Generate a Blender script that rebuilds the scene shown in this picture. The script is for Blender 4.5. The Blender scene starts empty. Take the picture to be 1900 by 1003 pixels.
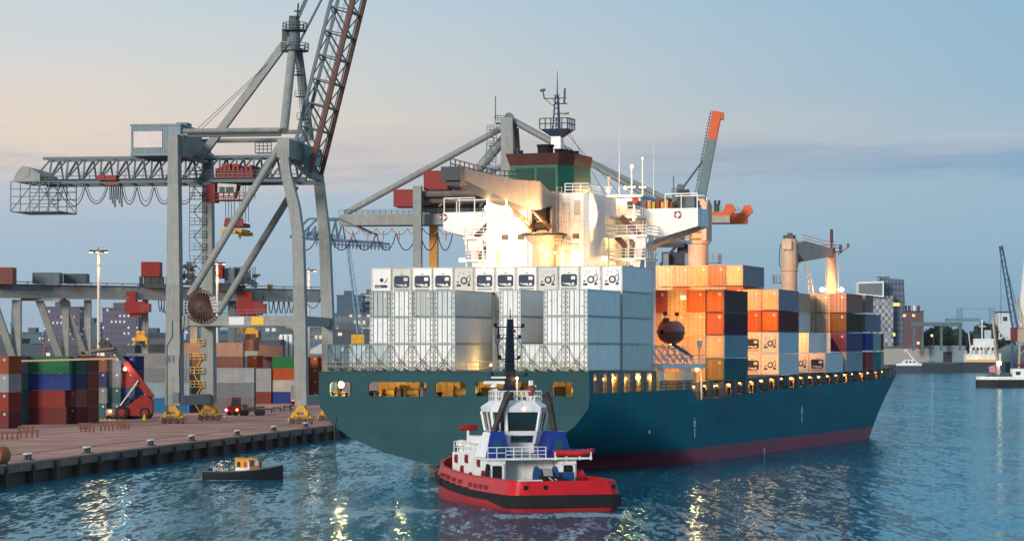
import bpy, bmesh, math, random
from mathutils import Vector, Matrix
from mathutils.geometry import tessellate_polygon
R = math.radians
rnd = random.Random(7)
C = bpy.context.scene.collection
S = bpy.context.scene

# ------------------------------------------------------------------ camera
F, CX, HY, CH = 5113.0, 950.0, 662.0, 12.76      # focal length in photo pixels, centre column, horizon row, camera height
cam = bpy.data.cameras.new('camera'); camo = bpy.data.objects.new('camera', cam); C.objects.link(camo)
camo.location = (0, 0, CH); camo.rotation_euler = (R(90), 0, 0)
cam.sensor_width = 36; cam.lens = F / 1900 * 36; cam.shift_y = (HY - 501.5) / 1900
cam.clip_start = 1; cam.clip_end = 20000
S.camera = camo
S.view_settings.view_transform = 'Standard'; S.view_settings.look = 'None'
S.view_settings.exposure = 0; S.view_settings.gamma = 1; S.view_settings.use_curve_mapping = False
S.cycles.use_denoising = True; S.cycles.max_bounces = 6; S.cycles.diffuse_bounces = 2; S.cycles.glossy_bounces = 3
S.cycles.transmission_bounces = 3; S.cycles.volume_bounces = 0; S.cycles.sample_clamp_indirect = 3; S.cycles.sample_clamp_direct = 0

def lin(r, g, b):
    f = lambda c: (c / 255 / 12.92) if c <= 10 else ((c / 255 + .055) / 1.055) ** 2.4
    return (f(r), f(g), f(b), 1)

# ------------------------------------------------------------------ world: dusk sky
SUN_EL, SUN_AZ = 14.0, 212.0      # degrees; azimuth clockwise from the view direction
w = bpy.data.worlds.new('World'); S.world = w; w.use_nodes = True
nt = w.node_tree; nt.nodes.clear()
def N(nt, t, **k):
    n = nt.nodes.new(t)
    for a, v in k.items(): setattr(n, a, v)
    return n
def L(nt, a, b): nt.links.new(a, b)
def ramp(nt, stops, mode='LINEAR'):
    n = N(nt, 'ShaderNodeValToRGB'); e = n.color_ramp.elements; n.color_ramp.interpolation = mode
    while len(e) > 1: e.remove(e[-1])
    e[0].position, e[0].color = stops[0]
    for p, c in stops[1:]:
        x = e.new(p); x.color = c
    return n
def math_n(nt, op, a, b=None, c=None, clamp=False):
    n = N(nt, 'ShaderNodeMath', operation=op, use_clamp=clamp)
    for i, v in enumerate((a, b, c)):
        if v is None: continue
        if isinstance(v, (int, float)): n.inputs[i].default_value = v
        else: L(nt, v, n.inputs[i])
    return n.outputs[0]
def mixc(nt, fac, a, b, mode='MIX'):
    n = N(nt, 'ShaderNodeMix', data_type='RGBA', blend_type=mode)
    for s, v in ((n.inputs[0], fac), (n.inputs[6], a), (n.inputs[7], b)):
        if isinstance(v, (int, float)): s.default_value = v
        elif isinstance(v, tuple): s.default_value = v
        else: L(nt, v, s)
    return n.outputs[2]
tc = N(nt, 'ShaderNodeTexCoord'); sx = N(nt, 'ShaderNodeSeparateXYZ'); L(nt, tc.outputs['Generated'], sx.inputs[0])
mp = N(nt, 'ShaderNodeMapping'); mp.inputs['Scale'].default_value = (9, 9, 95); L(nt, tc.outputs['Generated'], mp.inputs[0])
nz = N(nt, 'ShaderNodeTexNoise'); nz.inputs['Scale'].default_value = 1.0; nz.inputs['Detail'].default_value = 5; L(nt, mp.outputs[0], nz.inputs['Vector'])
wob = math_n(nt, 'MULTIPLY_ADD', nz.outputs[0], .022, -.011)
elev = math_n(nt, 'ADD', sx.outputs[2], wob)
ef = math_n(nt, 'MULTIPLY', elev, 1 / .6, clamp=True)
e = lambda z: max(0.0, z / .6)
left = ramp(nt, [(e(0), lin(160, 183, 203)), (e(.022), lin(164, 188, 208)), (e(.044), lin(167, 191, 212)), (e(.058), lin(184, 196, 211)), (e(.068), lin(224, 207, 198)),
                 (e(.082), lin(234, 216, 200)), (e(.102), lin(222, 217, 212)), (e(.13), lin(200, 213, 223)), (e(.22), lin(190, 207, 220)), (1, lin(160, 182, 206))])
right = ramp(nt, [(e(0), lin(116, 156, 184)), (e(.022), lin(130, 170, 197)), (e(.044), lin(143, 181, 205)), (e(.06), lin(146, 182, 207)), (e(.066), lin(124, 167, 201)),
                  (e(.076), lin(126, 165, 200)), (e(.082), lin(156, 184, 206)), (e(.095), lin(142, 181, 208)), (e(.13), lin(136, 179, 208)), (e(.22), lin(150, 188, 214)), (1, lin(140, 172, 205))])
L(nt, ef, left.inputs[0]); L(nt, ef, right.inputs[0])
hx = math_n(nt, 'DIVIDE', sx.outputs[0], math_n(nt, 'SQRT', math_n(nt, 'ADD', math_n(nt, 'MULTIPLY', sx.outputs[0], sx.outputs[0]), math_n(nt, 'MULTIPLY', sx.outputs[1], sx.outputs[1]))))
mr = N(nt, 'ShaderNodeMapRange', interpolation_type='SMOOTHSTEP'); mr.inputs[1].default_value = -.20; mr.inputs[2].default_value = .25; L(nt, hx, mr.inputs[0])
skyc = mixc(nt, mr.outputs[0], left.outputs[0], right.outputs[0])
# thin streaks of cloud along the top of the grey blue bank
mp2 = N(nt, 'ShaderNodeMapping'); mp2.inputs['Scale'].default_value = (26, 26, 330); L(nt, tc.outputs['Generated'], mp2.inputs[0])
nz2 = N(nt, 'ShaderNodeTexNoise'); nz2.inputs['Scale'].default_value = 1; nz2.inputs['Detail'].default_value = 6; nz2.inputs['Roughness'].default_value = .6; L(nt, mp2.outputs[0], nz2.inputs['Vector'])
bd = math_n(nt, 'DIVIDE', math_n(nt, 'SUBTRACT', elev, .0785), .0075); bm2 = math_n(nt, 'SUBTRACT', 1, math_n(nt, 'MULTIPLY', bd, bd), clamp=True)
cf = math_n(nt, 'MULTIPLY', bm2, math_n(nt, 'MULTIPLY', math_n(nt, 'SUBTRACT', nz2.outputs[0], .47), 5, clamp=True)); cf = math_n(nt, 'MULTIPLY', cf, .42)
skyc = mixc(nt, cf, skyc, lin(204, 198, 206))
bd2 = math_n(nt, 'DIVIDE', math_n(nt, 'SUBTRACT', elev, .068), .006); bm3 = math_n(nt, 'SUBTRACT', 1, math_n(nt, 'MULTIPLY', bd2, bd2), clamp=True)
cf2 = math_n(nt, 'MULTIPLY', math_n(nt, 'MULTIPLY', bm3, math_n(nt, 'MULTIPLY', math_n(nt, 'SUBTRACT', .56, nz2.outputs[0]), 5, clamp=True)), .35)
skyc = mixc(nt, cf2, skyc, lin(108, 152, 192))
sk = N(nt, 'ShaderNodeTexSky', sky_type='NISHITA', sun_disc=False); sk.sun_elevation = R(SUN_EL); sk.sun_rotation = R(SUN_AZ)
sk.altitude = 0; sk.air_density = 1.2; sk.dust_density = 2
b1 = N(nt, 'ShaderNodeBackground'); b1.inputs[1].default_value = .92; L(nt, skyc, b1.inputs[0])
b2 = N(nt, 'ShaderNodeBackground'); b2.inputs[1].default_value = .012; L(nt, sk.outputs[0], b2.inputs[0])
ad = N(nt, 'ShaderNodeAddShader'); L(nt, b1.outputs[0], ad.inputs[0]); L(nt, b2.outputs[0], ad.inputs[1])
wo = N(nt, 'ShaderNodeOutputWorld'); L(nt, ad.outputs[0], wo.inputs[0])

sl = bpy.data.lights.new('sun', 'SUN'); sl.energy = 3.0; sl.angle = R(14); sl.color = (1, .93, .84)
so = bpy.data.objects.new('sun', sl); C.objects.link(so)
_d = Vector((math.sin(R(SUN_AZ)) * math.cos(R(SUN_EL)), math.cos(R(SUN_AZ)) * math.cos(R(SUN_EL)), math.sin(R(SUN_EL))))
so.rotation_euler = _d.to_track_quat('Z', 'Y').to_euler(); so.location = (-60, -40, 120)

# ------------------------------------------------------------------ helpers
def P(px, py, z):                     # the point seen at photo pixel (px, py), z metres away
    return Vector(((px - CX) / F * z, z, CH + (HY - py) / F * z))
def depth_at(py, Z): return (CH - Z) * F / (py - HY)
def G(px, py, Z=2.1):                 # the point of a level Z seen at a pixel
    z = depth_at(py, Z); return Vector(((px - CX) / F * z, z, Z))

class MB:
    def __init__(s): s.v = []; s.f = []
    def add(s, vs, fs):
        o = len(s.v); s.v += [tuple(v) for v in vs]; s.f += [[i + o for i in f] for f in fs]; return s
    def box(s, x0, x1, y0, y1, z0, z1):
        return s.add([(x0,y0,z0),(x1,y0,z0),(x1,y1,z0),(x0,y1,z0),(x0,y0,z1),(x1,y0,z1),(x1,y1,z1),(x0,y1,z1)],
                     [(3,2,1,0),(4,5,6,7),(0,1,5,4),(1,2,6,5),(2,3,7,6),(3,0,4,7)])
    def cbox(s, c, sx, sy, sz): return s.box(c[0]-sx/2, c[0]+sx/2, c[1]-sy/2, c[1]+sy/2, c[2]-sz/2, c[2]+sz/2)
    def bar(s, p, q, w, h=None, up=(0,0,1), w2=None, h2=None):      # rectangular bar from p to q, may taper
        p, q = Vector(p), Vector(q); d = (q - p)
        if d.length < 1e-6: return s
        d.normalize(); h = w if h is None else h; w2 = w if w2 is None else w2; h2 = h if h2 is None else h2
        u = Vector(up)
        if abs(d.dot(u)) > .98: u = Vector((0, 1, 0))
        a = d.cross(u).normalized(); b = a.cross(d).normalized()
        vs = [c + a*(i*ww/2) + b*(j*hh/2) for c, ww, hh in ((p,w,h),(q,w2,h2)) for i, j in ((-1,-1),(1,-1),(1,1),(-1,1))]
        return s.add(vs, [(3,2,1,0),(4,5,6,7),(0,1,5,4),(1,2,6,5),(2,3,7,6),(3,0,4,7)])
    def tube(s, p, q, r, r2=None, n=8, caps=True):
        p, q = Vector(p), Vector(q); d = q - p
        if d.length < 1e-6: return s
        d.normalize(); r2 = r if r2 is None else r2
        u = Vector((0,0,1)) if abs(d.z) < .95 else Vector((0,1,0))
        a = d.cross(u).normalized(); b = d.cross(a).normalized()
        vs = [c + (a*math.cos(t) + b*math.sin(t))*rr for c, rr in ((p,r),(q,r2)) for t in [2*math.pi*i/n for i in range(n)]]
        fs = [(i, (i+1) % n, n+(i+1) % n, n+i) for i in range(n)]
        if caps: fs += [tuple(range(n))[::-1], tuple(range(n, 2*n))]
        return s.add(vs, fs)
    def path(s, pts, r, n=6):
        pts = [Vector(p) for p in pts]; vs = []; a0 = None
        for i, p in enumerate(pts):
            d = (pts[min(i+1, len(pts)-1)] - pts[max(i-1, 0)]).normalized()
            u = Vector((0,0,1)) if a0 is None else a0
            if abs(d.dot(u)) > .95: u = Vector((0,1,0)) if abs(d.y) < .9 else Vector((1,0,0))
            b = d.cross(u).normalized(); a = b.cross(d).normalized(); a0 = a
            rr = r[i] if isinstance(r, (list, tuple)) else r
            vs += [p + (a*math.cos(t) + b*math.sin(t))*rr for t in [2*math.pi*k/n for k in range(n)]]
        fs = [(j*n+i, j*n+(i+1) % n, (j+1)*n+(i+1) % n, (j+1)*n+i) for j in range(len(pts)-1) for i in range(n)]
        fs += [tuple(range(n))[::-1], tuple(range((len(pts)-1)*n, len(pts)*n))]
        return s.add(vs, fs)
    def poly(s, p, w, h=None):       # bars along a polyline
        for a, b in zip(p[:-1], p[1:]): s.bar(a, b, w, h)
        return s
    def prism(s, pts, d):               # polygon (3D points) pushed along d
        pts = [Vector(p) for p in pts]; d = Vector(d); n = len(pts)
        return s.add(pts + [p + d for p in pts], [tuple(range(n)), tuple(range(n, 2*n))[::-1]] + [(i, i+n, (i+1) % n+n, (i+1) % n) for i in range(n)])
    def lathe(s, c, prof, n=16, axis='z'):   # prof: (radius, height)
        vs = []
        for r, z in prof:
            for i in range(n):
                t = 2*math.pi*i/n; x, y = r*math.cos(t), r*math.sin(t)
                vs.append({'z': (c[0]+x, c[1]+y, c[2]+z), 'x': (c[0]+z, c[1]+x, c[2]+y), 'y': (c[0]+x, c[1]+z, c[2]+y)}[axis])
        m = len(prof)
        fs = [(j*n+i, j*n+(i+1) % n, (j+1)*n+(i+1) % n, (j+1)*n+i) for j in range(m-1) for i in range(n)]
        fs += [tuple(range(n))[::-1], tuple(range((m-1)*n, m*n))]
        return s.add(vs, fs)
    def rail(s, pts, h=1.05, step=1.5, r=.035, mids=1):   # guard rail on a polyline
        pts = [Vector(p) for p in pts]; up = Vector((0,0,1))
        for a, b in zip(pts[:-1], pts[1:]):
            for k in range(mids + 1): s.bar(a + up*h*(k+1)/(mids+1), b + up*h*(k+1)/(mids+1), r*2)
            n = max(1, int((b-a).length / step + .5))
            for i in range(n + 1): c = a.lerp(b, i/n); s.bar(c, c + up*h, r*2)
        return s
    def grid(s, rows):                  # rows of equal length -> quads
        n = len(rows[0]); return s.add([p for r in rows for p in r], [(j*n+i, j*n+i+1, (j+1)*n+i+1, (j+1)*n+i) for j in range(len(rows)-1) for i in range(n-1)])
    def mesh(s, name, mat, smooth=False):
        me = bpy.data.meshes.new(name); me.from_pydata(s.v, [], s.f)
        bm = bmesh.new(); bm.from_mesh(me); bmesh.ops.recalc_face_normals(bm, faces=bm.faces); bm.to_mesh(me); bm.free()
        if mat: me.materials.append(mat)
        if smooth:
            for p in me.polygons: p.use_smooth = True
            try: me.set_sharp_from_angle(angle=R(40))
            except Exception: pass
        me.update(); return me
    def build(s, name, mat, parent=None, smooth=False, kind=None, label=None, col=None):
        o = bpy.data.objects.new(name, s.mesh(name, mat, smooth)); C.objects.link(o)
        if parent is not None: o.parent = parent
        if kind: o['kind'] = kind
        if label: o['label'] = label
        if col: o.color = col
        return o

def thing(name, label, cat, M=None, group=None):
    o = bpy.data.objects.new(name, None); C.objects.link(o); o.empty_display_size = .5
    o['label'] = label; o['category'] = cat
    if group: o['group'] = group
    if M is not None: o.matrix_basis = M
    return o
def tag(o, label, cat, group=None):
    o['label'] = label; o['category'] = cat
    if group: o['group'] = group
    return o
def empty(name, parent, M=None):
    o = bpy.data.objects.new(name, None); C.objects.link(o); o.parent = parent; o.empty_display_size = .3
    if M is not None: o.matrix_basis = M
    return o
def TR(loc, rz=0): return Matrix.Translation(Vector(loc)) @ Matrix.Rotation(rz, 4, 'Z')
KIDS = {}
def copy_tree(o, parent=None):
    c = o.copy(); C.objects.link(c)
    if parent is not None: c.parent = parent
    for ch in o.children: copy_tree(ch, c)
    return c
def paint_tree(o, col, skip=()):
    if o.name.split('.')[0] not in skip: o.color = col
    for ch in o.children: paint_tree(ch, col, skip)
def point(loc, power, col=(1, .33, .05), size=.15, parent=None, name='lamp_light'):
    l = bpy.data.lights.new(name, 'POINT'); l.energy = power; l.color = col; l.shadow_soft_size = size
    o = bpy.data.objects.new(name, l); C.objects.link(o); o.location = loc
    if parent is not None: o.parent = parent
    return o
def spot(loc, to, power, col=(1, .62, .25), ang=90, blend=.5, size=.2, parent=None):
    l = bpy.data.lights.new('flood_light', 'SPOT'); l.energy = power; l.color = col; l.spot_size = R(ang); l.spot_blend = blend; l.shadow_soft_size = size
    o = bpy.data.objects.new('flood_light', l); C.objects.link(o); o.location = loc
    o.rotation_euler = (Vector(loc) - Vector(to)).to_track_quat('Z', 'Y').to_euler()
    if parent is not None: o.parent = parent
    return o

# ------------------------------------------------------------------ materials
MATS = {}
def mat(name, col, rough=.55, metal=0, var=.25, scale=.6, rust=0, streak=0, bump=0, objcol=False, spec=.25, plates=None, rustcol=(.10, .045, .022, 1)):
    if name in MATS: return MATS[name]
    m = bpy.data.materials.new(name); m.use_nodes = True; nt = m.node_tree; nt.nodes.clear(); MATS[name] = m
    b = N(nt, 'ShaderNodeBsdfPrincipled'); o = N(nt, 'ShaderNodeOutputMaterial'); L(nt, b.outputs[0], o.inputs[0])
    b.inputs['Roughness'].default_value = rough; b.inputs['Metallic'].default_value = metal; b.inputs['Specular IOR Level'].default_value = spec
    tc = N(nt, 'ShaderNodeTexCoord'); oi = N(nt, 'ShaderNodeObjectInfo')
    vec = tc.outputs['Object']
    if objcol:
        va = N(nt, 'ShaderNodeVectorMath', operation='ADD'); L(nt, vec, va.inputs[0])
        cm = N(nt, 'ShaderNodeVectorMath', operation='SCALE'); L(nt, oi.outputs['Location'], cm.inputs[0]); cm.inputs['Scale'].default_value = 3.7
        L(nt, cm.outputs[0], va.inputs[1]); vec = va.outputs[0]
        base = oi.outputs['Color']
    else:
        rg = N(nt, 'ShaderNodeRGB'); rg.outputs[0].default_value = (*col[:3], 1); base = rg.outputs[0]
    nz = N(nt, 'ShaderNodeTexNoise'); nz.inputs['Scale'].default_value = scale; nz.inputs['Detail'].default_value = 7; nz.inputs['Roughness'].default_value = .65; L(nt, vec, nz.inputs['Vector'])
    mr = N(nt, 'ShaderNodeMapRange'); mr.inputs[1].default_value = .3; mr.inputs[2].default_value = .7; mr.inputs[3].default_value = 1 - var; mr.inputs[4].default_value = 1 + var * .6; L(nt, nz.outputs[0], mr.inputs[0])
    colr = mixc(nt, 1.0, base, mr.outputs[0], 'MULTIPLY')
    if streak:
        mp = N(nt, 'ShaderNodeMapping'); mp.inputs['Scale'].default_value = (2.2, 2.2, .12); L(nt, vec, mp.inputs[0])
        n2 = N(nt, 'ShaderNodeTexNoise'); n2.inputs['Scale'].default_value = 1.3; n2.inputs['Detail'].default_value = 5; L(nt, mp.outputs[0], n2.inputs['Vector'])
        r2 = ramp(nt, [(.5, (0,0,0,1)), (.75, (1,1,1,1))]); L(nt, n2.outputs[0], r2.inputs[0])
        colr = mixc(nt, math_n(nt, 'MULTIPLY', r2.outputs[0], streak), colr, rustcol)
    if rust:
        n3 = N(nt, 'ShaderNodeTexNoise'); n3.inputs['Scale'].default_value = 1.7; n3.inputs['Detail'].default_value = 9; n3.inputs['Roughness'].default_value = .7; L(nt, vec, n3.inputs['Vector'])
        r3 = ramp(nt, [(.6, (0,0,0,1)), (.68, (1,1,1,1))]); L(nt, n3.outputs[0], r3.inputs[0])
        colr = mixc(nt, math_n(nt, 'MULTIPLY', r3.outputs[0], rust), colr, rustcol)
    if plates:          # welded shell plates: faint seams, each plate a shade of its own
        s3 = N(nt, 'ShaderNodeSeparateXYZ'); L(nt, tc.outputs['Object'], s3.inputs[0]); c3 = N(nt, 'ShaderNodeCombineXYZ')
        L(nt, math_n(nt, 'ADD', s3.outputs[0], s3.outputs[1]), c3.inputs[0]); L(nt, s3.outputs[2], c3.inputs[1])
        bk = N(nt, 'ShaderNodeTexBrick'); bk.inputs['Scale'].default_value = 1; bk.inputs['Brick Width'].default_value = plates[0]; bk.inputs['Row Height'].default_value = plates[1]; bk.inputs['Mortar Size'].default_value = .03; bk.inputs['Mortar Smooth'].default_value = .4
        bk.inputs['Color1'].default_value = (.92, .92, .92, 1); bk.inputs['Color2'].default_value = (1.05, 1.05, 1.05, 1); bk.inputs['Mortar'].default_value = (.68, .68, .68, 1); L(nt, c3.outputs[0], bk.inputs['Vector'])
        colr = mixc(nt, 1.0, colr, bk.outputs['Color'], 'MULTIPLY')
        n5 = N(nt, 'ShaderNodeTexNoise'); n5.inputs['Scale'].default_value = .45; n5.inputs['Detail'].default_value = 3; L(nt, tc.outputs['Object'], n5.inputs['Vector'])
        b5 = N(nt, 'ShaderNodeBump'); b5.inputs['Strength'].default_value = .35; b5.inputs['Distance'].default_value = .12; L(nt, n5.outputs[0], b5.inputs['Height']); L(nt, b5.outputs[0], b.inputs['Normal'])
    L(nt, colr, b.inputs['Base Color'])
    rr = math_n(nt, 'MULTIPLY_ADD', nz.outputs[0], .3, rough - .15, clamp=True); L(nt, rr, b.inputs['Roughness'])
    if bump:
        n4 = N(nt, 'ShaderNodeTexNoise'); n4.inputs['Scale'].default_value = scale * 6; n4.inputs['Detail'].default_value = 6; L(nt, vec, n4.inputs['Vector'])
        bp = N(nt, 'ShaderNodeBump'); bp.inputs['Strength'].default_value = bump; bp.inputs['Distance'].default_value = .05; L(nt, n4.outputs[0], bp.inputs['Height']); L(nt, bp.outputs[0], b.inputs['Normal'])
    return m
def emit(name, col, strength):
    if name in MATS: return MATS[name]
    m = bpy.data.materials.new(name); m.use_nodes = True; nt = m.node_tree; nt.nodes.clear(); MATS[name] = m
    e = N(nt, 'ShaderNodeEmission'); e.inputs[0].default_value = (*col, 1); e.inputs[1].default_value = strength
    o = N(nt, 'ShaderNodeOutputMaterial'); L(nt, e.outputs[0], o.inputs[0]); return m
def glass(name, col=(.02, .035, .04), rough=.06):
    return mat(name, col, rough, 0, .1, spec=.7)
M_GREY = mat('crane grey paint', (.25, .265, .25), .5, var=.22, rust=.4, streak=.3, plates=(6, 5.5))
M_BLUEGREY = mat('blue grey steel', (.10, .145, .17), .5, var=.25, rust=.3, streak=.2)
M_DARK = mat('dark steel', (.035, .04, .045), .5, var=.3)
M_BROWN = mat('red brown primer', (.11, .045, .035), .6, var=.3, rust=.3)
M_RED = mat('crane red paint', (.23, .010, .007), .5, var=.25, rust=.3, streak=.3)
M_ORANGE = mat('orange red paint', (.62, .11, .03), .5, var=.2)
M_YELLOW = mat('safety yellow', (.62, .33, .03), .55, var=.3, rust=.6)
M_WHITE = mat('white ship paint', (.78, .77, .74), .45, var=.1, streak=.25, rust=.25, plates=(4.2, 2.6))
M_BEIGE = mat('beige crane paint', (.46, .36, .27), .5, var=.2, rust=.4, streak=.35)
M_BLACK = mat('black rubber', (.012, .012, .013), .75, var=.3)
M_CABLE = mat('black cable', (.012, .014, .02), .6, var=.2)
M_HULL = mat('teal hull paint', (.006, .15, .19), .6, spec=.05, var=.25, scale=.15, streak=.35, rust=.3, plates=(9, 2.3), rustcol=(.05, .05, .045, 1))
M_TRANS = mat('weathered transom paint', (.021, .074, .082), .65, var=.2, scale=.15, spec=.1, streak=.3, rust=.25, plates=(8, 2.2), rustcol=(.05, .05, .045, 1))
M_BOOT = mat('red boot topping', (.36, .055, .08), .6, var=.35, scale=.25, streak=.35, rustcol=(.04, .03, .035, 1))
M_DECK = mat('brown deck paint', (.13, .07, .045), .7, var=.3)
M_HULLIN = mat('grey teal deck steel', (.10, .14, .15), .6, var=.25, rust=.4)
M_CREAM = mat('cream bulkhead paint', (.62, .47, .22), .6, var=.2, rust=.3)
M_CONT = mat('container paint', (1,1,1), .55, var=.18, scale=.5, rust=.55, streak=.18, objcol=True)
M_CONTW = mat('white container paint', (1,1,1), .5, var=.08, scale=.8, rust=.4, streak=.13, objcol=True, rustcol=(.16, .11, .075, 1))
M_LAMP = emit('lamp glow', (1, .42, .09), 22)
M_LAMPW = emit('white lamp glow', (1, .7, .36), 20)
# ------------------------------------------------------------------ water, quay, land
def water_material():
    m = bpy.data.materials.new('harbour water'); m.use_nodes = True; nt = m.node_tree; nt.nodes.clear()
    o = N(nt, 'ShaderNodeOutputMaterial')
    g = N(nt, 'ShaderNodeNewGeometry')
    def noise(sx_, sy_, det, rot, ro=.55, out=1):
        mp = N(nt, 'ShaderNodeMapping'); mp.inputs['Rotation'].default_value = (0, 0, rot); mp.inputs['Scale'].default_value = (sx_, sy_, 1); L(nt, g.outputs['Position'], mp.inputs[0])
        n = N(nt, 'ShaderNodeTexNoise'); n.inputs['Scale'].default_value = 1; n.inputs['Detail'].default_value = det; n.inputs['Roughness'].default_value = ro; L(nt, mp.outputs[0], n.inputs['Vector']); return n.outputs[out]
    # wave slopes: wind ripples, chop and low swell, each a random slope field
    patch = noise(.012, .004, 3, .1, out=0)
    st = N(nt, 'ShaderNodeMapRange'); st.inputs[1].default_value = .35; st.inputs[2].default_value = .65; st.inputs[3].default_value = .75; st.inputs[4].default_value = 1.25; L(nt, patch, st.inputs[0])
    acc = None
    for args, k in (((2.4, .34, 3, .03), (.29, .36, 0)), ((.62, .085, 3, -.05), (.15, .22, 0)), ((.10, .016, 3, .06), (.06, .12, 0))):
        c_ = noise(*args); v1 = N(nt, 'ShaderNodeVectorMath', operation='SUBTRACT'); L(nt, c_, v1.inputs[0]); v1.inputs[1].default_value = (.5, .5, .5)
        v2 = N(nt, 'ShaderNodeVectorMath', operation='MULTIPLY'); L(nt, v1.outputs[0], v2.inputs[0]); v2.inputs[1].default_value = k
        if acc is None: acc = v2.outputs[0]
        else: v3 = N(nt, 'ShaderNodeVectorMath', operation='ADD'); L(nt, acc, v3.inputs[0]); L(nt, v2.outputs[0], v3.inputs[1]); acc = v3.outputs[0]
    sc_ = N(nt, 'ShaderNodeVectorMath', operation='SCALE'); L(nt, acc, sc_.inputs[0]); L(nt, st.outputs[0], sc_.inputs['Scale'])
    ad_ = N(nt, 'ShaderNodeVectorMath', operation='ADD'); L(nt, sc_.outputs[0], ad_.inputs[0]); ad_.inputs[1].default_value = (0, 0, 1)
    nm = N(nt, 'ShaderNodeVectorMath', operation='NORMALIZE'); L(nt, ad_.outputs[0], nm.inputs[0])
    gl = N(nt, 'ShaderNodeBsdfGlossy'); gl.inputs['Color'].default_value = (.52, .75, .85, 1); gl.inputs['Roughness'].default_value = .10; L(nt, nm.outputs[0], gl.inputs['Normal'])
    df = N(nt, 'ShaderNodeBsdfDiffuse'); b = df
    fr = N(nt, 'ShaderNodeFresnel'); fr.inputs['IOR'].default_value = 1.33; L(nt, nm.outputs[0], fr.inputs['Normal'])
    mx = N(nt, 'ShaderNodeMixShader'); fc = math_n(nt, 'MINIMUM', fr.outputs[0], .72)
    L(nt, df.outputs[0], mx.inputs[1]); L(nt, gl.outputs[0], mx.inputs[2]); L(nt, mx.outputs[0], o.inputs[0])
    # churned foam in the wakes: streaks of bubbles where the tug's and launch's propellers stirred the water
    sp = N(nt, 'ShaderNodeSeparateXYZ'); L(nt, g.outputs['Position'], sp.inputs[0])
    def blob(cx, cy, rx, ry):
        dx = math_n(nt, 'MULTIPLY', math_n(nt, 'SUBTRACT', sp.outputs[0], cx), 1/rx); dy = math_n(nt, 'MULTIPLY', math_n(nt, 'SUBTRACT', sp.outputs[1], cy), 1/ry)
        d = math_n(nt, 'SQRT', math_n(nt, 'ADD', math_n(nt, 'MULTIPLY', dx, dx), math_n(nt, 'MULTIPLY', dy, dy)))
        return math_n(nt, 'SUBTRACT', 1, d, clamp=True)
    mask = blob(-14, 226, 16, 24)
    for a in ((5, 222, 13, 7), (-31, 288, 7, 6), (-4, 262, 9, 14), (86, 462, 10, 40)): mask = math_n(nt, 'MAXIMUM', mask, blob(*a))
    fo = noise(.55, .085, 9, .05, .75, 0)
    fm = math_n(nt, 'SUBTRACT', math_n(nt, 'MULTIPLY_ADD', mask, .22, fo), .60); fm = math_n(nt, 'MULTIPLY', fm, 14, clamp=True)
    fm = math_n(nt, 'MULTIPLY', fm, .7)
    L(nt, mixc(nt, fm, (.014, .165, .24, 1), (.45, .5, .5, 1)), df.inputs['Color'])
    L(nt, math_n(nt, 'MULTIPLY', fc, math_n(nt, 'SUBTRACT', 1, fm)), mx.inputs[0])
    return m
mw = MB(); mw.add([(-6000, 20, 0), (6000, 20, 0), (6000, 9000, 0), (-6000, 9000, 0)], [(0, 1, 2, 3)])
mw.build('water', water_material(), kind='structure')

QA = R(8.0); QU = Vector((math.cos(QA), -math.sin(QA), 0)); QV = Vector((math.sin(QA), math.cos(QA), 0))
Q0 = Vector((-50.3, 270.7, 0))                    # a point of the quay face; QV runs away along it
ZQ = 2.1
def Q(u, v, z=ZQ): return Q0 + QU*u + QV*v + Vector((0, 0, z))
MQ = mat('quay paving', (.52, .265, .19), .85, var=.4, scale=.09, bump=.25, rust=.35, rustcol=(.09, .065, .055, 1))
# worn tarmac with darker wheel tracks that follow the quay, and round oil stains
nt = MQ.node_tree; bs_ = [n for n in nt.nodes if n.type == 'BSDF_PRINCIPLED'][0]; src = bs_.inputs['Base Color'].links[0].from_socket
tq_ = N(nt, 'ShaderNodeTexCoord'); mp = N(nt, 'ShaderNodeMapping'); mp.inputs['Rotation'].default_value = (0, 0, R(8)); L(nt, tq_.outputs['Object'], mp.inputs[0])
mp2 = N(nt, 'ShaderNodeMapping'); mp2.inputs['Scale'].default_value = (.55, .012, 1); L(nt, mp.outputs[0], mp2.inputs[0]); na = N(nt, 'ShaderNodeTexNoise'); na.inputs['Scale'].default_value = 1; na.inputs['Detail'].default_value = 4; L(nt, mp2.outputs[0], na.inputs['Vector'])
ra = ramp(nt, [(.42, (.55, .55, .57, 1)), (.56, (1.06, 1.06, 1.06, 1))]); L(nt, na.outputs[0], ra.inputs[0])
nb = N(nt, 'ShaderNodeTexVoronoi'); nb.inputs['Scale'].default_value = .11; L(nt, tq_.outputs['Object'], nb.inputs['Vector']); rb_ = ramp(nt, [(.08, (.45, .44, .44, 1)), (.2, (1, 1, 1, 1))]); L(nt, nb.outputs['Distance'], rb_.inputs[0])
L(nt, mixc(nt, 1.0, mixc(nt, .35, src, ra.outputs[0], 'MULTIPLY'), rb_.outputs[0], 'MULTIPLY'), bs_.inputs['Base Color'])
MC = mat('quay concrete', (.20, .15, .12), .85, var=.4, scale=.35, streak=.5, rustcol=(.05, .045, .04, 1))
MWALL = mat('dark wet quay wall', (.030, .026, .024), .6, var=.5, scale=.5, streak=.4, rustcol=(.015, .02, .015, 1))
m = MB(); a, b, c, d = Q(-1.2, -110), Q(-1.2, 1500), Q(-900, 1500), Q(-900, -110)
m.add([a, b, c, d], [(0, 1, 2, 3)]); m.build('quay_ground', MQ, kind='structure')
m = MB(); m.prism([Q(0, -110, 1.25), Q(0, 1500, 1.25), Q(0, 1500, ZQ+.02), Q(0, -110, ZQ+.02)], QU*-1.2); m.build('quay_kerb', MC, kind='structure')
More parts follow.
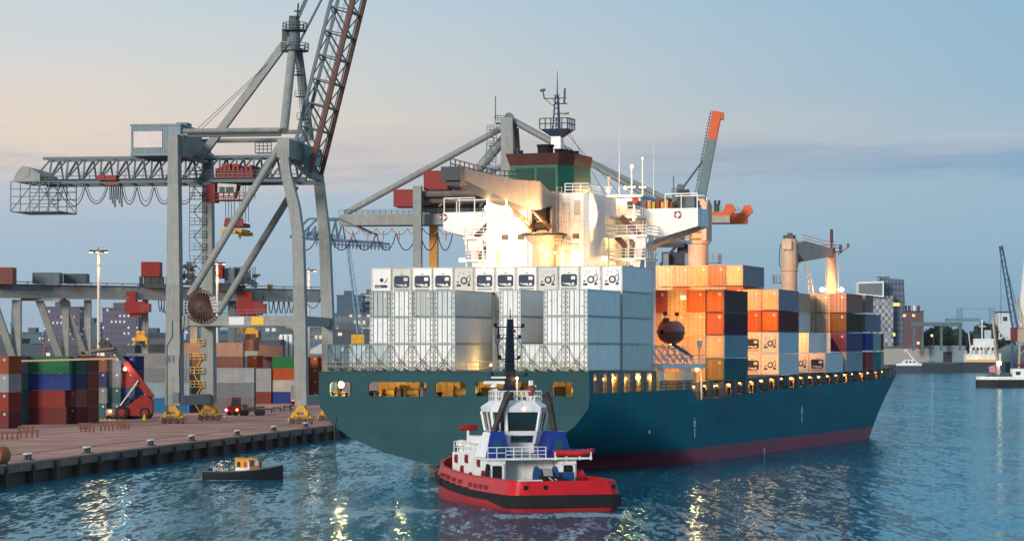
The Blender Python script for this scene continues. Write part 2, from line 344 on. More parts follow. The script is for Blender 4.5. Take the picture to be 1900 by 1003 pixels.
m = MB(); m.prism([Q(-.45, -110, -1), Q(-.45, 1500, -1), Q(-.45, 1500, 1.25), Q(-.45, -110, 1.25)], QU*-.5); m.build('quay_wall', MWALL, kind='structure')
MPILE = mat('rusty fender pile', (.10, .05, .032), .8, var=.5, scale=1.2, rust=.7, streak=.5, rustcol=(.02, .018, .016, 1))
# crane rails let into the quay
m = MB()
for u in (-8.6, -28.6):
    m.prism([Q(u, -110, ZQ), Q(u, 1500, ZQ), Q(u, 1500, ZQ+.03), Q(u, -110, ZQ+.03)], QU*.18)
m.build('crane_rail_track', M_DARK, kind='structure')
k = 0
v = -22.0
pile_proto = None
while v < 330:
    big = (k % 4 == 1)
    mm = MB(); wd = 1.0 if big else .55
    mm.prism([Q(-.42, v, -1), Q(-.42, v + wd, -1), Q(-.42, v + wd, 1.9 if not big else 2.0), Q(-.42, v, 1.9 if not big else 2.0)], QU*(.75 if big else .6))
    o = mm.build('fender_pile', MPILE)
    n = MB(); n.prism([Q(-.5, v-.05, 1.5), Q(-.5, v+wd+.05, 1.5), Q(-.5, v+wd+.05, 1.62), Q(-.5, v-.05, 1.62)], QU*(.9)); n.build('pile_strap', M_DARK, o)
    n = k + 1; num = str(n) + ({1: 'st', 2: 'nd', 3: 'rd'}.get(n % 10, 'th') if n not in (11, 12, 13) else 'th')
    tag(o, ('broad' if big else 'narrow') + ' rusty fender pile on the quay face, %s from the near end' % num, 'fender pile', 'fender piles along the quay wall')
    v += 8.6 if k % 2 else 7.4
    k += 1
# double bollards along the quay edge
def bollard_at(p, lab):
    t = thing('mooring_bollard', lab, 'bollard', TR(p, -QA), 'double bollards along the quay edge')
    mb = MB(); mb.box(-.45, .45, -.95, .95, 0, .08); mb.build('base_plate', M_DARK, t)
    for s in (-1, 1):
        mb = MB(); mb.lathe((0, s*.6, .08), [(.25, 0), (.2, .1), (.18, .45), (.2, .5)], 12); mb.build('post', M_DARK, t, True)
        mb = MB(); mb.lathe((0, s*.6, .56), [(.2, 0), (.36, .03), (.38, .12), (.22, .2), (.05, .22)], 12); mb.build('cap', mat('bollard white top', (.6,.58,.55), .6), t, True)
labs = ['nearest the orange drum', 'second from the drum', 'third from the drum', 'fourth from the drum', 'fifth, level with the small launch', 'sixth, just past the launch', 'seventh, below the near seaside crane leg', 'last before the ship stern']
for (px, py), lb in zip(((66, 853), (172, 840), (270, 826), (352, 817), (430, 807), (500, 799), (552, 792), (600, 786)), labs):
    g = G(px, py); vv = (g - Q0).dot(QV)
    bollard_at(Q(-1.9, vv), 'white capped double bollard on the quay edge, ' + lb)
# ------------------------------------------------------------------ container prototypes (kept out of the scene, copied into it)
M_BAR = mat('lock bar paint', (1,1,1), .45, var=.2, rust=.3, objcol=True)
M_UNIT = mat('refrigeration unit dark', (.015, .03, .065), .5, var=.4)
M_FRAME = mat('container frame paint', (1,1,1), .55, var=.25, scale=1.2, rust=.8, objcol=True)
M_TEXTW = mat('white lettering', (.75,.75,.72), .6, var=.1)
def unlink_tree(o):
    for ch in o.children: unlink_tree(ch)
    if o.name in C.objects: C.objects.unlink(o)
def cont_proto(L_, H, kind, white=False, W=2.44):
    cm = M_CONTW if white else M_CONT
    h = W/2
    b = MB()
    y0, y1 = .1, L_-.1
    if kind == 'dry':
        ys = []; y = y0
        while y < y1 - .3:
            ys += [(y, 0), (y+.07, 0), (y+.105, .045), (y+.175, .045)]; y += .28 if True else 0
            ys[-1] = (y - .035, .045)
        ys.append((y1, 0))
    else:
        ys = [(y0, 0), (y1, 0)]
    for s in (-1, 1):
        b.grid([[(s*(h-.03-d), yy, .15) for yy, d in ys], [(s*(h-.03-d), yy, H-.1) for yy, d in ys]])
    b.add([(-h+.03, y0, H-.04), (h-.03, y0, H-.04), (h-.03, y1, H-.04), (-h+.03, y1, H-.04)], [(0,1,2,3)])
    b.add([(-h+.03, y1, .1), (h-.03, y1, .1), (h-.03, y1, H-.05), (-h+.03, y1, H-.05)], [(0,1,2,3)])
    b.add([(-h+.03, y0, .12), (h-.03, y0, .12), (h-.03, y1, .12), (-h+.03, y1, .12)], [(0,1,2,3)])
    root = b.build('shipping_container' if kind == 'dry' else 'reefer_container', cm)
    f = MB()
    for sx in (-1, 1):
        for yy in (0, L_-.14): f.box(sx*(h-.07)-.07, sx*(h-.07)+.07, yy, yy+.14, .1, H-.08)
        f.box(sx*(h-.04)-.04, sx*(h-.04)+.04, .14, L_-.14, 0.02, .16); f.box(sx*(h-.035)-.035, sx*(h-.035)+.035, .14, L_-.14, H-.1, H-.005)
        for yy in (0, L_-.18):
            for zz in (0, H-.12): f.box(sx*(h-.09)-.093, sx*(h-.09)+.093, yy-.004, yy+.184, zz, zz+.12)
    for yy in (0.005, L_-.125): f.box(-h+.18, h-.18, yy, yy+.12, .02, .15); f.box(-h+.18, h-.18, yy, yy+.12, H-.13, H-.01)
    f.build('frame', M_FRAME, root)
    if kind != 'unit':
        for s in (-1, 1):
            d = MB(); x0, x1 = (.01, h-.15); x0, x1 = (s*x0, s*x1) if s > 0 else (s*x1, s*x0)
            d.box(x0, x1, .05, .09, .16, H-.14)
            for zz in (.3, H*.42, H*.62, H-.34): d.box(x0+.05, x1-.05, .035, .05, zz, zz+.06)
            do = d.build('door', cm, root)
            for xx in (.3, .82):
                bb = MB(); bb.tube((s*xx, .02, .1), (s*xx, .02, H-.1), .042, n=6)
                bb.box(s*xx-.05, s*xx+.05, .0, .05, .12, .2); bb.box(s*xx-.05, s*xx+.05, .0, .05, H-.2, H-.12)
                if xx > .5: bb.box(s*xx-.2, s*xx+.02, -.005, .02, 1.05, 1.1)
                bb.build('lock_bar', M_BAR, do)
            hh = MB()
            for i in range(5): hh.box(s*(h-.2)-.06, s*(h-.2)+.06, .02, .05, .35+i*(H-.75)/4, .47+i*(H-.75)/4)
            hh.build('hinge_strip', M_DARK, do)
            if s > 0:
                hh = MB()
                for i, (wd, zz) in enumerate(((.42, H-.5), (.3, H-.62), (.36, H-.73))): hh.box(.4, .4+wd, .028, .033, zz, zz+.06)
                hh.build('marking_lines', M_TEXTW, do)
    else:
        p = MB(); p.box(-h+.15, h-.15, .02, .08, .16, H-.14); pn = p.build('front_panel', cm, root)
    unlink_tree(root)
    return root
def rrect(x0, x1, z0, z1, r, y, n=4):
    pts = []
    for cx, cz, a0 in ((x1-r, z1-r, 0), (x0+r, z1-r, 90), (x0+r, z0+r, 180), (x1-r, z0+r, 270)):
        for i in range(n+1):
            t = R(a0 + 90*i/n); pts.append((cx + r*math.cos(t), y, cz + r*math.sin(t)))
    return pts
def reefer_unit(root, style, H, cm):
    C.objects.link(root)
    u = MB()
    if style == 0:      # square recess with control box and pipes
        u.prism(rrect(-.94, .94, .62, 1.98, .26, .012), (0, .006, 0)); un = u.build('machinery_recess', M_UNIT, root)
        p = MB(); p.box(.25, .72, -.02, .01, 1.38, 1.75); p.box(-.3, .15, -.03, .01, .85, 1.0); p.box(.35, .6, -.02, .01, .8, 1.05); p.build('control_box', cm, un)
        p = MB(); p.path([(-.8, -.02, 1.0), (-.2, -.02, .95), (0, -.02, .75), (.75, -.02, .8)], .035); p.path([(-.6, -.02, .85), (.5, -.02, .85)], .03); p.build('pipe', cm, un)
        p = MB(); p.box(-.15, .15, .0, .02, 2.1, 2.18); p.build('vent_slot', M_UNIT, root)
        p = MB(); p.box(-.9, .9, .005, .02, .28, .5); p.build('lower_grille', mat('grille grey', (.35,.36,.36), .6), root)
    elif style == 1:    # round fan with scattered fittings
        u.lathe((.05, .018, 1.35), [(.42, 0), (.42, -.02), (.3, -.03), (.28, .0)], 16, 'y'); un = u.build('fan_ring', M_UNIT, root)
        p = MB(); p.lathe((.05, .018, 1.35), [(.26, 0), (.24, -.05), (.08, -.06)], 12, 'y'); p.build('fan_hub', cm, un)
        p = MB(); p.box(-.85, -.35, .0, .018, .7, .95); p.box(.45, .8, .0, .018, .75, 1.0); p.box(-.8, -.55, .0, .018, 1.1, 1.25); p.build('compressor_bay', M_UNIT, root)
        p = MB(); p.path([(.3, 0, 1.6), (.75, 0, 2.0), (.8, 0, 1.4), (.55, 0, 1.05)], .05); p.build('pipe', M_UNIT, un)
        for xx, zz in ((-.5, 2.2), (-.1, 2.15), (.6, 2.25), (-.65, 1.8)):
            p = MB(); p.box(xx, xx+.1, .005, .018, zz, zz+.1); p.build('vent_plug', M_UNIT, root)
    else:               # black porthole above a long grille
        u.lathe((.05, .018, 1.5), [(.24, 0), (.24, -.02), (.1, -.03)], 14, 'y'); u.build('fan_ring', M_UNIT, root)
        p = MB(); p.box(-.8, .75, .0, .018, .62, .95); un = p.build('compressor_bay', M_UNIT, root)
        p = MB(); p.box(-.7, .0, -.01, .0, .72, .82); p.build('control_box', mat('grille grey', (.35,.36,.36), .6), un)
        p = MB(); p.path([(.4, 0, 1.2), (.8, 0, 1.75)], .04); p.path([(.75, 0, 1.35), (.5, 0, 1.3)], .03); p.build('pipe', M_UNIT, root)
    unlink_tree(root); return root
H9 = 2.90
CP = {'dry40': cont_proto(12.19, 2.87, 'dry'), 'dry20': cont_proto(6.06, 2.75, 'dry'), 'swap': cont_proto(7.25, 2.68, 'dry'), 'reef40': cont_proto(12.19, H9, 'reef', True),
      'unit0': None, 'unit1': None, 'unit2': None}
for i in range(3): CP['unit%d' % i] = reefer_unit(cont_proto(12.19, H9, 'unit', True), i, H9, M_CONTW)
def container(kind, M, col, label, group, bar=None, frame=None):
    o = copy_tree(CP[kind]); o.matrix_basis = M
    paint_tree(o, col)
    def rec(x):
        n = x.name.split('.')[0]
        if n == 'lock_bar' and bar: x.color = bar
        if n == 'frame' and frame: x.color = frame
        for ch in x.children: rec(ch)
    rec(o)
    return tag(o, label, 'container', group)
def vary(c, a=.12):
    k = 1 + rnd.uniform(-a, a); return (min(1, c[0]*k*(1+rnd.uniform(-.03,.03))), min(1, c[1]*k), min(1, c[2]*k*(1+rnd.uniform(-.03,.03))), 1)
WHT = (.80, .79, .74); GRW = (.5,.52,.5); TEALD = (.10, .17, .19); BLUEBAR = (.05, .12, .19, 1)
ORD = ['first', 'second', 'third', 'fourth', 'fifth', 'sixth', 'seventh', 'eighth', 'ninth', 'tenth', 'eleventh', 'twelfth']
# ------------------------------------------------------------------ the container ship
PSI = math.atan((2700 - CX) / F)
_a = Vector((math.sin(PSI), math.cos(PSI), 0)); _b = Vector((math.cos(PSI), -math.sin(PSI), 0))
MS = TR(_a*279 - _b*102.3, -PSI)              # ship frame: x starboard, y forward from the transom, z up from the water
MSI = MS.inverted()
def hit(MI, px, py, axis, val):               # where the sight line of a pixel meets a plane of a local frame
    o = MI @ Vector((0, 0, CH)); d = (MI @ P(px, py, 1)) - o
    return o + d * ((val - o[axis]) / d[axis])
ship = thing('container_ship', 'teal hulled container ship with red boot topping, stacked with containers', 'ship', MS)
ZT = [(0, 8.9), (41, 8.9), (43.2, 7.57), (96, 8.6), (160, 9.3), (222, 10.2)]
def lerp_tab(tab, x):
    if x <= tab[0][0]: return tab[0][1]
    for (x0, v0), (x1, v1) in zip(tab[:-1], tab[1:]):
        if x <= x1: return v0 + (v1-v0)*(x-x0)/(x1-x0)
    return tab[-1][1]
ztop = lambda y: lerp_tab(ZT, y)
B = 15.7
T0 = [(.8, 0), (1.25, 3), (2.4, 7.9), (3.95, 11.8), (5.5, 14.0), (7.3, 15.4), (8.2, 15.6), (99, 15.6)]
ss = lambda t: (lambda t: t*t*(3-2*t))(max(0, min(1, t)))
def half(y, z):
    b0 = 0 if z < .8 else lerp_tab(T0, z)
    Y = 14 + max(0, 7.3 - z)*4.2
    return b0 + (B - b0)*ss(y/Y)
def ystem(z): return 184 + 38*(max(0, z)/10.2)**.95 - (2.0 if z < 0 else 0)
def station(i):      # -> function z -> (y, b)
    ys = [0, .8, 2, 4, 7, 10, 14, 18, 22, 26, 30, 34, 38, 40.9, 43.2, 48, 60, 80, 100, 120, 140]
    if i < len(ys): return lambda z: (ys[i], half(ys[i], z))
    u = (i - len(ys) + 1)/14
    u = 1-(1-u)**1.35
    return lambda z: ((lambda yy: (yy, B*max(0, 1-u**(2.0+.06*max(0, z)))**(1.0-.01*max(0, z))))(140 + u*(ystem(z)-140)))
NST = 21 + 14
def hull_rows(levels, side):
    rows = []
    for i in range(NST):
        st = station(i); r = []
        yt = st(9.0)[0]; zt = ztop(yt)
        for l in levels:
            z = l if l < 6.5 else 6.5 + (zt-6.5)*(l-6.5)/3.5
            y, b = st(z); r.append((side*b, y, z))
        rows.append(r)
    return rows
hm = MB()
for s in (-1, 1): hm.grid(hull_rows([1.8, 2.1, 2.4, 3.0, 3.6, 4.2, 5.0, 5.7, 6.5, 7.3, 8.2, 9.2, 10], s))
hm.build('hull', M_HULL, ship, True)
bm_ = MB()
for s in (-1, 1): bm_.grid(hull_rows([-1.5, -.6, 0, .5, .8, 1.1, 1.8], s))
bm_.build('boot_topping', M_BOOT, ship, True)
# transom plate with its lit openings
zs = [p[0] for p in T0[:-1]]
outl = [(0, .8)] + [(b, z) for z, b in T0[1:6]] + [(15.5, 11.2)]
prof = [(15.5, 11.2), (15.55, 8.2)] + [(b, z) for z, b in T0[5::-1]]
prof += [(-x, z) for x, z in prof[::-1][1:]]
def wrect(px0, px1, py0, py1):
    a, b = hit(MSI, px0, py0, 1, 0), hit(MSI, px1, py1, 1, 0)
    return rrect(a.x, b.x, b.z, a.z, .42, 0, 4)
wins = [wrect(613, 653, 708, 735), wrect(684, 792, 708, 735), wrect(808, 865, 708, 735), wrect(881, 991, 708, 735), wrect(1023, 1064, 708, 735)]
def holed_plate(outer, holes, y0, y1):
    loops = [[Vector(p) for p in outer]] + [[Vector(p) for p in h] for h in holes]
    flat = [[Vector((p.x, p.z, 0)) for p in l] for l in loops]
    tri = tessellate_polygon(flat); pts = [p for l in loops for p in l]; n = len(pts)
    m = MB(); vs = [(p.x, y0, p.z) for p in pts] + [(p.x, y1, p.z) for p in pts]
    fs = [tuple(t) for t in tri] + [tuple(i+n for i in t) for t in tri]
    k = 0
    for l in loops:
        for i in range(len(l)):
            a, b = k+i, k+(i+1) % len(l); fs.append((a, b, b+n, a+n))
        k += len(l)
    return m.add(vs, fs)
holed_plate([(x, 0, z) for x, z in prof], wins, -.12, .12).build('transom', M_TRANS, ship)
for s in (-1, 1):
    m = MB(); m.box(s*15.42-.1, s*15.42+.1, .13, 1.4, 8.85, 11.2); m.build('quarter_plate', M_HULL, ship)
# decks
def deck_poly(z, y0, y1, inset, name, matl, off=0):
    m = MB(); rows = []
    ys = []
    y = y0
    while y < y1: ys.append(y); y += 4
    ys.append(y1)
    rows = [[(-max(.05, lerp_w(yy, z(yy) if callable(z) else z)-inset), yy, (z(yy) if callable(z) else z)+off), (max(.05, lerp_w(yy, z(yy) if callable(z) else z)-inset), yy, (z(yy) if callable(z) else z)+off)] for yy in ys]
    m.grid(rows); return m.build(name, matl, ship)
def lerp_w(y, z):
    if y <= 140: return half(y, z)
    u = min(1, (y-140)/(ystem(z)-140)); return B*max(0, 1-u**(2.0+.06*z))**(1.0-.01*z)
deck_poly(8.0, .2, 43, .15, 'mooring_deck', M_DECK)
deck_poly(ztop, 43.3, 218, .1, 'main_deck', M_DECK, -.12)
m = MB(); m.box(-15.3, 15.3, .2, 26.4, 10.95, 11.19); m.build('container_deck', M_HULLIN, ship)
m = MB(); m.box(-12.2, 12.2, 9.2, 9.4, 8.01, 10.94); m.build('mooring_bulkhead', M_CREAM, ship)
m = MB(); m.box(11.9, 12.15, 9.42, 56, 8.01, 10.9); m.build('side_bulkhead', M_CREAM, ship)
m = MB(); m.box(-12.15, -11.9, 9.42, 56, 8.01, 10.9); m.build('side_bulkhead', M_CREAM, ship)
# mooring deck fittings seen through the openings
M_WINCH = mat('worn yellow winch paint', (.5, .3, .05), .55, var=.4, rust=.6)
M_MACH = mat('dark machinery', (.06, .055, .05), .6, var=.5, rust=.5)
def winch(parent, x, y, z, s=1.0, mat_=None):
    t = empty('mooring_winch', parent, TR((x, y, z)))
    m = MB(); m.lathe((-.8*s, 0, .9*s), [(.75*s, 0), (.75*s, .08*s), (.4*s, .1*s), (.4*s, 1.5*s), (.75*s, 1.52*s), (.75*s, 1.6*s)], 16, 'x'); m.build('drum', mat_ or M_WINCH, t)
    m = MB(); m.box(.95*s, 1.5*s, -.5*s, .5*s, 0, 1.3*s); m.build('gear_case', M_MACH, t)
    m = MB(); m.box(-1.2*s, 1.6*s, -.7*s, .7*s, 0, .12*s); m.build('bed_frame', M_MACH, t)
for x, y in ((-8.8, 4.0), (-6.2, 4.6), (-.4, 4.2), (3.6, 4.5), (6.6, 3.6), (12.8, 5.0)): winch(ship, x, y, 8.01, rnd.uniform(.9, 1.1), M_WINCH if rnd.random() < .7 else M_MACH)
for x in (-14.2, -10.4, -3.0, 1.6, 8.7, 13.6):
    m = MB(); m.lathe((x, 1.5, 8.01), [(.4, 0), (.28, .15), (.28, .75), (.42, .85), (.3, .95)], 12); m.lathe((x+1.0, 1.5, 8.01), [(.4, 0), (.28, .15), (.28, .75), (.42, .85), (.3, .95)], 12); m.build('bitts', M_MACH, ship)
for i, (px_, pz) in enumerate(((-11.5, 3), (-4.6, 3), (1.9, 2.6), (10.3, 3), (-13.2, 6), (7.9, 6.5))):
    m = MB(); m.box(px_-.18, px_+.18, pz-.18, pz+.18, 8.01, 10.94); m.build('deck_pillar', M_HULLIN if i % 2 else M_CREAM, ship)
m = MB()
for i in range(30): 
    x = -11+i*.77; m.box(x, x+.06, 9.1, 9.2, 8.02, 10.9)
m.build('bulkhead_stiffener', M_CREAM, ship)
for x, z, wd, hh in ((-9.5, 8.02, 1.1, 1.6), (-2.2, 8.02, .9, 2), (.2, 8.2, 1.5, 1.2), (4.9, 8.02, 1, 2.0), (8.3, 8.02, 1.6, 1.5)):
    m = MB(); m.box(x, x+wd, 8.7, 9.09, z, z+hh); m.build('deck_locker', M_MACH, ship)
def lamp(parent, loc, power, r=.16, col=(1, .60, .20), mt=None, name='deck_lamp'):
    m = MB(); m.lathe((0, 0, -r), [(r*.3, 0), (r*.8, r*.3), (r, r), (r*.8, r*1.7), (r*.3, r*2)], 10)
    o = m.build(name, mt or M_LAMP, parent, True); o.location = loc
    if power: point(Vector(loc) + Vector((0, -r*1.6, -r*.6)), power, col, r, parent)
    return o
lamp(ship, hit(MSI, 633, 713, 1, .6), 1500, .3, mt=emit('stern lamp glow', (1, .50, .13), 200))
for x in (-8.2, -1.2, 5.2): lamp(ship, (x, 6.0, 10.7), 420, .13)
lamp(ship, (12.9, 4, 10.7), 260, .12)
# starboard side of the poop: pillars and doors behind the upper bulwark
for i, y in enumerate((4.6, 8.2, 12.6, 17.2, 21.6, 25.8)):
    for s in (-1, 1):
        m = MB(); m.bar((s*15.2, y, 8.2), (s*15.2, y, 10.95), .9 if i % 2 else 1.4, .35, (1, 0, 0)); m.build('side_pillar', M_HULLIN, ship)
lamp(ship, (1.6, 8.0, 11.9), 230, .12)
for y, zz in ((2.6, 10.4), (10.6, 10.3), (15, 10.3), (19.5, 10.4), (24, 10.3), (30, 10.4), (36, 10.4)):
    lamp(ship, (12.4, y, zz), 230, .11)
for y in (6, 13.5, 20.5, 29, 33.5):
    m = MB(); m.prism([(12.17, y-.5, 8.02), (12.17, y+.5, 8.02), (12.17, y+.5, 9.8), (12.17, y+.3, 10.15), (12.17, y-.3, 10.15), (12.17, y-.5, 9.8)], (.08, 0, 0)); m.build('bulkhead_door', M_WINCH if y > 10 else M_MACH, ship)
m = MB(); m.rail([(15.5, .8, 8.92), (15.5, 27, 8.92)], 1.0, 1.6, .03); m.build('side_rail', M_HULLIN, ship)
# lifeboat platform amidships, white posts
m = MB(); m.box(11.8, 15.9, 27.2, 46, 11.45, 11.95); m.build('boat_platform', M_WHITE, ship)
for y in (28, 37.4, 40.6):
    m = MB(); m.box(15.1, 15.7, y-.45, y+.45, 8.9, 11.44); m.build('platform_post', M_WHITE, ship)
m = MB(); m.tube((15.6, 45.4, 7.6), (15.6, 45.4, 11.44), .12); m.build('platform_post', M_WHITE, ship)
m = MB(); m.rail([(15.7, 27, 8.9), (15.7, 41, 8.9)], 1.1, .5, .04, 2); m.build('side_rail', M_MACH, ship)
lamp(ship, (15.6, 43.5, 11.25), 500, .2)
m = MB()
for k in range(6):
    y = 28 + k*2.9; m.bar((15.6, y, 11.95), (13.6, y+1.2, 14.2), .14); m.bar((13.6, y+1.2, 14.2), (13.6, y+1.2, 11.95), .12); m.bar((15.6, y, 11.95), (13.7, y+2.4, 13.2), .09)
m.bar((13.6, 28, 14.2), (13.6, 46, 13.6), .14); m.rail([(15.8, 27.4, 11.95), (15.8, 46, 11.95)], 1.05, 1.3, .035)
m.build('davit_frame', M_WHITE, ship)
a, b_ = hit(MSI, 1248, 638, 0, 15.3), hit(MSI, 1284, 661, 0, 15.6)
m = MB(); m.bar(a, b_, .3, .34, w2=.18, h2=.2); m.build('davit_arm', M_DARK, ship)
m = MB(); m.tube((15.6, 44.5, 11.95), (15.6, 44.5, 14.2), .1); m.box(15.35, 15.85, 44.2, 44.8, 14.0, 14.8); m.build('davit_lamp_post', M_WHITE, ship)
a = hit(MSI, 624, 794, 1, -.1); m = MB(); m.path([(a.x, -.2, a.z+1.2), (a.x-.1, -.35, a.z), (a.x-.05, -.4, 1.6), (a.x+.2, -.4, .1)], .05, 5); m.build('hanging_rope', M_MACH, ship)
# main deck forward: coaming, pillars, lamps
m = MB()
for s in (-1, 1):
    m.prism([(s*12.4, 56.5, 7.4), (s*12.4, 168, 8.9), (s*12.4, 168, 11.0), (s*12.4, 56.5, 9.6)], (-s*.25, 0, 0))
m.build('hatch_coaming', mat('coaming brown', (.11, .055, .03), .7, var=.4, rust=.5), ship)
ys_p = [46, 51.5]; y = 57.5
while y < 176: ys_p.append(y); y += 5.9
for i, y in enumerate(ys_p):
    xo = min(15.1, lerp_w(y, ztop(y)) - .35)
    zb = lerp_tab([(43, 9.7), (59, 9.7), (88, 10.28), (118, 10.42), (162, 10.9), (200, 11.2)], y)
    for s in ((-1, 1) if i < 3 else (1,)):
        m = MB(); m.bar((s*xo, y, ztop(y)-.1), (s*xo, y, zb), 1.15, .5, (1, 0, 0)); m.bar((s*(xo-.35), y, zb-.3), (s*12.4, y, zb-.3), .6, .3); m.build('side_pillar', M_HULLIN, ship)
    if i < len(ys_p)-1:
        yl = y + 2.9
        lamp(ship, (min(13.6, xo-.8), yl, zb-.5), (110, 15, 60, 8, 85)[i % 5], .13 if i % 3 else .2, col=(1, .55, .18) if i % 4 else (1, .45, .35))
        m = MB(); q = rnd.uniform(.5, 1.3); m.box(12.5, 13.4, yl-q, yl+q*.5, ztop(y)-.1, ztop(y)+rnd.uniform(.6, 1.6)); m.lathe((min(14.0, lerp_w(yl+4, ztop(yl))-1.0), yl+.6, ztop(y)-.1), [(.3, 0), (.3, .9), (.5, 1.0), (.5, 1.35), (.2, 1.45)], 10)
        m.build('deck_vent', M_WINCH if i % 2 else M_MACH, ship)
m = MB(); m.rail([(min(15.5, lerp_w(y, ztop(y))-.12), y, ztop(y)-.05) for y in (44, 96, 140, 155, 170, 182, 194, 204, 212, 218)], 1.05, 1.5, .03); m.build('side_rail', M_HULLIN, ship)
m = MB(); m.rail([(-min(15.5, lerp_w(y, ztop(y))-.12), y, ztop(y)-.05) for y in (140, 155, 170, 182, 194, 204, 212, 218)], 1.05, 2.5, .03); m.build('side_rail', M_HULLIN, ship)
m = MB(); m.rail([(-15.2, .3, 11.2), (15.2, .3, 11.2)], 1.05, 1.5, .03, 1); m.build('stern_rail', mat('rail ochre', (.35, .27, .12), .6), ship)
# white tug-push marks and draught marks on the side: an upright stroke under a small boxed sign
def side_mark(px, py, hh, wd):
    p = hit(MSI, px, py, 0, B+.02)
    m = MB(); x = B+.012
    m.box(x, x+.03, p.y-.16, p.y+.16, p.z-1.0, p.z+.15); m.box(x, x+.03, p.y-.5, p.y+.5, p.z+.3, p.z+.45); m.box(x, x+.03, p.y-.5, p.y-.25, p.z+.45, p.z+.85)
    m.box(x, x+.03, p.y+.25, p.y+.5, p.z+.45, p.z+.85); m.box(x, x+.03, p.y-.5, p.y+.5, p.z+.85, p.z+1.0); m.box(x, x+.03, p.y-.1, p.y+.1, p.z+1.0, p.z+1.4)
    m.build('tug_mark', M_TEXTW, ship)
side_mark(1289, 796, 1, 1); side_mark(1488, 770, 1, 1)
p = hit(MSI, 1418, 834, 0, B); m = MB(); m.box(B+.012, B+.03, p.y-.3, p.y-.1, p.z-.5, p.z+.3); m.box(B+.012, B+.03, p.y+.1, p.y+.3, p.z-.5, p.z+.3); m.build('draught_mark', M_TEXTW, ship)
p = hit(MSI, 1205, 801, 0, B); m = MB(); m.lathe((B-.02, p.y, p.z), [(.25, 0), (.25, .04), (.12, .05)], 10, 'x'); m.build('discharge_flange', M_TEXTW, ship)

# ---- superstructure
sup = empty('superstructure', ship)
def sb(name, *bx, mt=M_WHITE):
    m = MB()
    for b in bx: m.box(*b)
    return m.build(name, mt, sup)
m = MB(); pr = [(-6.3, 29), (-1.2, 29), (-1.2, 29.25), (1.6, 29.25), (1.6, 29), (5.7, 29), (6.3, 29.6), (6.3, 40.5), (-6.3, 40.5)]
m.prism([(x, y, 9) for x, y in pr], (0, 0, 23)); m.build('engine_casing', M_WHITE, sup)
m = MB()
for z in (17.5, 20.3, 23.1, 25.9, 28.7): m.box(-6.36, -1.25, 28.95, 28.998, z, z+.07); m.box(1.65, 5.7, 28.95, 28.998, z, z+.07)
m.build('plate_ledge', M_WHITE, sup)
for x, z in ((-5.2, 23.6), (3.4, 23.6), (-3.0, 29.2), (4.6, 29.4)):
    m = MB(); m.box(x, x+.7, 28.93, 28.997, z, z+1.7); m.build('casing_door', mat('door warm grey', (.45, .42, .37), .5), sup)
for x, z in ((2.6, 26.6), (4.4, 26.6), (-2.4, 26.6), (-4.4, 26.6)):
    m = MB(); m.box(x, x+.8, 28.94, 28.996, z, z+.6); m.build('vent_grille', mat('vent grille dark', (.12, .11, .10), .6), sup)
sb('accommodation_block', (-7.4, 7.4, 41, 54, 9, 27.0))
sb('upper_block', (-9.6, 9.6, 41, 54.5, 27.36, 29.4))
sb('deck_slab', (-11.6, -6.32, 35.5, 40.9, 27.02, 27.3), (6.32, 11.6, 35.5, 40.9, 27.02, 27.3), (-11.6, 11.6, 40.902, 56, 27.04, 27.32))
sb('bridge_deck_slab', (-9.8, -6.32, 37.0, 40.9, 29.45, 29.7), (6.32, 9.8, 37.0, 40.9, 29.45, 29.7), (-9.8, 9.8, 40.905, 55.5, 29.46, 29.72))
sb('lower_slab', (-11.4, -6.32, 35.5, 40.9, 24.3, 24.55)); sb('lower_slab', (6.32, 11.4, 35.5, 40.9, 24.3, 24.55))
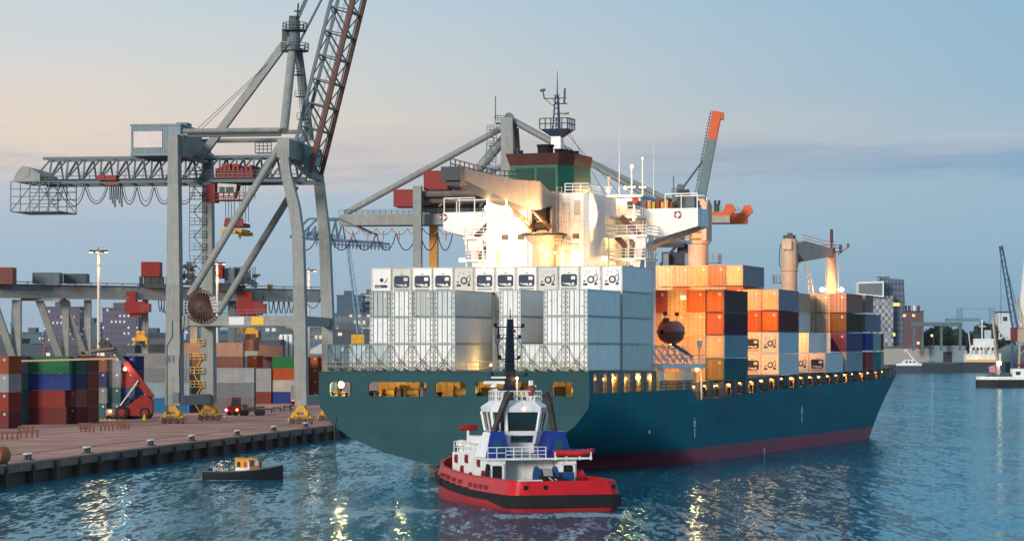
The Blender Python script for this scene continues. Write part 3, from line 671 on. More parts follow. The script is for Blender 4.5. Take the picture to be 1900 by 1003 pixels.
for s in (-1, 1):
    m = MB(); m.prism([(s*9.7, 41.2, 26.6), (s*16.3, 41.2, 28.5), (s*16.3, 41.2, 30.65), (s*9.7, 41.2, 30.65)], (0, .22, 0))
    m.prism([(s*9.7, 45.8, 26.6), (s*16.3, 45.8, 28.5), (s*16.3, 45.8, 30.65), (s*9.7, 45.8, 30.65)], (0, .22, 0)); m.box(*sorted((s*16.1, s*16.3)), 41.43, 45.79, 28.5, 30.65)
    m.prism([(s*9.7, 41.43, 26.65), (s*16.09, 41.43, 28.5), (s*16.09, 41.43, 28.7), (s*9.7, 41.43, 26.85)], (0, 4.36, 0)); m.build('bridge_wing', M_WHITE, sup)
    m = MB(); m.bar((s*9.5, 43.5, 25.9), (s*16.0, 43.5, 28.3), .35, .4); m.build('wing_brace', M_BEIGE if s > 0 else M_WHITE, sup)
    m = MB(); m.poly([(s*16.2, 41.3, 30.65), (s*16.2, 41.3, 32.4), (s*12.2, 41.3, 32.4), (s*12.2, 41.3, 30.65)], .12); m.poly([(s*16.2, 45.8, 30.65), (s*16.2, 45.8, 32.4), (s*12.2, 45.8, 32.4)], .12); m.bar((s*16.2, 41.3, 32.4), (s*16.2, 45.8, 32.4), .12); m.bar((s*14.2, 41.3, 30.65), (s*14.2, 41.3, 32.4), .1); m.build('wing_shelter_frame', M_WHITE, sup)
    m = MB(); m.rail([(s*6.6, 35.6, 27.3), (s*11.5, 35.6, 27.3), (s*11.5, 40.8, 27.3), (s*11.5, 55.5, 27.3)], 1.1, 1.2, .04, 2); m.build('deck_rail', M_WHITE, sup)
    m = MB(); m.rail([(s*6.6, 37.1, 29.7), (s*9.7, 37.1, 29.7), (s*9.7, 41.1, 29.7)], 1.1, 1.1, .04, 2); m.build('deck_rail', M_WHITE, sup)
    m = MB(); m.rail([(s*6.6, 35.6, 24.55), (s*11.3, 35.6, 24.55), (s*11.3, 40.8, 24.55)], 1.1, 1.1, .04, 2); m.build('deck_rail', M_WHITE, sup)
    m = MB(); m.bar((s*8.0, 36.6, 29.5), (s*10.4, 36.6, 27.3), .1, .7); m.build('stairway', M_BROWN, sup)
    m = MB(); m.bar((s*7.6, 36.2, 27.1), (s*10.2, 36.2, 24.5), .1, .7); m.build('stairway', M_BROWN, sup)
    for xx in (6.8, 9.2, 11.3):
        m = MB(); m.tube((s*xx, 35.8, 9 if xx > 9 else 22), (s*xx, 35.8, 27.02), .11); m.build('deck_post', M_WHITE, sup)
    lamp(sup, (s*9.2, 38.0, 29.2), 260, .13)
    lamp(sup, (s*9.3, 38.4, 26.8), 1100, .15)
    lamp(sup, (s*8.8, 38.4, 24.0), 900, .13)
for s_ in (-1, 1):
    m = MB(); m.prism([(s_*x, 36, z) for x, z in ((9.6, 22.6), (10.4, 22.6), (10.9, 25.6), (11.6, 26.5), (11.6, 27.0), (10.0, 27.0), (10.0, 26.4))], (0, 2.2, 0)); m.build('side_bracket', M_WHITE, sup)
sb('fire_box', (8.0, 9.0, 40.7, 40.9, 25.0, 26.0), mt=M_RED)
sb('fire_box', (7.6, 8.3, 42.8, 42.95, 31.4, 32.1), mt=M_RED)
sb('side_door', (6.9, 7.6, 40.85, 40.97, 24.6, 26.5), mt=M_HULLIN)
# wheelhouse and its roof clutter
sb('wheelhouse', (-8.6, 8.6, 43, 54, 29.73, 32.2))
sb('wheelhouse_roof', (-9.0, 9.0, 42.6, 54.6, 32.21, 32.45))
for x in (-8.4, -7.0, 6.9, 7.9): sb('window', (x, x+.75, 42.94, 42.99, 30.7, 31.7), mt=glass('bridge glass'))
for i in range(7): sb('roof_vent', (9.2+i*.55, 9.55+i*.55, 42.2, 42.6, 30.7, 31.5+.2*(i % 2)), mt=M_YELLOW if i % 3 else M_RED)
sb('equipment_rack', (10.4, 12.0, 43.5, 45, 30.7, 32.0), mt=M_BROWN)
sb('equipment_rack', (12.6, 15.6, 43.6, 44.6, 30.7, 31.7), mt=M_MACH)
sb('console_box', (14.3, 15.6, 42.2, 43.2, 30.66, 32.1), mt=M_HULLIN)
for x, y, h in ((7.2, 44, 3.2), (8.3, 45, 4.4), (5.6, 44, 8.0), (9.4, 46, 6.2), (4.4, 43.5, 2.0)):
    m = MB(); m.tube((x, y, 32.4), (x, y, 32.4+h), .07 if h > 5 else .12, .02 if h > 5 else .1)
    if h < 5: m.box(x-.5, x+.5, y-.2, y+.2, 33.4, 33.6); m.box(x-.15, x+.15, y-.15, y+.15, 32.4+h, 32.8+h)
    m.build('antenna', M_WHITE, sup)
lamp(sup, (7.2, 44, 36.0), 0, .2, mt=M_LAMP); lamp(sup, (6.9, 42.2, 33.3), 700, .18); lamp(sup, (4.9, 41.6, 33.0), 700, .24)
for x in (-7.4, -8.8): m = MB(); m.rail([(x, 41, 32.45), (x+1.3, 41, 32.45)], 1, .5, .03); m.build('deck_rail', M_WHITE, sup)
m = MB(); m.rail([(3.4, 29.2, 32.0), (6.2, 29.4, 32.0), (6.2, 34, 32)], 1.1, 1, .045, 2); m.build('deck_rail', M_WHITE, sup)
# funnel
fun = empty('funnel', ship)
fp = lambda k, dx=0: [(-4.3*k, 31.2), (1.9*k, 31.2), (3.3*k, 33.2), (3.3*k, 40), (-4.3*k, 40)]
M_GREEN = mat('funnel green', (.010, .095, .055), .5, var=.25, streak=.3, rustcol=(.03,.03,.025,1))
lo, hi = fp(1.02), fp(.97)
m = MB(); n = 5; m.add([(x, y, 32.0) for x, y in lo] + [(x*.98, y, 35.5) for x, y in hi], [tuple(range(5)), tuple(range(5, 10))] + [(i, (i+1) % 5, (i+1) % 5+5, i+5) for i in range(5)]); m.build('funnel_body', M_GREEN, fun)
m = MB(); m.add([(x*1.0, y, 35.51) for x, y in hi] + [(x*1.1, y-.3, 36.9) for x, y in hi], [tuple(range(5)), tuple(range(5, 10))] + [(i, (i+1) % 5, (i+1) % 5+5, i+5) for i in range(5)]); m.build('funnel_top_band', mat('funnel oxide band', (.07, .02, .015), .6, var=.4, rust=.4, rustcol=(.02,.018,.016,1)), fun)
for x0 in (-3.3, -.7):
    m = MB()
    for i in range(14): m.bar((x0, 31.08, 32.5+i*.19), (x0+2.1, 31.08, 32.5+i*.19), .12, .06)
    m.box(x0-.06, x0+2.16, 31.1, 31.16, 32.4, 35.2); m.build('louvre_panel', mat('louvre dark green', (.012, .06, .04), .6, var=.3), fun)
m = MB(); m.box(-4.38, 3.0, 31.05, 31.18, 32.0, 32.35); m.build('skirt', M_DARK, fun)
for x, y, r, h in ((-.6, 34, .95, 1.5), (.9, 34.5, .5, 1.0), (-3.4, 33, .3, .8), (2.3, 34, .42, .8), (3.0, 34.5, .4, .7), (1.6, 35, .3, 1.0)):
    m = MB(); m.lathe((x, y, 36.6), [(r, 0), (r, h*.8), (r*1.12, h*.85), (r*1.12, h), (r*.8, h)], 14); m.build('exhaust_pipe', mat('soot black', (.012, .011, .011), .8), fun, True)
# main mast
mast = empty('main_mast', ship)
def rx(px, py, y): return hit(MSI, px, py, 1, y)
b0, t0 = rx(1034, 300, 47), rx(1034, 242, 47)
m = MB(); m.bar((b0.x, 47, 32.4), (t0.x, 47, t0.z), 1.5, 1.5, w2=1.2, h2=1.2); m.build('mast_column', M_WHITE, mast)
M_NAVY = mat('mast navy', (.025, .04, .085), .5)
z0 = t0.z; x = t0.x
m = MB(); m.add([(x-.5, 46.5, z0-.9), (x+.6, 46.5, z0-.9), (x+.6, 47.6, z0-.9), (x-.5, 47.6, z0-.9), (x-1.8, 45.5, z0+.1), (x+1.8, 45.5, z0+.1), (x+1.8, 48.5, z0+.1), (x-1.8, 48.5, z0+.1)], [(0,1,2,3),(4,5,6,7),(0,1,5,4),(1,2,6,5),(2,3,7,6),(3,0,4,7)]); m.rail([(x-1.8, 45.5, z0+.1), (x+1.8, 45.5, z0+.1), (x+1.8, 48.5, z0+.1)], 1.3, .7, .06); m.build('mast_platform', M_NAVY, mast)
m = MB()
for dx, dy in ((-.5, -.4), (.5, -.4), (0, .5)): m.tube((x+dx, 47+dy, z0), (x+dx*.35, 47+dy*.35, z0+4.4), .09)
for k in range(6):
    zz = z0+.3+k*.7; m.bar((x-.45, 46.6, zz), (x+.4, 46.6, zz+.6), .07); m.bar((x+.45, 46.6, zz), (x-.35, 46.6, zz+.6), .07)
m.bar((x-1.7, 47, z0+4.0), (x+1.2, 47, z0+4.0), .12); m.bar((x-1.7, 47, z0+4.0), (x-.3, 47, z0+2.9), .08); m.bar((x-1.7, 47, z0+4.0), (x-1.9, 47, z0+5.0), .14); m.bar((x-2.2, 47, z0+5.0), (x-1.6, 47, z0+5.1), .3)
m.tube((x, 47, z0+4), (x, 47, z0+7.4), .1, .03); m.bar((x+.9, 47, z0+3.2), (x+1.0, 47, z0+5.2), .2); m.bar((x-.3, 47, z0+3.3), (x+1.3, 47, z0+3.3), .14)
m.build('lattice_mast', M_NAVY, mast)
m = MB(); m.lathe((x+1.1, 46.5, z0+1.9), [(.1, 0), (.6, .05), (.6, .25), (.1, .3)], 10); m.build('radar_scanner', M_BEIGE, mast)
m = MB(); m.tube((x+1.2, 47, z0-.4), (x+9.3, 47, 31.5), .03); m.tube((x+1.4, 47, z0), (x+6.5, 47, 32.4), .03); m.tube((x+.5, 47, z0-1), (x+4.2, 47, 32.4), .03); m.build('stay_wire', M_DARK, mast)

# ---- deck cranes
def deck_crane(y, zbase, zseat, ztop_, r, jib_pts, jib_rng, style, cab):
    c = empty('deck_crane', ship, TR((0, y, 0)))
    m = MB(); m.lathe((0, 0, 0), [(r, zbase), (r*.96, zseat-.4), (r*1.22, zseat-.3), (r*1.25, zseat)], 20); m.build('pedestal', M_BEIGE, c, True)
    return c
# crane by the casing, jib stowed level over the stern
c1 = empty('deck_crane', ship, TR((1.3, 27.6, 0)))
seat = rx(1000, 432, 27.6).z
m = MB(); m.lathe((0, 0, 0), [(1.35, 11.2), (1.35, seat-1.4), (2.3, seat-.3), (2.4, seat)], 18); m.build('pedestal', M_BEIGE, c1, True)
m = MB(); top = seat+3.2
for sx_ in (-1.25, 1.25): m.prism([(sx_-.15, -1.3, seat), (sx_-.15, 1.2, seat), (sx_-.15, .9, top+1.6), (sx_-.15, -.6, top+1.6)], (.3, 0, 0))
m.box(-1.1, 1.1, -.2, 1.0, seat, seat+1.6); m.box(-1.1, 1.1, .5, 1.1, seat+1.6, top+1.2); m.build('slewing_tower', M_BEIGE, c1)
m = MB(); m.lathe((-.9, -.7, seat+.8), [(.7, 0), (.7, .1), (.42, .12), (.42, 1.6), (.7, 1.62), (.7, 1.75)], 14, 'x'); m.build('winch_drum', M_MACH, c1)
m = MB(); m.box(-.75, .75, -1.5, -.4, seat+1.5, seat+2.9); m.build('operator_cab', M_MACH, c1)
jz = seat+3.0
def tip_local(px, py, x): 
    p = hit(MSI, px, py, 0, x); return Vector((p.x-1.3, p.y-27.6, p.z))
tA = hit(MSI, 846, 312, 1, -2.4); tB = hit(MSI, 846, 334, 1, -2.4)
m = MB(); y1 = -30.0; xt = tA.x-1.3
sec = [(y1, tB.z, tA.z, .9, xt), (-14, jz-.35, jz+2.35, 1.2, xt*.45), (-5.5, jz-.6, jz+2.7, 1.35, xt*.12), (-.6, jz+.2, jz+1.4, 1.35, 0)]
vs = []; fs = []
for (yy, za, zb_, hw, xc) in sec: vs += [(xc-hw, yy, za), (xc+hw, yy, za), (xc+hw, yy, zb_), (xc-hw, yy, zb_)]
for k in range(3): fs += [(4*k+i, 4*k+(i+1) % 4, 4*k+4+(i+1) % 4, 4*k+4+i) for i in range(4)]
fs += [(0,1,2,3), (12,13,14,15)]
m.add(vs, fs); m.build('jib', M_BEIGE, c1)
m = MB(); m.rail([(xt-.8, y1+.5, tA.z), (xt*.45-1.1, -14, jz+2.35), (xt*.12-1.2, -6, jz+2.7)], 1.1, 1.6, .05, 1); m.build('jib_walkway_rail', M_DARK, c1)
m = MB(); m.box(xt-1.2, xt+1.0, y1-1.4, y1-.02, tB.z-.1, tA.z+.1); m.box(xt-.8, xt+.8, y1-.9, y1+.9, tB.z-.6, tB.z-.05); m.build('jib_head', M_DARK, c1)
for sx_ in (-1.1, 1.1):
    m = MB(); m.tube((sx_, -.9, seat+.5), (sx_-.55, -6.2, jz-.5), .2, .2, 10); m.tube((sx_, -.9, seat+.5), (sx_-.27, -3.5, (seat+.5+jz-.5)/2), .27, .27, 10); m.build('luffing_cylinder', mat('cylinder orange', (.42, .2, .06), .5, var=.3), c1)
lamp(c1, (1.9, -1.6, seat-2.4), 700, .16)
spot((7.5, 7.0, 29.4), (-1.5, -16, jz+.8), 26000, (1, .5, .2), 60, .9, .3, c1)
spot((-.5, -2.0, seat+.4), (-1.2, -12, jz), 5000, (1, .5, .16), 120, .9, .3, c1)
m = MB(); m.lathe((0, 0, 0), [(2.5, seat-.35), (2.75, seat-.3), (2.75, seat-.15), (2.4, seat-.1)], 20); m.build('slewing_platform', M_DARK, c1)
for x_, tx_ in ((-1.0, -5.6), (1.2, 3.4)):
    m = MB(); m.box(xt*.5+x_-.25, xt*.5+x_+.25, -17.2, -16.8, jz-1.2, jz-.75); m.bar((xt*.5+x_, -17, jz-.75), (xt*.5+x_, -17, jz-.1), .12); m.build('jib_floodlight', M_LAMPW, c1)
    spot((xt*.5+x_, -16.6, jz-1.0), (tx_, 1.5, jz-6.5), 10500, (1, .52, .19), 70, .9, .4, c1)
m = MB()
for dx in (-.3, .3): m.bar((2.2+dx, -.9, 11.5), (2.2+dx, -.9, jz+2.3), .07)
for k in range(40): m.bar((1.9, -.9, 13+k*.5), (2.5, -.9, 13+k*.5), .05)
for zz in (16, 20.5, seat-1.8): m.rail([(1.6, -1.2, zz), (3.2, -1.2, zz), (3.2, .4, zz)], 1.0, .8, .04)
m.build('ladder', M_BEIGE, c1)
# crane forward of the superstructure, jib turned away forward
c2 = empty('deck_crane', ship, TR((0, 102, 0)))
s2 = rx(1292, 447, 102).z; t2 = rx(1292, 382, 102).z
m = MB(); m.lathe((0, 0, 0), [(1.5, 8.5), (1.45, s2-.5), (1.75, s2-.4), (1.75, s2)], 20); m.build('pedestal', M_BEIGE, c2, True)
m = MB(); m.box(-1.6, -.9, -1.5, 1.6, s2, t2); m.box(.9, 1.6, -1.5, 1.6, s2, t2); m.box(-.9, .9, -.6, 1.6, s2, t2-.4); m.prism([(-1.6, -1.5, t2), (1.7, -1.5, t2), (1.3, -1.5, t2+.9), (-1.0, -1.5, t2+1.1)], (0, 3, 0)); m.build('slewing_tower', M_BEIGE, c2)
m = MB()
for k in range(5): m.box(-.88, .88, -1.45, -.62, s2+.3+k*1.0, s2+.45+k*1.0)
m.build('cab_ladder_landings', M_YELLOW, c2)
m = MB(); m.bar((-.42, 1.6, t2-1.2), (-7.4, 28, t2-2.0), 1.5, 2.0, w2=.9, h2=1.1); m.build('jib', M_BEIGE, c2)
m = MB(); m.box(1.5, 3.2, -.8, .8, s2-3.2, s2-3.05); m.rail([(1.6, -.8, s2-3.05), (3.2, -.8, s2-3.05), (3.2, .8, s2-3.05)], 1.1, .7, .04, 2); m.build('access_platform', M_HULLIN, c2)
# foremost crane, jib level forward to the foremast
c3 = empty('deck_crane', ship, TR((0, 159, 0)))
s3 = rx(1465, 500, 159).z; t3 = rx(1465, 446, 159).z
m = MB(); m.lathe((0, 0, 0), [(1.3, 9.5), (1.28, s3-.3), (1.45, s3-.2), (1.45, s3)], 20); m.build('pedestal', M_BEIGE, c3, True)
m = MB(); m.lathe((0, 0, 0), [(1.3, s3+.02), (1.32, t3), (1.1, t3+.3), (.7, t3+.35)], 20); m.build('slewing_tower', M_BEIGE, c3, True)
m = MB(); m.box(-.75, .75, -1.75, -1.2, t3-1.5, t3-.1); m.build('operator_cab', M_BEIGE, c3)
m = MB(); m.box(-.8, .9, -1.0, .6, t3+.35, t3+.85); m.box(-.2, .5, -.7, .2, t3+.85, t3+1.2); m.build('winch_housing', M_DARK, c3)
m = MB(); m.path([(-1.35, -.4, t3-.5), (-1.6, -.3, t3-2), (-1.6, -.3, t3-4), (-1.35, -.3, s3+.3)], .07); m.path([(1.35, -.4, t3-.5), (1.5, -.3, t3-2), (1.5, -.3, t3-4), (1.35, -.3, s3+.3)], .07); m.build('hose_loop', M_DARK, c3)
m = MB(); m.box(-2.6, -1.3, -.6, .6, s3-2.2, s3-2.05); m.rail([(-1.4, -.6, s3-2.05), (-2.6, -.6, s3-2.05), (-2.6, .6, s3-2.05)], 1.1, .6, .04, 2); m.build('access_platform', M_HULLIN, c3)
vs = []; fs = []
for (yy, za, zb_, hw) in ((1.6, t3-1.8, t3-.5, .9), (7, t3-3.0, t3+.2, .9), (8, t3-3.1, t3+.25, .9), (31, t3-1.5, t3-.2, .5)): vs += [(-hw, yy, za), (hw, yy, za), (hw, yy, zb_), (-hw, yy, zb_)]
for k in range(3): fs += [(4*k+i, 4*k+(i+1) % 4, 4*k+4+(i+1) % 4, 4*k+4+i) for i in range(4)]
m = MB(); m.add(vs, fs + [(0,1,2,3), (12,13,14,15)]); m.build('jib', M_BEIGE, c3)
m = MB(); m.tube((.3, 1.2, s3+.8), (.3, 8, t3-3), .22, .18); m.build('luffing_cylinder', M_BEIGE, c3)
m = MB(); m.rail([(.5, 7, t3+.25), (.4, 31, t3-.2)], 1.0, 2, .035, 1); m.build('jib_walkway_rail', M_BEIGE, c3)
m = MB(); m.box(-.4, .5, 31.0, 32.6, t3-1.7, t3-.1); m.build('jib_head', M_BROWN, c3)
# foremast with its two floodlights
fm_ = empty('foremast', ship, TR((0, 191, 0)))
tz = rx(1543, 468, 191).z
m = MB(); m.tube((0, 0, 9.8), (0, 0, tz), 1.0, .75, 14); m.build('mast_column', M_BEIGE, fm_, True)
m = MB(); m.box(-1.6, 1.6, -1, 1, tz, tz+.15); m.rail([(-1.6, -1, tz+.15), (1.6, -1, tz+.15), (1.6, 1, tz+.15)], 1.1, .8, .05); m.bar((-2.9, 0, tz+.9), (-1.2, 0, tz-.4), .15); m.bar((2.9, 0, tz+.9), (1.2, 0, tz-.4), .15); m.box(-3.1, -2.7, -.2, .2, tz+.8, tz+1.5); m.box(2.7, 3.1, -.2, .2, tz+.8, tz+1.5); m.tube((0, 0, tz+.1), (0, 0, tz+4), .35, .25); m.build('mast_platform', M_BROWN, fm_)
for px_ in (1525, 1561):
    q = rx(px_, 537, 190.4); lo_ = Vector((q.x, q.y-191, q.z))
    m = MB(); m.bar((0, 0, q.z), lo_ + Vector((0, .35, 0)), .16); m.build('lamp_bracket', M_BEIGE, fm_)
    m = MB(); m.lathe((lo_.x, lo_.y, lo_.z), [(.3, 0), (.36, .1), (.34, .4), (.2, .5)], 14, 'y'); m.build('floodlight', emit('mast flood glow', (1, .62, .26), 40), fm_, True)
    point(lo_ + Vector((0, -2.2, .2)), 2200, (1, .36, .07), .3, fm_)
m = MB()
for dx in (-.35, .35): m.bar((-2.7+dx, -2.0, tz-9.5), (-3.6+dx, -6, tz+.8), .1)
for k in range(12): m.bar((-3.05-.075*k, -2-.33*k, tz-9.5+.86*k), (-2.4-.075*k, -2.2-.33*k, tz-9+.86*k), .07)
m.build('lattice_ladder', M_BEIGE, fm_)
m = MB(); m.tube((-1.0, 0, tz-.2), (-1.0, -.2, 12), .05); m.tube((1.2, 0, tz-.2), (1.2, -.2, 12), .05); m.build('halyard', M_BEIGE, fm_)
m = MB(); m.box(-2, 2, 200, 203, 9.8, 11.0); m.build('windlass_house', M_HULLIN, ship)

# ---- deck lights of the superstructure (floodlights on the casing, lamps over the hatches)
for x, y, z, tx, ty, tz_ in ((-4.2, 26.9, 22.9, -3, 29, 26), (4.6, 26.9, 22.9, 4, 29, 26), (-8.8, 27.4, 24.2, -8.5, 41, 27), (8.8, 27.4, 24.2, 8.5, 41, 27)):
    m = MB(); m.box(x-.3, x+.3, y-.15, y+.1, z-.2, z+.2); m.build('floodlight', M_LAMPW, sup)
    spot((x, y+.3, z), (tx, ty+.01, tz_+3), 600, (1, .48, .15), 150, .9, .3, sup)
for x, y, z, tx, ty, tz_, pw in ((13.2, 46, 20, 12, 59, 15, 15000), (10.8, 49.5, 14.5, 9.5, 59, 12.5, 3000), (8.6, 56.2, 30.6, 12, 88, 17, 56000), (3, 56.2, 30.6, 6, 88, 23, 74000), (8, 103.7, 24, 10, 126, 19, 44000)):
    y_ = y - (102 if y > 60 else 0)
    m = MB(); m.box(x-.25, x+.25, y_-.25, y_+.02, z-.2, z+.2); m.build('floodlight', M_LAMP, sup if y < 60 else c2)
    o = spot((x, y+.3, z), (tx, ty, tz_), pw, (1, .38, .085), 75, .8, .3, ship)
# ------------------------------------------------------------------ containers on the ship
def colx(k): return -15 + 2.5*(k + .5)
def onship(kind, k, y, z, col, label, group, **kw):
    return container(kind, MS @ TR((colx(k), y, z)), col, label, group, **kw)
GA = 'white containers stacked on the stern deck'
TIERN = ['lowest', 'second', 'third', 'topmost']
ZA = 11.27
m_bars = MB()
bayA = {0: [0,1,2,3,4,5,8,9,10,11], 1: [2,3,4,5,8,10,11], 2: [2,3,4,5,8,10,11]}
for t, ks in bayA.items():
    for k in ks:
        if k == 0: c, nm = (.13, .20, .22), 'weathered bluish'
        elif k == 1 or (t == 0 and k == 2): c, nm = (.42, .47, .46), 'greyish'
        elif t == 2 and k in (2, 4): c, nm = (.47, .48, .45), 'grimy'
        elif t == 2 and k == 5: c, nm = (.55, .58, .56), 'dull'
        else: c, nm = WHT, 'white'
        c = vary(c, .08)
        side = ORD[k] + ' column from port'
        lab = '%s container with blue door bars on the stern, %s tier, %s' % (nm, TIERN[t], side)
        onship('reef40', k, 1.0, ZA + t*2.92, c, lab, GA, bar=BLUEBAR if rnd.random() < .8 else (.3, .35, .36, 1), frame=tuple(x*.6 for x in c[:3]) + (1,))
        if t == 0:
            x = colx(k); m = MB()
            for s in (-1, 1):
                m.tube((x+s*1.1, .75, ZA+2.8), (x-s*.55, .45, ZA-.05), .035, n=5); m.tube((x+s*1.1, .75, ZA+.1), (x-s*.1, .6, ZA+1.25), .03, n=5)
            m.box(x-.7, x-.45, .35, .6, ZA-.1, ZA+.25); m.box(x+.45, x+.7, .35, .6, ZA-.1, ZA+.25)
            m.build('lashing_cross', M_MACH, ship)
UN = [2, 0, 0, 0, 1, 0, 0, 0, 1, 0, 1, 1]
DESC = {0: 'square dark recess', 1: 'round fan', 2: 'black porthole'}
for k in range(12):
    c = vary((.80, .78, .72) if k not in (1, 4, 8) else (.60, .58, .52), .07)
    onship('unit%d' % UN[k], k, 13.95, ZA + 3*2.92 - (.0 if k not in (0, 2, 3, 11) else .0), c, 'white reefer end with %s, stern stack top row, %s from port' % (DESC[UN[k]], ORD[k]), 'reefers in the top row at the stern', frame=tuple(x*.75 for x in c[:3]) + (1,))
for t, ks in {0: [6, 7, 9, 11], 1: [6, 7, 9, 11], 2: [6, 7, 9, 11]}.items():
    for k in ks:
        if t == 0 and k == 6: continue
        if t == 0 and k == 7:
            o = onship('dry40', 7, 13.95, ZA-.35, (.17, .25, .27, 1), 'small blue grey container set back in the gap of the lowest stern tier', 'containers in the second bay from the stern', bar=(.1,.18,.2,1)); continue
        c = vary((.62, .62, .58), .08); d = UN[(k*3+t) % 12]
        where = {6: 'set back left in the gap of the stern stack', 7: 'set back right in the gap of the stern stack', 9: 'set back behind the narrow gap', 11: 'on the starboard edge of the second bay'}[k]
        onship('unit%d' % d, k, 13.95, ZA + t*2.92, c, 'white reefer %s, %s tier' % (where, TIERN[t]), 'containers in the second bay from the stern', frame=tuple(x*.75 for x in c[:3]) + (1,))
OR1, OR2, BEI, RDB, MRN, DKB, LBL, TEA = (.50, .13, .03), (.42, .10, .03), (.55, .40, .27), (.38, .08, .05), (.07, .016, .03), (.085, .05, .045), (.20, .33, .38), (.02, .13, .15)
G1 = 'containers of the stack ahead of the bridge'
S1 = {(8, 0): BEI, (9, 0): BEI, (10, 0): BEI, (11, 0): TEA, (8, 1): BEI, (9, 1): BEI, (10, 1): (.50, .36, .24), (11, 1): LBL, (8, 2): BEI, (9, 2): (.6, .44, .27), (10, 2): (.6, .42, .25), (11, 2): MRN,
      (8, 3): RDB, (9, 3): (.6, .45, .22), (10, 3): OR1, (11, 3): DKB}
S1F = {(11, 0): (.22, .17, .09), (11, 1): (.52, .38, .26), (11, 2): (.36, .09, .04), (11, 3): (.42, .12, .03)}
def cname(c):
    r, g, b = c[:3]
    if abs(r-g) < .05 and abs(g-b) < .06: return 'pale grey' if r > .4 else 'grey'
    if b > r*1.6 and b > g*1.5: return 'dark blue'
    if g > r*1.3 and g > b*1.4: return 'green'
    if b > r*1.2 and g > r*1.2: return 'light blue' if g > .25 else 'teal'
    if r > .3 and g > .25: return 'beige'
    if r > .35 and g < .2 and g > .09: return 'orange'
    if r > .25: return 'red'
    if b > r*.9: return 'purple' if b > .05 else 'maroon'
    return 'maroon' if g < .03 else 'brown'
def ship_bay(tab, y, z0, th, where, group, fr={}, kind='dry40', lit='lamp lit'):
    for (k, t), c in tab.items():
        c4 = vary(c, .07)
        lab = '%s container %s, %s tier, %s from starboard' % (cname(c), where, (TIERN[:3] + ['fourth', 'fifth'])[t], ORD[11-k])
        kd = kind
        if isinstance(fr.get((k, t)), str): kd = fr[(k, t)]
        o = onship(kd, k, y, z0 + t*th, c4, lab, group, bar=tuple(x*.7 for x in c4[:3]) + (1,))
        f = fr.get((k, t))
        if f is not None and not isinstance(f, str):
            for ch in o.children:
                if ch.name.startswith('door'): paint_tree(ch, (*f, 1))
ship_bay(S1, 59, 9.76, 2.88, 'directly ahead of the bridge', G1, S1F)
S2 = {(10, 0): (.60, .60, .56), (11, 0): (.62, .63, .62), (10, 1): (.56, .56, .52), (11, 1): (.42, .55, .60), (10, 2): (.42, .10, .04), (11, 2): (.13, .022, .025), (10, 3): BEI, (11, 3): (.30, .27, .33)}
S2F = {(10, 0): 'unit0', (11, 0): 'unit1', (10, 1): 'unit0', (11, 1): 'unit1', (11, 2): (.50, .14, .03), (11, 3): (.56, .42, .27)}
ship_bay(S2, 88.5, 10.33, 2.94, 'in the tall stack by the second crane', 'containers in the second stack ahead of the bridge', S2F)
ship_bay({(k, 3): (BEI, (.36, .12, .06), BEI, (.3, .3, .32), OR2)[k-5] for k in range(5, 10)}, 88.5, 10.73, 2.94, 'under the high row by the second crane', 'containers under the high row')
ship_bay({(5, 4): BEI, (6, 4): (.52, .36, .24), (7, 4): (.56, .40, .27), (8, 4): (.36, .16, .10), (9, 4): (.20, .27, .32)}, 88.5, 10.75, 2.94, 'in the high row by the second crane', 'containers in the high top row', {(9, 4): (.56, .42, .27), (7, 4): (.55, .34, .18)})
S3 = {(10, 0): (.58, .58, .58), (11, 0): (.60, .62, .62), (9, 1): (.55, .55, .55), (10, 1): (.60, .61, .61), (9, 2): (.62, .63, .66), (9, 3): BEI, (8, 3): BEI}
ship_bay(S3, 118, 10.47, 2.98, 'in the white stack beyond the tall one', 'containers in the third stack ahead of the bridge', {(11, 0): 'unit0', (10, 0): 'unit1', (10, 1): 'reef40'})
S4 = {(11, 0): (.28, .36, .40), (11, 1): (.10, .075, .20), (10, 2): (.42, .33, .26), (11, 2): (.085, .042, .018), (10, 3): (.42, .30, .2), (11, 3): (.36, .18, .12), (9, 3): BEI, (9, 2): BEI}
ship_bay(S4, 132.6, 10.6, 2.98, 'in the stack under the foremast lights', 'containers in the fourth stack ahead of the bridge', {(11, 1): (.12, .02, .08), (11, 2): (.13, .055, .012)})
def bay20(y, z, k, cols, where):
    for t, (a, b_) in enumerate(cols):
        for j, c in enumerate((a, b_)):
            if c is None: continue
            onship('dry20', k, y + j*6.15, z + t*2.98, vary(c, .07), '%s short container %s, %s tier, %s of its pair' % (cname(c), where, (TIERN[:3] + ['fourth'])[t], ('after one', 'forward one')[j]), 'short containers near the bow')
bay20(147, 10.8, 11, [((.36, .05, .06), (.04, .20, .19)), ((.03, .05, .28), (.30, .38, .42)), ((.24, .22, .26), (.25, .25, .30)), ((.30, .20, .17), None)], 'in the bow bay')
bay20(162, 10.9, 10, [((.22, .30, .33), (.2, .28, .3)), ((.16, .06, .03), (.14, .05, .03)), ((.24, .25, .3), None)], 'in the foremost bay')
bay20(162.0, 10.9, 9, [((.30, .12, .06), None), ((.12, .04, .03), None)], 'inboard in the foremost bay')
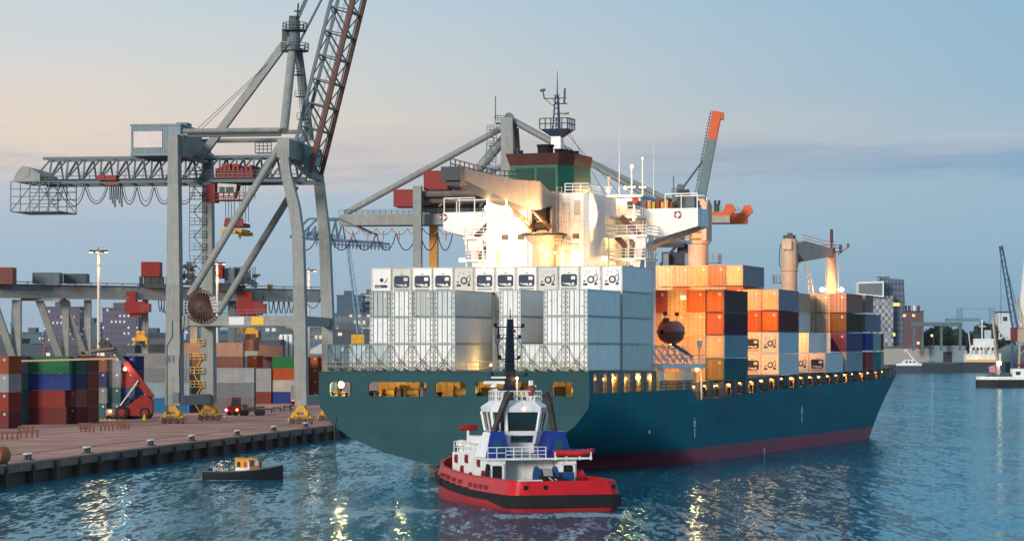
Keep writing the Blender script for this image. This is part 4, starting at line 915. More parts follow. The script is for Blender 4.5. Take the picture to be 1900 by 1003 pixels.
# lifeboat hanging at the starboard side
lb = thing('lifeboat', 'enclosed orange red lifeboat hanging above the starboard boat platform', 'lifeboat', MS @ TR((14.4, 36.2, 14.3)) @ Matrix.Diagonal((.84, .92, .84, 1)))
secs = [(-4.6, .25, 1.3, 2.0), (-3.9, .85, .6, 2.7), (-2.5, 1.35, .15, 3.2), (0, 1.5, 0, 3.25), (2.2, 1.35, .1, 3.1), (3.6, .8, .6, 2.5), (4.5, .1, 1.5, 1.9)]
rows = []; rows2 = []
for yy, hw, zb, zt in secs:
    zm = 1.65
    rows.append([(hw*.2, yy, zb), (hw*.75, yy, zb+.35*(zm-zb)), (hw, yy, zm), (-hw, yy, zm), (-hw*.75, yy, zb+.35*(zm-zb)), (-hw*.2, yy, zb), (hw*.2, yy, zb)])
    rows2.append([(hw, yy, zm+.02), (hw*.86, yy, zm+.6*(zt-zm)), (hw*.5, yy, zt), (-hw*.5, yy, zt), (-hw*.86, yy, zm+.6*(zt-zm)), (-hw, yy, zm+.02)])
M_LB = mat('lifeboat paint', (.30, .045, .02), .4, var=.2, streak=.2)
m = MB(); m.grid(rows); m.build('hull', M_LB, lb, True)
m = MB(); m.grid(rows2); m.build('canopy', M_LB, lb, True)
m = MB(); m.lathe((0, -2.6, 3.1), [(.55, 0), (.5, .5), (.2, .55)], 10); m.build('conning_hatch', M_LB, lb)
m = MB(); m.grid([[(hw+.05, yy, 1.58), (hw+.05, yy, 1.72)] for yy, hw, a, b in secs]); m.grid([[(-hw-.05, yy, 1.58), (-hw-.05, yy, 1.72)] for yy, hw, a, b in secs]); m.build('rubbing_strake', M_MACH, lb)
for yy in (-3.0, 2.6):
    m = MB(); m.tube((0, yy, 3.0), (0, yy, 4.4), .05); m.box(-.25, .25, yy-.2, yy+.2, 4.0, 4.5); m.build('lifting_hook', M_DARK, lb)
for (px, py, nm, sx_) in ((1257, 398, 'red and white life ring on the starboard bridge wing', 15.4), (823, 403, 'red and white life ring on the port bridge wing', -15.6)):
    q = hit(MSI, px, py, 1, 41.1); t = thing('life_ring', nm, 'life ring', MS @ TR((q.x, 41.08, q.z)))
    m = MB(); m.path([(.38*math.cos(a*math.pi/8), 0, .38*math.sin(a*math.pi/8)) for a in range(17)], .09, 6); m.build('ring', M_RED, t, True)
    for a in (0, 90, 180, 270):
        m = MB(); m.path([(.38*math.cos(R(a+d)), 0, .38*math.sin(R(a+d))) for d in (-14, 0, 14)], .1, 6); m.build('white_band', M_WHITE, t)
# ------------------------------------------------------------------ ship-to-shore cranes
def bogie(parent, x, y, s=1.0):
    g = empty('bogie', parent, TR((x, y, 0)))
    m = MB(); m.prism([(-1.1, -.55, 1.9), (1.1, -.55, 1.9), (.5, -.55, 2.9), (-.5, -.55, 2.9)], (0, 1.1, 0)); m.build('equaliser', M_YELLOW, g)
    m = MB()
    for sx in (-1.0, 1.0): m.prism([(sx*1.0-.75, -.5, .95), (sx*1.0+.75, -.5, .95), (sx*1.0+.3, -.5, 1.9), (sx*1.0-.3, -.5, 1.9)], (0, 1.0, 0)); 
    m.build('truck_frame', M_YELLOW, g)
    for i in range(4):
        m = MB(); m.lathe((-1.5+i*1.0, -.42, .42), [(.3, -.22), (.42, -.2), (.42, .1), (.48, .14), (.48, .2), (.2, .22)], 12, 'y'); m.build('wheel', M_BROWN, g)
    m = MB()
    for i in range(7):
        m.bar((-1.9+i*.6, -.62, .2), (-1.5+i*.6, -.62, 1.0), .14, .05, (0, 1, 0))
    m.build('buffer_stripes', M_DARK, g)
    m = MB(); m.box(-2.1, -1.85, -.4, .4, .3, 1.0); m.box(1.85, 2.1, -.4, .4, .3, 1.0); m.tube((-1.2, -.75, 1.3), (1.2, -.75, 1.3), .16); m.box(.6, 1.3, -.95, -.6, 1.4, 2.1); m.build('drive_motor', M_YELLOW, g)
    return g
def zigzag(m, a0, a1, b0, b1, n, w, posts=True):
    a0, a1, b0, b1 = map(Vector, (a0, a1, b0, b1))
    for i in range(n):
        p0, p1 = a0.lerp(a1, i/n), a0.lerp(a1, (i+1)/n); q = b0.lerp(b1, (i+.5)/n)
        m.bar(p0, q, w); m.bar(q, p1, w)
    return m
def loops(m, a, b, n, sag, r=.07, seg=7):
    a, b = Vector(a), Vector(b); pts = []
    for i in range(n):
        for k in range(seg if i < n-1 else seg+1):
            t = (i + k/seg)/n; s = k/seg; p = a.lerp(b, t); p.z -= sag*(1-(2*s-1)**2)**.8; pts.append(p)
    return m.path(pts, r, 5)

M1 = TR((-54.3, 443, ZQ), -QA); M1I = M1.inverted()
c = lambda px, py, v: hit(M1I, px, py, 1, v)
W1 = 22.0; VB0, VB1 = 7.0, 15.0
k1 = thing('container_crane', 'tall grey ship-to-shore crane with its lattice boom raised, red trolley, grey machinery house', 'crane', M1)
def leg(nm, pts, w0, w1=None, parent=k1, mt=M_GREY):
    m = MB(); n = len(pts)
    for i in range(n-1): m.bar(pts[i], pts[i+1], w0[i] if isinstance(w0, list) else w0, None, (0, 1, 0), w0[i+1] if isinstance(w0, list) else w0)
    return m.build(nm, mt, parent)
zb = 2.9
A = lambda py, px=324: c(px, py, 0)
leg('leg', [Vector((A(700).x, 0, zb)), A(592), A(250)], [2.5, 2.3, 1.55]).location = (0, 0, 0)
leg('leg', [Vector((c(387, 700, W1).x, W1, zb)), c(387, 590, W1), c(386, 285, W1)], [2.3, 2.0, 1.5])
leg('leg', [Vector((c(560, 700, 0).x, 0, zb)), c(558, 600, 0), c(554, 440, 0), c(547, 385, 0), c(531, 320, 0), c(527, 275, 0)], [1.9, 1.9, 1.75, 1.7, 1.5, 1.3])
leg('leg', [Vector((c(611, 700, W1).x, W1, zb)), c(609, 600, W1), c(603, 440, W1), c(592, 335, W1)], [1.9, 1.9, 1.75, 1.5])
xA, xC = c(323, 700, 0).x, c(560, 700, 0).x
def hbeam(nm, p, q, w, h, mt=M_GREY): return MB().bar(p, q, w, h).build(nm, mt, k1)
z1 = c(440, 595, 0).z
hbeam('portal_beam', (xA+1.15, 0, z1), (xC-.9, 0, z1), 1.3, 1.55)
m = MB()
for (x0, s) in ((xA+1.15, 1), (xC-.95, -1)): m.prism([(x0, -.62, z1-.78), (x0+s*1.5, -.62, z1-.78), (x0+s*.5, -.62, z1-1.3), (x0, -.62, z1-2.4)], (0, 1.24, 0))
m.build('portal_haunch', M_GREY, k1)
hbeam('portal_beam', (c(387, 590, W1).x+1.0, W1, z1), (c(609, 600, W1).x-.9, W1, z1), 1.3, 1.55)
zs1 = c(360, 743, 0).z
hbeam('sill_beam', (xA, 1.2, zs1), (c(387, 700, W1).x, W1-1.1, zs1), 1.4, 1.6); hbeam('sill_beam', (xC, .95, zs1), (c(611, 700, W1).x, W1-.95, zs1), 1.3, 1.6)
zs2 = z1
hbeam('portal_tie', (xA, 1.2, zs2), (c(387, 590, W1).x, W1-1.0, zs2), 1.2, 1.5); hbeam('portal_tie', (c(559, 595, 0).x, .95, zs2), (c(609, 600, W1).x, W1-.95, zs2), 1.2, 1.5)
m = MB(); m.rail([(xA+1.2, -.6, z1+.78), (xC-1, -.6, z1+.78)], 1.0, 1.6, .035); m.build('portal_rail', M_BLUEGREY, k1)
for px, col_, nm in ((439, (.66, .66, .66), 'white'), (478, (.75, .45, .03), 'yellow')):
    q = c(px, 595, -.66); m = MB(); m.box(q.x-1.25 if nm == 'white' else q.x-1.0, q.x+1.25 if nm == 'white' else q.x+1.0, -.72, -.655, z1-.62, z1+.62); m.build('beam_panel', mat(nm + ' panel', col_, .5, var=.06), k1, label='plain %s panel on the portal beam' % nm)
# top cross beams
p, q = c(329, 268, 0), c(386, 272, W1)
hbeam('top_cross_beam', (p.x, .78, p.z), (q.x, W1-.75, p.z), 1.5, 3.3); zt = p.z
p2 = c(527, 272, 0); q2 = c(585, 290, W1)
hbeam('top_cross_beam', (p2.x, -.7, p2.z-.3), (p2.x + .4, W1+.8, p2.z-.3), 2.0, 3.0)
m = MB()
for py_, v_ in ((243, .8), (251, 2.2), (247, W1-2), (262, W1-.8)): a, b = c(340, py_, v_), c(520, py_, v_); m.tube((a.x, v_, a.z), (p2.x-1, v_, a.z), .36)
m.build('top_tie_tube', M_GREY, k1)
# braces
def tube(nm, a, b, r, mt=M_GREY): return MB().tube(a, b, r, n=12).build(nm, mt, k1, True)
tube('diagonal_brace', c(521, 268, 0), c(352, 548, 0), .62)
tube('diagonal_brace', c(549, 345, W1), c(404, 582, W1), .6)
# back stay, mast, apex
VM = 11.0
apx = c(546, 62, VM)
MB().bar(c(372, 292, VM), c(537, 70, VM), 1.1, 1.25).build('back_stay_beam', M_GREY, k1)
tube('mast_leg', c(543, 90, VM-.8), c(527, 242, 1.2), .72); tube('mast_leg', c(553, 92, VM+.8), c(575, 258, W1-1.5), .72)
m = MB(); a, b = c(546, 96, VM), c(546, 38, VM); m.tube(a, b, 1.0, .95, 12); m.build('mast_head', M_BLUEGREY, k1)
m = MB()
for py_, r_ in ((96, 2.3), (58, 2.0)):
    a = c(547, py_, VM); m.lathe((a.x, VM, a.z), [(r_, 0), (r_, .2)], 12)
    pts = [(a.x + r_*math.cos(t*math.pi/6), VM + r_*math.sin(t*math.pi/6), a.z+.2) for t in range(13)]; m.rail(pts, 1.1, 1.3, .05)
a = c(548, 36, VM); m.box(a.x-.9, a.x+.5, VM-.7, VM+.7, a.z-1, a.z+.5); m.tube((a.x+.3, VM, a.z), (a.x+.5, VM, a.z+2.6), .14); m.box(a.x-.2, a.x+1.0, VM-.1, VM+.1, a.z+1.2, a.z+1.45)
m.box(a.x-2.1, a.x-1.2, VM-.6, VM+.6, a.z-3.6, a.z-1.6); m.build('mast_platform', M_DARK, k1)
m = MB()
for (xa, xb) in ((553, 566),):
    for s in (-.35, .35): m.bar(c(552, 100, VM) + Vector((s, 0, 0)), c(566, 262, VM) + Vector((s, 0, 0)), .1)
    for i in range(36): q = c(552, 100, VM).lerp(c(566, 262, VM), i/35); m.bar(q + Vector((-.35, 0, 0)), q + Vector((.35, 0, 0)), .07)
for py_ in (140, 180, 222): q = c(552 + (py_-100)*.09, py_, VM); m.box(q.x-.9, q.x+.9, VM-.9, VM+.9, q.z, q.z+.1); m.rail([(q.x-.9, VM-.9, q.z), (q.x+.9, VM-.9, q.z)], 1, .9, .04)
m.build('mast_ladder', M_BLUEGREY, k1)
# raised lattice boom
hz = c(585, 327, 11); foot = Vector((hz.x, 0, hz.z))
bu = (c(664, 10, 11) - hz); bu.y = 0; bl = 56.0; bu = bu.normalized()*bl
bn = Vector((-bu.z, 0, bu.x)).normalized()        # towards the land side
def bo(t, off, v): q = foot + bu*t + bn*off; return Vector((q.x, v, q.z))
m = MB()
for v in (VB0, VB1): m.bar(bo(0, 0, v), bo(1, 0, v), .85, .6); m.bar(bo(.02, .55, v), bo(1, .55, v), .16)
m.build('boom_rail_chord', M_BROWN, k1)
m = MB(); top = 4.0; V0, V1 = VB0+1.6, VB1-1.6
for v in (V0, V1): m.bar(bo(.09, top, v), bo(1, top, v), .5); m.bar(bo(0, .3, v), bo(.09, top, v), .45)
n = 13
for v, vt in ((VB0, V0), (VB1, V1)):
    for i in range(n):
        t0, t1 = .06+.93*i/n, .06+.93*(i+1)/n
        m.bar(bo(t0, .3, v), bo(t1, top, vt), .24); m.bar(bo(t1, top, vt), bo(t1, .3, v), .22)
for i in range(n+1):
    t = .06+.93*i/n; m.bar(bo(t, top, V0), bo(t, top, V1), .22); m.bar(bo(t, .3, VB0), bo(t, .3, VB1), .3)
    if i < n: m.bar(bo(t, top, V0), bo(t+.93/n, top, V1), .16); m.bar(bo(t, .2, VB0), bo(t+.93/n, .2, VB1), .16)
m.build('boom_lattice', M_BLUEGREY, k1)
m = MB()
for i in range(60):
    t = .05+.9*i/59; m.bar(bo(t, 1.2, V0+2), bo(t, 1.2, V0+2.8), .05)
for v in (V0+2, V0+2.8): m.bar(bo(.05, 1.2, v), bo(.95, 1.2, v), .07); m.bar(bo(.05, 2.2, v), bo(.95, 2.2, v), .05)
m.build('boom_walkway', M_BLUEGREY, k1)
m = MB()
for d in (-.9, 0, .9): m.tube(Vector((apx.x+.4, VM+d, c(560, 38, VM).z)), bo(.93, top, VM+d), .09, n=6)
m.build('boom_stay_rope', M_DARK, k1)
tube('mast_strut', c(553, 84, VM), bo(.66, top, VM), .2, M_BLUEGREY)
m = MB()
for v in (VB0, VB1): m.bar(c(560, 262, v), (foot.x-.4, v, foot.z+.2), .5); m.bar(c(530, 290, v), (foot.x-.4, v, foot.z-.2), .45); m.bar(c(578, 300, v), (foot.x, v, foot.z), .6); m.bar(c(555, 330, v), c(580, 280, v), .4); m.bar(c(545, 285, v), c(570, 327, v), .35)
m.bar((foot.x, VB0-.8, foot.z-.1), (foot.x, VB1+.8, foot.z-.1), .9); m.build('boom_hinge_frame', M_BLUEGREY, k1)
# back-reach truss
ta, tb = c(75, 297, VB0), c(535, 284, VB0); la, lb_ = c(60, 341, VB0), c(586, 329, VB0)
zl, zu = (la.z+lb_.z)/2, (ta.z+tb.z)/2
m = MB()
for v in (VB0, VB1): m.bar((la.x, v, zl), (foot.x-.6, v, zl), .8, .75)
m.build('girder_rail_chord', M_BLUEGREY, k1)
m = MB()
for v, vt in ((VB0, VB0+1.6), (VB1, VB1-1.6)):
    m.bar((ta.x, vt, zu), (tb.x+1, vt, zu), .45); zigzag(m, (ta.x-1.4, v, zl+.3), (tb.x, v, zl+.3), (ta.x, vt, zu), (tb.x+1.0, vt, zu), 15, .26)
for i in range(16): x = ta.x + (tb.x-ta.x)*i/15; m.bar((x, VB0+1.6, zu), (x, VB1-1.6, zu), .2); m.bar((x, VB0, zl), (x, VB1, zl), .25); 
m.build('girder_truss', M_BLUEGREY, k1)
m = MB(); m.rail([(la.x+1, VB0-.9, zl+.35), (foot.x-2, VB0-.9, zl+.35)], 1.1, 1.5, .035); m.box(la.x+1, foot.x-2, VB0-1.0, VB0-.42, zl+.3, zl+.36); m.rail([(la.x+1, VB1+.9, zl+.35), (foot.x-2, VB1+.9, zl+.35)], 1.1, 1.5, .035); m.build('girder_walkway', M_BLUEGREY, k1)
# end machinery and hanging cage at the landward tip
q0, q1 = c(24, 348, VB0-1), c(74, 318, VB0-1)
e = empty('tip_machinery', k1)
m = MB(); m.prism([(q0.x, VB0-1, zl), (q1.x, VB0-1, zl), (q1.x, VB0-1, zl+1.2), (q1.x-1.5, VB0-1, zl+2.1), (q1.x-3.0, VB0-1, zl+2.6), (q0.x+.5, VB0-1, zl+1.4)], (0, VB1-VB0+2, 0)); m.lathe((q1.x-2.6, VB0-1.1, zl+1.6), [(.9, 0), (.9, .5), (.3, .55)], 12, 'y'); m.build('winch_frame', M_GREY, e)
m = MB(); g0, g1 = c(20, 392, VB0-1), c(108, 340, VB0-1)
for v in (VB0-1, VB1+1):
    m.rail([(g0.x, v, g0.z), (g1.x, v, g0.z)], zl-g0.z, 1.6, .07, 3)
    m.bar((g0.x, v, g0.z), (g0.x+4, v, zl), .14); m.bar((g1.x, v, g0.z), (g1.x-4, v, zl), .14); m.bar((g0.x+2.5, v, g0.z), (g0.x+5.5, v, zl), .12)
for x in (g0.x, (g0.x+g1.x)/2, g1.x): m.bar((x, VB0-1, g0.z), (x, VB1+1, g0.z), .14)
m.box(g0.x, g1.x, VB0-1, VB1+1, g0.z-.1, g0.z); m.build('hanging_cage', M_BLUEGREY, e)
# festoon
for i, (xa, xb) in enumerate(((84, 118), (118, 158), (158, 200), (226, 254), (254, 286), (286, 322), (322, 362))):
    m = MB(); loops(m, c(xa, 347, VB0-.6), c(xb, 347, VB0-.6), 1, 2.9+.2*math.sin(i*2), .085); loops(m, c(xa+4, 346, VB0-.2), c(xb-3, 346, VB0-.2), 1, 2.4, .05); m.build('festoon_cable', M_CABLE, k1)
m = MB()
for i in range(6): x = c(203+i*4.2, 350, VB0-.6).x; m.path([(x, VB0-.6, zl-.4), (x+.1, VB0-.6, zl-3.0-(i % 3)*.6), (x+.25, VB0-.6, zl-3.1-(i % 3)*.6), (x+.3, VB0-.6, zl-.4)], .07, 5)
m.build('festoon_bunch', M_CABLE, k1)
m = MB(); a = c(205, 333, VB0-1); m.box(a.x-2.2, a.x+1, VB0-1.2, VB0+.4, zl+.1, zl+.9); m.box(a.x-1, a.x+1.5, VB0-1.2, VB0+.4, zl-.7, zl-.42); m.lathe((a.x-1.4, VB0-1.3, zl+.6), [(.5, 0), (.5, .3)], 10, 'y'); m.build('festoon_tractor', M_RED, k1)
# machinery house with a blank light panel
h0, h1 = c(243, 285, 5.0), c(308, 233, 5.0)
mh = empty('machinery_house', k1)
m = MB(); m.box(h0.x, h1.x+2.4, 5, 19, h0.z, h1.z); m.box(h0.x-.15, h1.x+2.5, 4.85, 19.1, h1.z+.002, h1.z+.3); m.box(h0.x-.1, h1.x+2.4, 4.9, 19, h0.z-.35, h0.z-.002)
m.build('house_body', mat('house blue grey cladding', (.18, .25, .29), .5, var=.15, streak=.3), mh)
m = MB()
x = h0.x+.1
while x < h1.x: m.box(x, x+.16, 4.92, 5.0, h0.z+.02, h1.z-.02); x += .36
m.build('cladding_ribs', mat('house blue grey cladding', (.2, .26, .29)), mh)
a, b = c(248, 281, 4.9), c(301, 240, 4.9); m = MB(); m.box(a.x, b.x, 4.85, 4.915, a.z+.6, b.z-.3); m.box(a.x+.1, b.x-.1, 4.83, 4.849, (a.z+b.z)/2-.4, (a.z+b.z)/2-.3); m.build('blank_panel', mat('pale pink panel', (.62, .55, .53), .6, var=.06), mh, label='blank pale panel on the end of the machinery house')
m = MB(); m.box(h1.x+.4, h1.x+2.2, 10, 13, h1.z+.3, h1.z+.9); m.build('roof_unit', M_BLUEGREY, mh)
# cab trolley, headblock, ropes
tr = empty('trolley', k1)
a, b = c(402, 345, VB0), c(472, 318, VB0)
m = MB(); m.box(a.x, b.x, VB0-.6, VB1+.6, zl+.4, zl+1.4)
for i in range(9): x = a.x + (b.x-a.x)*i/9; m.box(x, x+.45, VB0-.9, VB1+.8, zl+1.4, zl+1.9+.5*((i*7) % 3)*.5)
m.lathe(((a.x+b.x)/2, VB0-.2, zl+1.9), [(.8, 0), (.8, 3)], 12, 'y'); m.box(a.x+1, a.x+2.4, VB0-.7, VB0+1.2, zl+1.3, zl+2.6); m.build('trolley_frame', M_RED, tr)
m = MB()
ax_ = c(385, 360, VB0).x; cz = c(400, 372, VB0).z
m.bar((a.x+.3, VB0+1, zl+.4), (ax_+.4, VB0+1, cz+.4), .4); m.bar((a.x+4, VB0+1, zl+.4), (ax_+4.4, VB0+1, cz+.4), .4); m.box(ax_-.8, ax_+6.2, VB0-.4, VB0+3, cz, cz+.18); m.bar((ax_+.3, VB0+1, zl-.2), (a.x+3.6, VB0+1, zl-.2), .5); m.box(a.x-1.6, a.x-.2, VB0-.4, VB0+2.5, zl-3.6, zl-.6)
m.rail([(ax_-.8, VB0-.4, cz+.18), (ax_+8, VB0-.4, cz+.18)], 1.1, .9, .05); m.build('cab_hanger', M_RED, tr)
m = MB(); m.prism([(a.x+.2, VB0-.2, cz+.5), (a.x+3, VB0-.2, cz+.5), (a.x+3.4, VB0-.2, cz+2.6), (a.x+.2, VB0-.2, cz+2.8)], (0, 2, 0)); cb = m.build('operator_cab', mat('cab off white', (.5, .52, .48), .5), tr)
m = MB(); m.box(a.x+.5, a.x+1.4, VB0-.26, VB0-.21, cz+1.2, cz+2.2); m.box(a.x+1.6, a.x+2.9, VB0-.26, VB0-.21, cz+1.2, cz+2.2); m.build('cab_window', glass('cab glass', (.03, .07, .08)), cb)
hb = c(440, 425, VM)
for dx in (-1.4, -.9, .9, 1.4):
    for dy in (-2, 2): MB().tube((hb.x+dx, VM+dy, hb.z+1.2), (hb.x+dx*1.1, VM+dy, zl+.4), .05, n=5).build('hoist_rope', M_CABLE, k1)
hk = empty('headblock', k1, TR((hb.x, VM, hb.z)))
m = MB(); m.box(-1.6, 1.6, -2.6, 2.6, .3, .9); m.lathe((-1.0, -2.3, 1.2), [(.6, 0), (.6, .35)], 12, 'y'); m.lathe((1.0, -2.3, 1.2), [(.6, 0), (.6, .35)], 12, 'y'); m.box(-.4, .4, -2, 2, .9, 1.8); m.build('sheave_block', M_RED, hk)
m = MB(); m.box(-1.5, 1.5, -3.0, 3.0, -.6, -.1); m.box(-1.3, -1.0, -3, -2.6, -1.7, -.6); m.box(1.0, 1.3, -3, -2.6, -1.7, -.6); m.box(-1.2, 1.2, -6.1, -5.6, -.9, -.3); m.box(-1.2, 1.2, 5.6, 6.1, -.9, -.3); m.box(-.5, .5, -6, 6, -.7, -.3); m.build('spreader', M_YELLOW, hk)
# cable reel
rc = c(372, 568, -1.6); re_ = empty('cable_reel', k1, TR(rc))
rr_ = 2.55
m = MB()
for k in range(28):
    t = 2*math.pi*k/28; m.bar((.4*math.cos(t), 0, .4*math.sin(t)), (rr_*math.cos(t), 0, rr_*math.sin(t)), .12, .34, (0, 1, 0)); m.bar((rr_*.96*math.cos(t), -.25, rr_*.96*math.sin(t)), (rr_*1.04*math.cos(t), -.25, rr_*1.04*math.sin(t)), .12)
m.build('reel_spokes', M_BROWN, re_)
m = MB(); m.lathe((0, .2, 0), [(.6, 0), (2.2, 0), (2.2, .5), (.6, .5)], 32, 'y'); m.build('wound_cable', mat('wound cable brown', (.06, .035, .03), .7, var=.4), re_, True)
m = MB(); m.path([(rr_*math.cos(t*math.pi/20), .1, rr_*math.sin(t*math.pi/20)) for t in range(41)], .09, 6); m.build('reel_rim', M_BROWN, re_)
m = MB(); m.lathe((0, -.3, 0), [(.15, 0), (.55, .1), (.55, .5), (.3, .6)], 14, 'y'); m.box(-.9, .9, .75, 1.5, -.4, .4); m.build('reel_hub', M_DARK, re_)
m = MB(); m.bar((1.9, -.1, 1.6), (2.6, -.1, -.9), .9, .1, (0, 1, 0)); m.build('guard_plate', mat('guard plate light', (.4, .4, .38), .5), re_)
m = MB(); m.path([(-2.5, 0, -.6), (-2.7, 0, -3), (-3.6, .3, -9), (-3.4, .3, -16)], .07, 5); m.build('supply_cable', M_CABLE, re_)
# stair tower on the far landside leg, and the yellow access ladder
m = MB(); xb_ = c(372, 430, W1).x; zA_, zB_ = c(372, 510, W1).z, c(372, 300, W1).z
nst = 9
for i in range(nst):
    z0_, z1_ = zA_ + (zB_-zA_)*i/nst, zA_ + (zB_-zA_)*(i+1)/nst; s = 1 if i % 2 else -1
    m.bar((xb_-.9*s, W1-1, z0_), (xb_+.9*s, W1-1, z1_), .25, .12); m.box(xb_-1.5, xb_+1.2, W1-1.5, W1-.5, z1_-.08, z1_); m.rail([(xb_-1.5, W1-1.5, z1_), (xb_+1.2, W1-1.5, z1_)], 1.05, .9, .045)
for x in (xb_-1.5, xb_+1.1): m.bar((x, W1-1.5, zA_), (x, W1-1.5, zB_), .1)
m.build('stair_tower', M_BLUEGREY, k1)
m = MB(); xl = c(370, 690, W1).x; zz0, zz1 = 1.0, c(370, 640, W1).z
for i in range(5):
    z0_, z1_ = zz0 + (zz1-zz0)*i/5, zz0 + (zz1-zz0)*(i+1)/5; s = 1 if i % 2 else -1; m.bar((xl-.7*s, W1-1.4, z0_), (xl+.7*s, W1-1.4, z1_), .3, .12); m.box(xl-1.1, xl+1.1, W1-1.8, W1-1, z1_-.08, z1_); m.rail([(xl-1.1, W1-1.8, z1_), (xl+1.1, W1-1.8, z1_)], 1, .7, .05)
m.build('access_stair', M_YELLOW, k1)
m = MB(); xx = xA-1.35
m.path([(xx, -.3, 2), (xx, -.3, z1-6), (xx+.2, -.3, z1-2), (xx+.1, -.3, z1+6)], .09); m.path([(xx+.5, -1.3, 1), (xx+.5, -1.3, z1-4), (xx+1.4, -1.3, z1-2.5), (xx+1.4, -1.3, z1)], .1); m.box(xx-.7, xx+.4, -1.4, .2, zs1+6, zs1+6.15); m.rail([(xx-.7, -1.4, zs1+6.15), (xx+1.6, -1.4, zs1+6.15)], 1, .7, .05); m.box(xx+1.5, xx+2.5, -1.5, -1.27, 3.4, 5.0); m.build('leg_conduit', M_BLUEGREY, k1)
m = MB(); a = c(484, 276, VB0); m.rail([(a.x-1.3, VB0+1.5, a.z-.5), (a.x+1.4, VB0+1.5, a.z-.5)], 1.6, .6, .06, 2); m.box(a.x-1.3, a.x+1.4, VB0+1.2, VB0+3, a.z-.6, a.z-.5); m.build('truss_platform', M_BLUEGREY, k1)
for (x, v) in ((xA, -1.1), (c(387, 700, W1).x, W1+.2), (xC, -1.0), (c(611, 700, W1).x, W1+.2)): bogie(k1, x, v+.6)
for v_ in (9, 12): MB().tube((c(345, 243, 3).x, v_, c(345, 243, v_).z), (apx.x, VM+(v_-9)/6, apx.z-1), .05, n=5).build('hoist_rope', M_DARK, k1)

# ---- second crane, behind the superstructure, boom lowered
Z2 = 725.0
M2 = TR(G(775, depth_at(ZQ, ZQ) if False else 662+10.66*F/Z2, ZQ), -QA); M2I = M2.inverted()
d = lambda px, py, v: hit(M2I, px, py, 1, v)
k2 = thing('container_crane', 'grey ship-to-shore crane behind the bridge with lowered boom, red houses and red boom tips', 'crane', M2)
V2 = 20.0
def kbar(k, nm, p, q, w, h=None, mt=M_GREY): return MB().bar(p, q, w, h, (0, 1, 0) if abs((Vector(q)-Vector(p)).normalized().z) > .9 else (0, 0, 1)).build(nm, mt, k)
g0 = d(630, 418, 6); g1 = d(1365, 418, 6)
zg0, zg1 = g0.z, g0.z+2.9
a = d(775, 345, 0); kbar(k2, 'leg', (a.x, 0, 0), a, 2.2)
M_LEGLIT = mat('leg with painted floodlight', (.55, .27, .04), .5, var=.15)  # the ship's floodlight on the far leg, put into its colour
a = d(805, 405, V2); kbar(k2, 'leg', (a.x, V2, 0), (a.x, V2, a.z+6), 2.2, mt=M_LEGLIT)
a = d(1010, 400, 0); kbar(k2, 'leg', (a.x, 0, 0), (a.x, 0, a.z+3), 2.0); kbar(k2, 'leg', (a.x, V2, 0), (a.x, V2, a.z+3), 2.0); xs2 = a.x
xl2 = d(775, 400, 0).x
kbar(k2, 'top_cross_beam', (xl2, 1.15, zg1+4.4), (xl2, V2-1, zg1+4.4), 2.2, 3); kbar(k2, 'top_cross_beam', (xs2, 1.0, zg1+4.4), (xs2, V2-1, zg1+4.4), 2.2, 3)
kbar(k2, 'portal_beam', (xl2+1.15, 0, 16), (xs2-1.05, 0, 16), 1.6, 2); 
for v, px_ in ((6, 1310), (13.5, 1352)):
    x1 = d(px_, 400, v).x; x2 = d(1365 if v == 6 else 1398, 400, v).x
    kbar(k2, 'box_girder', (g0.x, v, (zg0+zg1)/2), (x1-.01, v, (zg0+zg1)/2), 1.8, zg1-zg0)
    tp = empty('boom_tip', k2)
    m = MB(); m.prism([(x1, v-.9, zg0+ (0 if v > 10 else 1.9)), (x2-1.5, v-.9, zg0+(0 if v > 10 else 1.9)), (x2-1.5, v-.9, zg1-1.2), (x2, v-.9, zg1+.4), (x2-.8, v-.9, zg1+2.0), (x2-2.4, v-.9, zg1+2.0), (x2-3.4, v-.9, zg1), (x1, v-.9, zg1)], (0, 1.8, 0)); m.build('tip_box', M_ORANGE, tp)
    if v == 6: MB().box(x1, x2-1.5, v-.85, v+.85, zg0, zg0+1.89).build('tip_lower_box', mat('dull beige', (.4, .33, .27), .6), tp)
    MB().rail([(x1, v-.8, zg1), (x2-3.6, v-.8, zg1)], 1.3, 1.4, .05, 2).build('tip_rail', M_BLUEGREY, tp)
    MB().rail([(g0.x, v-.9, zg1), (x1-20, v-.9, zg1)], 1.2, 1.6, .05).build('girder_rail', M_BLUEGREY, k2)
a = d(1330, 388, 6); m = MB(); m.box(a.x-.7, a.x+.7, 5.5, 6.5, zg1, zg1+2); m.lathe((a.x-.7, 6, zg1+2.4), [(.6, 0), (.6, .6)], 10, 'x'); m.lathe((a.x+.3, 6, zg1+2.4), [(.6, 0), (.6, .6)], 10, 'x'); m.build('tip_floodlight', M_DARK, k2)
# lattice tail, blue
M_BLUE = mat('faded blue steel', (.05, .11, .18), .5, var=.3)
m = MB(); zt0, zt1 = d(560, 440, 6).z, d(600, 406, 6).z; x0 = d(540, 440, 6).x; x1 = g0.x
for v in (5, 14):
    m.bar((x0, v, zt0), (x1+12, v, zt0-1.6), .55); m.bar((x0+5, v, zt1), (x1, v, zt1), .5); zigzag(m, (x0, v, zt0), (x1, v, zt0-1), (x0+2.5, v, zt0+1.5), (x1, v, zt1), 6, .35); m.bar((x0, v, zt0), (x0+5, v, zt1), .5); m.rail([(x0+3, v-.6, zt0+.2), (x1, v-.6, zt0-.6)], 1.2, 1.1, .06, 2)
    m.bar((x1, v, zt1), (x1+9, v, zg0-2.4), .4); m.rail([(x1-6, v, zt0-2.6), (x1+12, v, zt0-3.4)], 2, 1.0, .1, 1)
m.build('tail_lattice', M_BLUE, k2)
ap = d(945, 222, 10)
